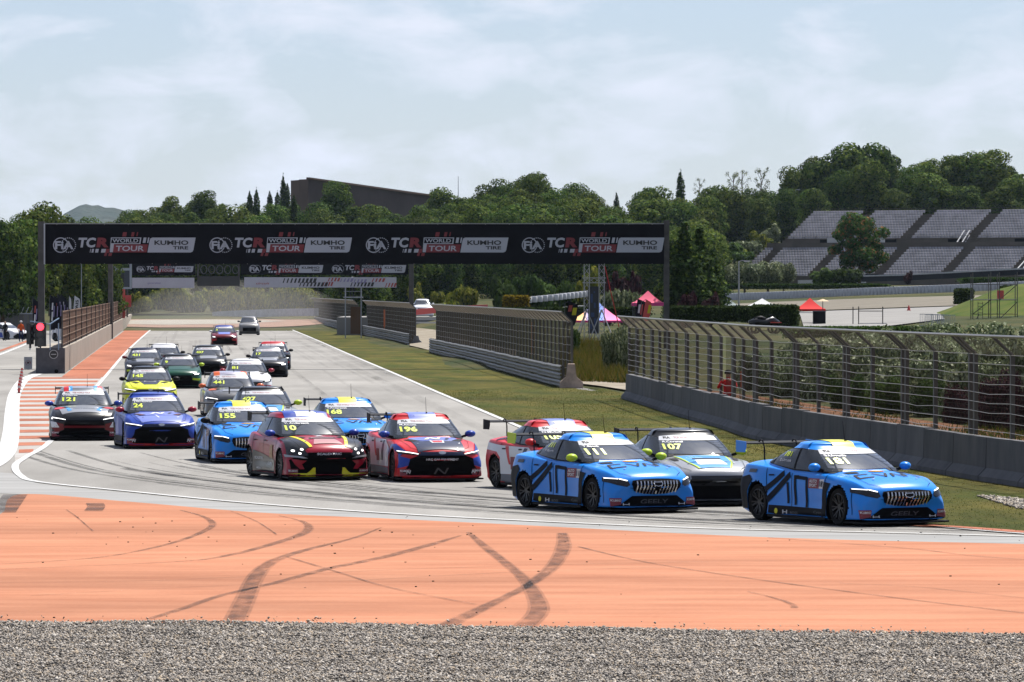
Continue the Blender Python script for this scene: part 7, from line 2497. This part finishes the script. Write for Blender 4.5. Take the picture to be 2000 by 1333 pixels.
# ------------------------------------------------------------------ feather flags
def feather(px, y0, y1, D, m, label, w=0.55, lean=0.0, patches=()):
    b = P(px, y1, D)
    h = P(px, y0, D).z - b.z
    t = thing('feather_flag', b, label, 'flag')
    MB().tube([(0, 0, 0), (0, 0, h * .9), (.08 + lean, 0, h)], .018, 5).build('pole', m_dgr, t)
    pts = []
    for k in range(9):
        f = k / 8
        pts.append((lean * f + .03 + w * (0.55 + .45 * math.sin(f * math.pi * .62 + .5)) * (1 if f < .86 else (1 - f) / .14 * .9 + .1), h * (.22 + .78 * f)))
    poly = [(.02, h * .22)] + pts + [(lean + .06, h)]
    mb = MB(); mb.prism(poly, Matrix.Rotation(R(90), 4, 'X'), .012); sl = mb.build('sail', m, t)
    for (f0, f1, a0, a1, mm) in patches:
        mb = MB()
        mb.quad((a0 * w + lean * f0, -.03, h * f0), (a1 * w + lean * f0, -.03, h * f0), (a1 * w + .04 + lean * f1, -.03, h * f1), (a0 * w + .04 + lean * f1, -.03, h * f1))
        mb.build('print', mm, sl)
    return t
m_fb = mat('flag_black', (0.010, 0.010, 0.016), 0.8)
m_pv = mat('flag_violet', (0.28, 0.24, 0.42), 0.7)
for i, (px, y0, y1, D) in enumerate(((63, 582, 668, 420), (72, 580, 664, 430), (97, 576, 664, 425), (104, 578, 660, 435), (111, 574, 662, 440), (118, 575, 658, 445), (123, 584, 652, 450))):
    feather(px, y0, y1, D, m_fb, ['black feather flag left of the gantry post', 'black feather flag half behind the gantry post', 'black feather flag just right of the gantry post with red print', 'second black feather flag right of the gantry post', 'third black feather flag right of the gantry post', 'fourth black feather flag right of the gantry post', 'last black feather flag before the white one'][i], .5, 0, ((.42, .62, .25, .45, m_wht), (.66, .82, .3, .5, [cm[1], m_pv, m_wht][i % 3]), (.5, .75, .55, .68, m_pv)))
feather(134, 578, 640, 430, m_twht, 'narrow white feather flag beside the pit wall fence', .18)
fl = feather(141, 578, 640, 425, m_twht, 'white feather flag with dark vertical lettering above the pit wall fence', .5, .12)
vs_, ts_, tw_, th_ = text_mesh('CAIS', bold=.02)
hh_ = P(0, 578, 425).z - P(0, 640, 425).z
mb = MB(); mb.add([(.38 - b_ / th_ * .22 + (.45 + a_ / tw_ * .42) * .12, -.03, hh_ * (.45 + a_ / tw_ * .42)) for a_, b_ in vs_], ts_); mb.build('lettering', m_blk, fl)
m_fy = mat('flag_yellow', (0.55, 0.5, 0.03), 0.7)
f2 = feather(1103, 588, 650, 312, m_fb, 'black flag with red and yellow words left of the printed tent', .65, .12, ((.66, .86, .15, .45, cm[1]), (.55, .78, .5, .85, m_fy)))
f3 = feather(1240, 584, 640, 345, m_fb, 'black flag with red, white and yellow print in front of the pink tent', .6, .1, ((.5, .8, .2, .4, m_wht), (.45, .8, .45, .65, m_rp)))
f4 = feather(1253, 585, 640, 344, m_rp, 'red flag with yellow print in front of the pink tent', .45, .2, ((.5, .8, .55, .9, m_fy),))

# ------------------------------------------------------------------ people
def skin_person(pose):
    J = {'pel': (0, 0, .93), 'ch': (0, 0.02, 1.28), 'nk': (0, .02, 1.47), 'hd': (0, .0, 1.60), 'ht': (0, .01, 1.72),
         'lh': (.10, 0, .90), 'lk': (.12, -.03, .50), 'la': (.12, .03, .09), 'lt': (.13, -.14, .04),
         'rh': (-.10, 0, .90), 'rk': (-.12, -.02, .50), 'ra': (-.13, .04, .09), 'rt': (-.14, -.13, .04),
         'ls': (.19, .02, 1.40), 'le': (.27, .04, 1.12), 'lw': (.27, -.08, .88), 'lf': (.26, -.12, .79),
         'rs': (-.19, .02, 1.40), 're': (-.27, .04, 1.12), 'rw': (-.27, -.08, .88), 'rf': (-.26, -.12, .79)}
    if pose == 'raised':      # hands lifted to a camera or radio
        J.update(le=(.30, -.12, 1.18), lw=(.12, -.26, 1.42), lf=(.05, -.28, 1.48), re=(-.30, -.12, 1.18), rw=(-.12, -.26, 1.42), rf=(-.05, -.28, 1.48))
    if pose == 'walk':
        J.update(lk=(.11, -.16, .52), la=(.11, -.08, .10), lt=(.11, -.25, .06), rk=(-.11, .06, .50), ra=(-.11, .24, .12), rt=(-.11, .12, .04), le=(.27, .14, 1.14), lw=(.27, .10, .9), lf=(.26, .06, .82))
    rad = {'pel': .145, 'ch': .155, 'nk': .06, 'hd': .095, 'ht': .07, 'lh': .095, 'lk': .065, 'la': .045, 'lt': .04, 'rh': .095, 'rk': .065, 'ra': .045, 'rt': .04,
           'ls': .07, 'le': .048, 'lw': .035, 'lf': .032, 'rs': .07, 're': .048, 'rw': .035, 'rf': .032}
    names = list(J)
    E = [('pel', 'ch'), ('ch', 'nk'), ('nk', 'hd'), ('hd', 'ht'), ('pel', 'lh'), ('lh', 'lk'), ('lk', 'la'), ('la', 'lt'), ('pel', 'rh'), ('rh', 'rk'), ('rk', 'ra'), ('ra', 'rt'),
         ('ch', 'ls'), ('ls', 'le'), ('le', 'lw'), ('lw', 'lf'), ('ch', 'rs'), ('rs', 're'), ('re', 'rw'), ('rw', 'rf')]
    me = bpy.data.meshes.new('figure')
    me.from_pydata([J[n] for n in names], [(names.index(a), names.index(b)) for a, b in E], [])
    o = bpy.data.objects.new('figure', me); COL.objects.link(o)
    o.modifiers.new('k', 'SKIN')
    for i, n in enumerate(names):
        sv = me.skin_vertices[0].data[i]
        sv.radius = (rad[n] * (1.12 if n in ('ch', 'pel') else 1), rad[n] * (.75 if n in ('ch', 'pel') else 1))
        sv.use_root = (n == 'pel')
    m = o.modifiers.new('s', 'SUBSURF'); m.levels = 1
    dg = bpy.context.evaluated_depsgraph_get()
    r = bpy.data.meshes.new_from_object(o.evaluated_get(dg))
    bpy.data.objects.remove(o)
    hands = [Vector(J['lf']), Vector(J['rf'])]
    for p in r.polygons:
        c = p.center
        if min((c - h).length for h in hands) < .10: p.material_index = 2
        elif c.z > 1.50: p.material_index = 2
        elif c.z > .95 or abs(c.x) > .215: p.material_index = 0
        elif c.z > .11: p.material_index = 1
        else: p.material_index = 3
    r.polygons.foreach_set('use_smooth', [True] * len(r.polygons))
    return r
FIG = {k: skin_person(k) for k in ('stand', 'raised', 'walk')}
m_skin = mat('skin', (0.42, 0.24, 0.16), 0.6)
m_shoe = mat('shoe', (0.03, 0.03, 0.03), 0.7)
capm = lathe([(.112, -.02), (.115, .02), (.10, .07), (.06, .105), (.0, .115)], 12)
cap_me = MB(); cap_me.add([(x, z, y) for x, y, z in capm.v], capm.f); cap_me.box((0, -.13, .0), (.16, .12, .015)); cap_me = cap_me.mesh('cap', True, 40)
CLOTH = {}
def cloth(name, c):
    return mat('cloth_' + name, c, 0.85)
def person(loc, pose, top, leg, cap, label, rz=0.0, h=1.76):
    t = thing('person', loc, label, 'person', None, rz)
    t.scale = (h / 1.76,) * 3
    link('body', FIG[pose], [top, leg, m_skin, m_shoe], t)
    if cap:
        link('hat', cap_me, cap, t, (0, .0, 1.645))
    return t
c_or, c_nv, c_wh, c_bk, c_rd, c_bl, c_gy = cloth('orange', (.65, .11, .02)), cloth('navy', (.02, .03, .09)), cloth('white', (.6, .6, .62)), cloth('black', (.015, .015, .017)), cloth('red', (.5, .03, .03)), cloth('denim', (.08, .14, .25)), cloth('grey', (.2, .2, .21))
person(G(41, 668), 'stand', c_or, c_nv, c_wh, 'person in orange overalls top and white cap standing in the pit lane', R(30))
person(G(430, 632.5), 'stand', c_or, c_or, None, 'person in orange at the far end of the straight', R(10))
for i, (px, py, pose, a, b, c, lab) in enumerate(((8, 654, 'stand', c_bk, c_bk, None, 'person in black at the left edge behind the pit lane car'), (15, 653, 'walk', c_wh, c_nv, c_wh, 'person in white shirt and white cap behind the pit lane car'),
        (27, 652, 'stand', c_bl, c_bk, None, 'person in blue shirt beyond the pit lane car'), (37, 651, 'stand', c_bk, c_nv, c_wh, 'person in black with white cap beyond the orange marshal'),
        (48, 650, 'raised', c_bk, c_bk, c_bk, 'person in black with raised hands right of the orange marshal'), (54, 652, 'stand', c_or, c_bk, c_wh, 'person in orange vest and white helmet close to the traffic light'), (61, 649, 'walk', c_gy, c_bk, None, 'person in grey between the traffic light and the crew'))):
    person(G(px, py), pose, a, b, c, lab, R(20 * i))
person(G(10, 666), 'stand', c_bk, c_bk, None, 'person in black overalls standing in front of the pit lane car', R(-40), 1.7)
# viewing platform with people at the left edge
PD = 575.0
zf = P(0, 570, PD).z
t = thing('viewing_platform', (xat(8, PD), PD, 0), 'raised steel platform on a post at the left edge', 'platform')
MB().box((-.3, 0, zf - .06), (3.1, 2.4, .12)).build('deck', m_fr, t)
for x in (.1, -1.6):
    MB().box((x, 0, (zf - .12) / 2), (.26, .26, zf - .12)).build('post', m_fr, t)
for zz in (.5, 1.0):
    mb = MB(); mb.bar((-1.8, -1.15, zf + zz), (1.22, -1.15, zf + zz), .05); mb.bar((1.22, -1.15, zf + zz), (1.22, 1.15, zf + zz), .05); mb.build('rail', m_fr, t)
for k in range(6):
    MB().box((-1.8 + k * .604, -1.15, zf + .5), (.04, .04, 1.0)).build('baluster', m_fr, t)
for i, (px, pose, a, b, lab) in enumerate(((14, 'raised', c_wh, c_bl, 'person in white shirt and denim shorts on the platform holding a camera'), (20, 'stand', c_rd, c_bl, 'person in red on the platform'), (30, 'raised', c_wh, c_gy, 'person in white leaning on the platform rail'), (35, 'stand', c_nv, c_gy, 'person in dark blue at the right end of the platform'))):
    person((xat(px, PD) * 1.0, PD - .3 - .25 * (i % 2), zf), pose, a, b, c_bk if i else None, lab, R(25 * i))
p = G(1409, 833); p += Vector((.22, .3, 0)); p.z = 0
person(p, 'raised', c_rd, c_bk, c_bk, 'person in red with black cap behind the nearest fence', R(-15))
p = G(1427, 838) + Vector((.3, .3, 0)) 
t = thing('signal_flag', (p.x, p.y, 0), 'orange-red stick flag beside the person behind the fence', 'flag')
MB().tube([(0, 0, 0), (0, 0, 1.75)], .015, 5).build('stick', m_dgr, t); MB().box((.04, 0, 1.5), (.10, .02, .5)).build('cloth', c_or, t)
# marshal post between the far fences
MD_ = 500.0
zf2 = P(0, 580, MD_).z
t = thing('marshal_post', (xat(690, MD_), MD_, 0), 'marshal post scaffold between the two far fences', 'marshal post')
for sx in (-.7, .7):
    for sy in (-.7, .7):
        MB().box((sx, sy, zf2 / 2 + .5), (.06, .06, zf2 + 1.0)).build('leg', m_fr, t)
MB().box((0, 0, zf2 - .05), (1.7, 1.7, .1)).build('deck', m_fr, t)
for zz in (.5, 1.0):
    MB().box((0, -.75, zf2 + zz - .03), (1.6, .04, .04)).build('rail', m_fr, t)
MB().box((.2, .3, 1.6), (.9, .6, 2.4)).build('hut', mat('hut_brown', (.13, .08, .05), .8), t)
person((xat(688, MD_), MD_, zf2), 'stand', c_bl, c_bk, c_wh, 'person in blue with white cap on the marshal post', 0)

# ------------------------------------------------------------------ pit exit: lights, sign, markers
w_top = 1.31
bl = Vector((G(77, 731).x, G(95, 731).y + .1, w_top))
m_tl = mat('traffic_black', (0.010, 0.012, 0.012), 0.5)
m_off = mat('lens_off', (0.035, 0.035, 0.035), 0.25)
m_red_on = mat('lens_red_lit', (0.8, 0.02, 0.03), 0.3, emit=(1.0, 0.03, 0.05), estr=2.2)
lk_ = F / bl.y
def light_head(px0, px1, y0, y1, label, lit, rz):
    a, b = P(px0, y1, bl.y), P(px1, y0, bl.y)
    w, h = b.x - a.x, b.z - a.z
    t = thing('traffic_light', ((a.x + b.x) / 2, bl.y, w_top), label, 'traffic light', None, rz)
    z0 = a.z - w_top
    MB().box((0, 0, z0 / 2), (.08, .08, z0)).build('post', m_tl, t)
    hs = MB().box((0, 0, z0 + h / 2), (w, .22, h)).build('housing', m_tl, t)
    for k in range(3):
        zc_ = z0 + h * (.83 - .31 * k)
        MB().tube([(0, -.115, zc_), (0, -.135, zc_)], w * .33, 18).build('lens', (m_red_on if lit and k == 0 else m_off), hs)
        mb = MB()
        for j in range(9):
            a0 = math.pi * j / 9; a1 = math.pi * (j + 1) / 9
            r_ = w * .41
            mb.quad((r_ * math.cos(a0), -.11, zc_ + r_ * math.sin(a0)), (r_ * math.cos(a1), -.11, zc_ + r_ * math.sin(a1)), (r_ * math.cos(a1), -.24, zc_ + r_ * math.sin(a1)), (r_ * math.cos(a0), -.24, zc_ + r_ * math.sin(a0)))
        mb.build('visor', m_tl, hs)
    return t
light_head(68, 90, 631, 677, 'black traffic light showing red at the pit exit', True, 0.0)
light_head(52, 66, 632, 673, 'black traffic light turned aside left of the lit red one', False, R(62))
t = thing('railing', (bl.x + .2, bl.y + .5, w_top), 'pale blue guard frame on the end of the pit wall', 'railing')
mb = MB(); x1_ = P(112, 0, bl.y).x - t.location.x; x0_ = P(56, 0, bl.y).x - t.location.x
zz = P(0, 628, bl.y).z - w_top
mb.bar((x0_, .3, zz), (x1_ * .4, -.2, zz - .15), .05); mb.bar((x1_ * .4, -.2, zz - .15), (x1_, .4, zz + .15), .05); mb.build('top_bar', mat('rail_blue', (.22, .32, .45), .5), t)
for xx in (x0_, x1_ * .4, x1_):
    MB().box((xx, .1, zz / 2 - .1), (.05, .05, zz)).build('upright', mat('rail_blue', (.22, .32, .45), .5), t)
sp = G(55, 722)
t = thing('prohibition_sign', (sp.x, sp.y, 0), 'square white sign with red crossed ring by the end of the pit wall', 'sign')
ks = F / sp.y
MB().box((0, 0, .34), (16 / ks, .03, 24 / ks)).build('panel', m_wr, t)
MB().box((0, .04, .2), (.06, .04, .4)).build('post', m_dgr, t)
mb = MB()
for j in range(20):
    a0, a1 = 2 * math.pi * j / 20, 2 * math.pi * (j + 1) / 20
    mb.bar((.13 * math.cos(a0), -.022, .36 + .13 * math.sin(a0)), (.13 * math.cos(a1), -.022, .36 + .13 * math.sin(a1)), .03, .012)
mb.bar((-.09, -.024, .27), (.09, -.024, .45), .03, .012)
mb.build('ring', mat('sign_red', (.42, .02, .03), .5), t)
MB().box((0, -.02, .36), (.12, .01, .10)).build('symbol', m_dgr, t)
for i in range(6):
    f = i / 5
    p = G(43 - 6 * f, 736 + 33 * f)
    t = thing('delineator_post', p, ORD[i] + ' red and white flexible post from the pit wall end at the pit exit', 'bollard', 'posts along the pit exit line')
    MB().tube([(0, 0, 0), (0, 0, .42)], .05, 8).build('stem', m_rp, t)
    MB().tube([(0, 0, .22), (0, 0, .32)], .053, 8).build('reflective_band', m_wr, t)
    MB().tube([(0, 0, 0), (0, 0, .03)], .12, 8).build('foot', m_blk, t)

# ------------------------------------------------------------------ cars off the track
c1 = add_car((31, 664), 38, 'sedan', 'white and blue race car standing in the pit lane at the left edge', m_whp, 1, None, 1.0, m_blk, roof=m_whp)
put(c1, 'door_panel', 'right', [[(-.9, .2), (.8, .2), (.6, .6), (-.8, .7)]], m_dblue, .006)
put(c1, 'front_mask', 'front', [[(-.80, .09), (-.84, .30), (-.52, .52), (.52, .52), (.84, .30), (.80, .09)]], m_blkm, .008)
put(c1, 'number_panel', 'right', [[(-.6, 1.1), (-.35, 1.1), (-.35, 1.2), (-.6, 1.2)]], m_num, .014)
c2 = add_car((50, 656), 30, 'sedan', 'dark race car behind the white one in the pit lane', m_navy, 1, None, 1.0, m_blk, roof=m_redp)
put(c2, 'front_mask', 'front', [[(-.80, .09), (-.84, .30), (-.52, .52), (.52, .52), (.84, .30), (.80, .09)]], m_blkm, .008)
for (px, py, D, m_, lab) in ((165, 642, 470, m_whp, 'white parked car showing its roof above the pit wall fence'), (197, 634, 520, m_silv, 'silver parked car showing its roof above the far part of the pit wall fence')):
    c = add_car((px, 569 + 46200 / D), 40, 'suv', lab, m_, 1, None, 1.0, m_blk, name='parked_car')
c = add_car((827, 569 + 46200 / 545), 3, 'suv', 'white parked car facing the camera beyond the fences', m_whp, 1, None, 1.0, m_whp, name='parked_car')
c[0].location.z = P(0, 619, 545).z
put(c, 'front_mask', 'front', [[(-.55, .45), (-.58, .78), (.58, .78), (.55, .45)]], m_blkm, .008)
# terrace under the parked white car
MB().box((c[0].location.x, 548, c[0].location.z - 1.0), (16, 24, 1.98)).build('parking_terrace', m_pasph)['kind'] = 'structure'

# quad bike behind the fence
p = Vector((xat(1492, 330), 330, terr(xat(1492, 330), 330)))
t = thing('quad_bike', p, 'dark quad bike with red panels behind the fence near the hedge', 'quad bike', None, R(12))
for x in (-.62, .62):
    for y in (-.4, .4):
        w_ = link('wheel', tyre_me, m_tyre, t, (x, y, .30)); w_.scale = (.92, .92, .92)
mb = MB(); mb.tube([(-.9, 0, .62), (-.5, 0, .72), (.1, 0, .66), (.5, 0, .80), (.9, 0, .62)], [.16, .22, .2, .24, .14], 10); mb.build('bodywork', m_char, t, smooth=True)
mb = MB(); mb.tube([(-.6, 0, .86), (-.2, 0, .92), (.1, 0, .86)], [.10, .15, .1], 8); mb.build('seat', m_blk, t, smooth=True)
for x in (-.62, .62):
    for y in (-.42, .42):
        MB().box((x, y, .66), (.62, .26, .05)).build('mudguard', m_rp if x > 0 else m_blk, t)
MB().bar((.42, -.4, 1.12), (.42, .4, 1.12), .04).build('handlebar', m_blk, t); MB().bar((.52, 0, .8), (.42, 0, 1.12), .05).build('steering_stem', m_blk, t)

# ------------------------------------------------------------------ lamp posts, cone, frames, scaffold
def lamp_post(px, y0, y1, D, label, r=.07, zground=None):
    b = P(px, y1, D); zt2 = P(px, y0, D).z
    if zground is not None: b.z = zground
    t = thing('lamp_post', b, label, 'lamp post')
    h = zt2 - b.z
    MB().tube([(0, 0, 0), (0, 0, h * .5), (0, 0, h)], [r, r * .8, r * .55], 8).build('pole', mat('lamp_grey', (.36, .38, .40), .5), t)
    MB().tube([(0, 0, h - .05), (.2, 0, h + .02), (.5, 0, h)], r * .5, 6).build('arm', mat('lamp_grey', (.36, .38, .40), .5), t)
    MB().box((.55, 0, h - .02), (.4, .2, .1)).build('lamp_head', m_wr, t)
    return t
lamp_post(1443, 510, 630, 378, 'white lamp post rising above the hedges at the right')
lamp_post(1554, 371, 424, 960, 'tall lamp post on the wooded slope behind the grandstand', .10)
lamp_post(10, 436, 640, 560, 'tall grey lamp post at the left edge', .10, 0.0)
lamp_post(159, 500, 620, 540, 'thin pole behind the white feather flag', .05, 0.0)
p = P(1775, 607, 420)
t = thing('traffic_cone', (p.x, 420, p.z), 'single red traffic cone on the infield road', 'cone')
MB().tube([(0, 0, .03), (0, 0, .40)], [.13, .03], 10).build('cone', m_rp, t); MB().box((0, 0, .015), (.32, .32, .03)).build('base', m_rp, t)
t = thing('gate_frame', (xat(1695, 352), 352, terr(xat(1695, 352), 352)), 'thin steel gate frame on the infield road', 'gate')
for px, yy in ((1666, 606), (1677, 605), (1724, 606)):
    x = xat(px, 352) - t.location.x
    MB().box((x, 0, .75), (.06, .06, P(0, yy, 352).z - t.location.z)).build('post', m_post, t)
MB().box((xat(1700, 352) - t.location.x, 0, P(0, 608, 352).z - t.location.z), (1.5, .05, .05)).build('bar', m_post, t)
MB().box((xat(1705, 352) - t.location.x, 0, P(0, 632, 352).z - t.location.z), (1.7, .05, .05)).build('bar', m_wr, t)
for i in range(5):
    a = P(1798 + i * 11, 640 + i * 0.5, 318)
    t = thing('crowd_barrier', a, ['leftmost grey crowd barrier panel beside the infield road', 'second grey crowd barrier panel beside the infield road', 'middle grey crowd barrier panel beside the infield road', 'fourth grey crowd barrier panel beside the infield road', 'rightmost grey crowd barrier panel beside the infield road'][i], 'barrier', None, R(-40))
    hh = .75
    for zz in (.1, hh):
        MB().box((.4, 0, zz), (.9, .03, .03)).build('rail', m_fr, t)
    for k in range(7):
        MB().box((-.03 + k * .14, 0, hh / 2), (.015, .015, hh)).build('bar', m_fr, t)
SDs = 372.0
t = thing('scaffold', (xat(1944, SDs), SDs, P(0, 640, SDs).z), 'bare scaffold tower with a red box at the right edge', 'scaffold')
o0 = t.location.copy()
def sb(a, b, name='tube', w=.06, dy=0.0, m=m_post):
    p, q = P(*a, SDs) - o0, P(*b, SDs) - o0
    mb = MB(); mb.tube([p + Vector((0, dy, 0)), q + Vector((0, dy, 0))], w / 2, 6); mb.build(name, m, t)
for dy in (0, 1.6):
    for x in (1900, 1935, 1952, 1987):
        sb((x, 532 + (4 if dy else 0)), (x, 640), 'upright', .06, dy)
    for y in (556, 586, 614):
        sb((1900, y), (1987, y), 'ledger', .05, dy)
sb((1900, 614), (1935, 586), 'brace'); sb((1952, 586), (1987, 556), 'brace'); sb((1935, 640), (1987, 590), 'brace'); sb((1900, 640), (1912, 614), 'brace')
p, q = P(1900, 587, SDs) - o0, P(1987, 585, SDs) - o0
MB().box(((p.x + q.x) / 2, .8, (p.z + q.z) / 2), (q.x - p.x, 1.6, .06)).build('deck', m_fr, t)
for x in (1910, 1919):
    sb((x, 590), (x, 628), 'ladder_rail', .04, -.1)
for k in range(6):
    sb((1910, 593 + k * 6), (1919, 593 + k * 6), 'rung', .03, -.1)
p = P(1955, 576, SDs) - o0
MB().box((p.x, .4, p.z), (.42, .3, .55)).build('red_box', m_rp, t)
# pit lane fence at the far left
t = thing('pit_fence', (xat(30, 500), 500, 0), 'grey panel fence with leaning posts behind the pit crew', 'fence')
for k in range(9):
    x = -1.6 + k * .42
    MB().box((x, 0, 1.1), (.40, .05, 2.2)).build('panel', m_conc, t)
    MB().bar((x, 0, 2.2), (x + .25, -.1, 2.75), .05).build('leaning_post', m_fr, t)
MB().box((.1, -.05, 2.2), (3.8, .06, .08)).build('rail', m_fr, t)

# ================================================================== HAZE: thin even air over the whole place
hb = MB()
hb.box((0, 4800, 65), (9800, 9660, 190))
m_hz = bpy.data.materials.new('haze_air')
m_hz.use_nodes = True
_t = m_hz.node_tree
_t.nodes.clear()
_o = _t.nodes.new('ShaderNodeOutputMaterial')
_v = _t.nodes.new('ShaderNodeVolumePrincipled')
_v.inputs['Color'].default_value = (0.62, 0.80, 1.0, 1)
_v.inputs['Density'].default_value = 0.000016
_v.inputs['Density Attribute'].default_value = ''
_v.inputs['Anisotropy'].default_value = 0.2
_t.links.new(_v.outputs[0], _o.inputs['Volume'])
try:
    m_hz.cycles.homogeneous_volume = True
except Exception:
    pass
hz = hb.build('haze', m_hz)
tag(hz, kind='stuff')
SC.cycles.volume_bounces = 0
SC.cycles.volume_step_rate = 10.0

# dust kicked up by the field, hanging over the far end of the straight
bm = bmesh.new()
bmesh.ops.create_icosphere(bm, subdivisions=4, radius=1.0)
me = bpy.data.meshes.new('dust')
bm.to_mesh(me); bm.free()
m_du = bpy.data.materials.new('dust_air')
m_du.use_nodes = True
_t = m_du.node_tree
_t.nodes.clear()
_o = _t.nodes.new('ShaderNodeOutputMaterial')
_v = _t.nodes.new('ShaderNodeVolumePrincipled')
_v.inputs['Color'].default_value = (0.88, 0.84, 0.78, 1)
_v.inputs['Density'].default_value = 0.0014
_v.inputs['Density Attribute'].default_value = ''
_t.links.new(_v.outputs[0], _o.inputs['Volume'])
try:
    m_du.cycles.homogeneous_volume = True
except Exception:
    pass
du = link('dust', me, m_du)
du.location = (xat(470, 660), 660, 1.0)
du.scale = (12.5, 95, 4.6)
tag(du, kind='stuff')
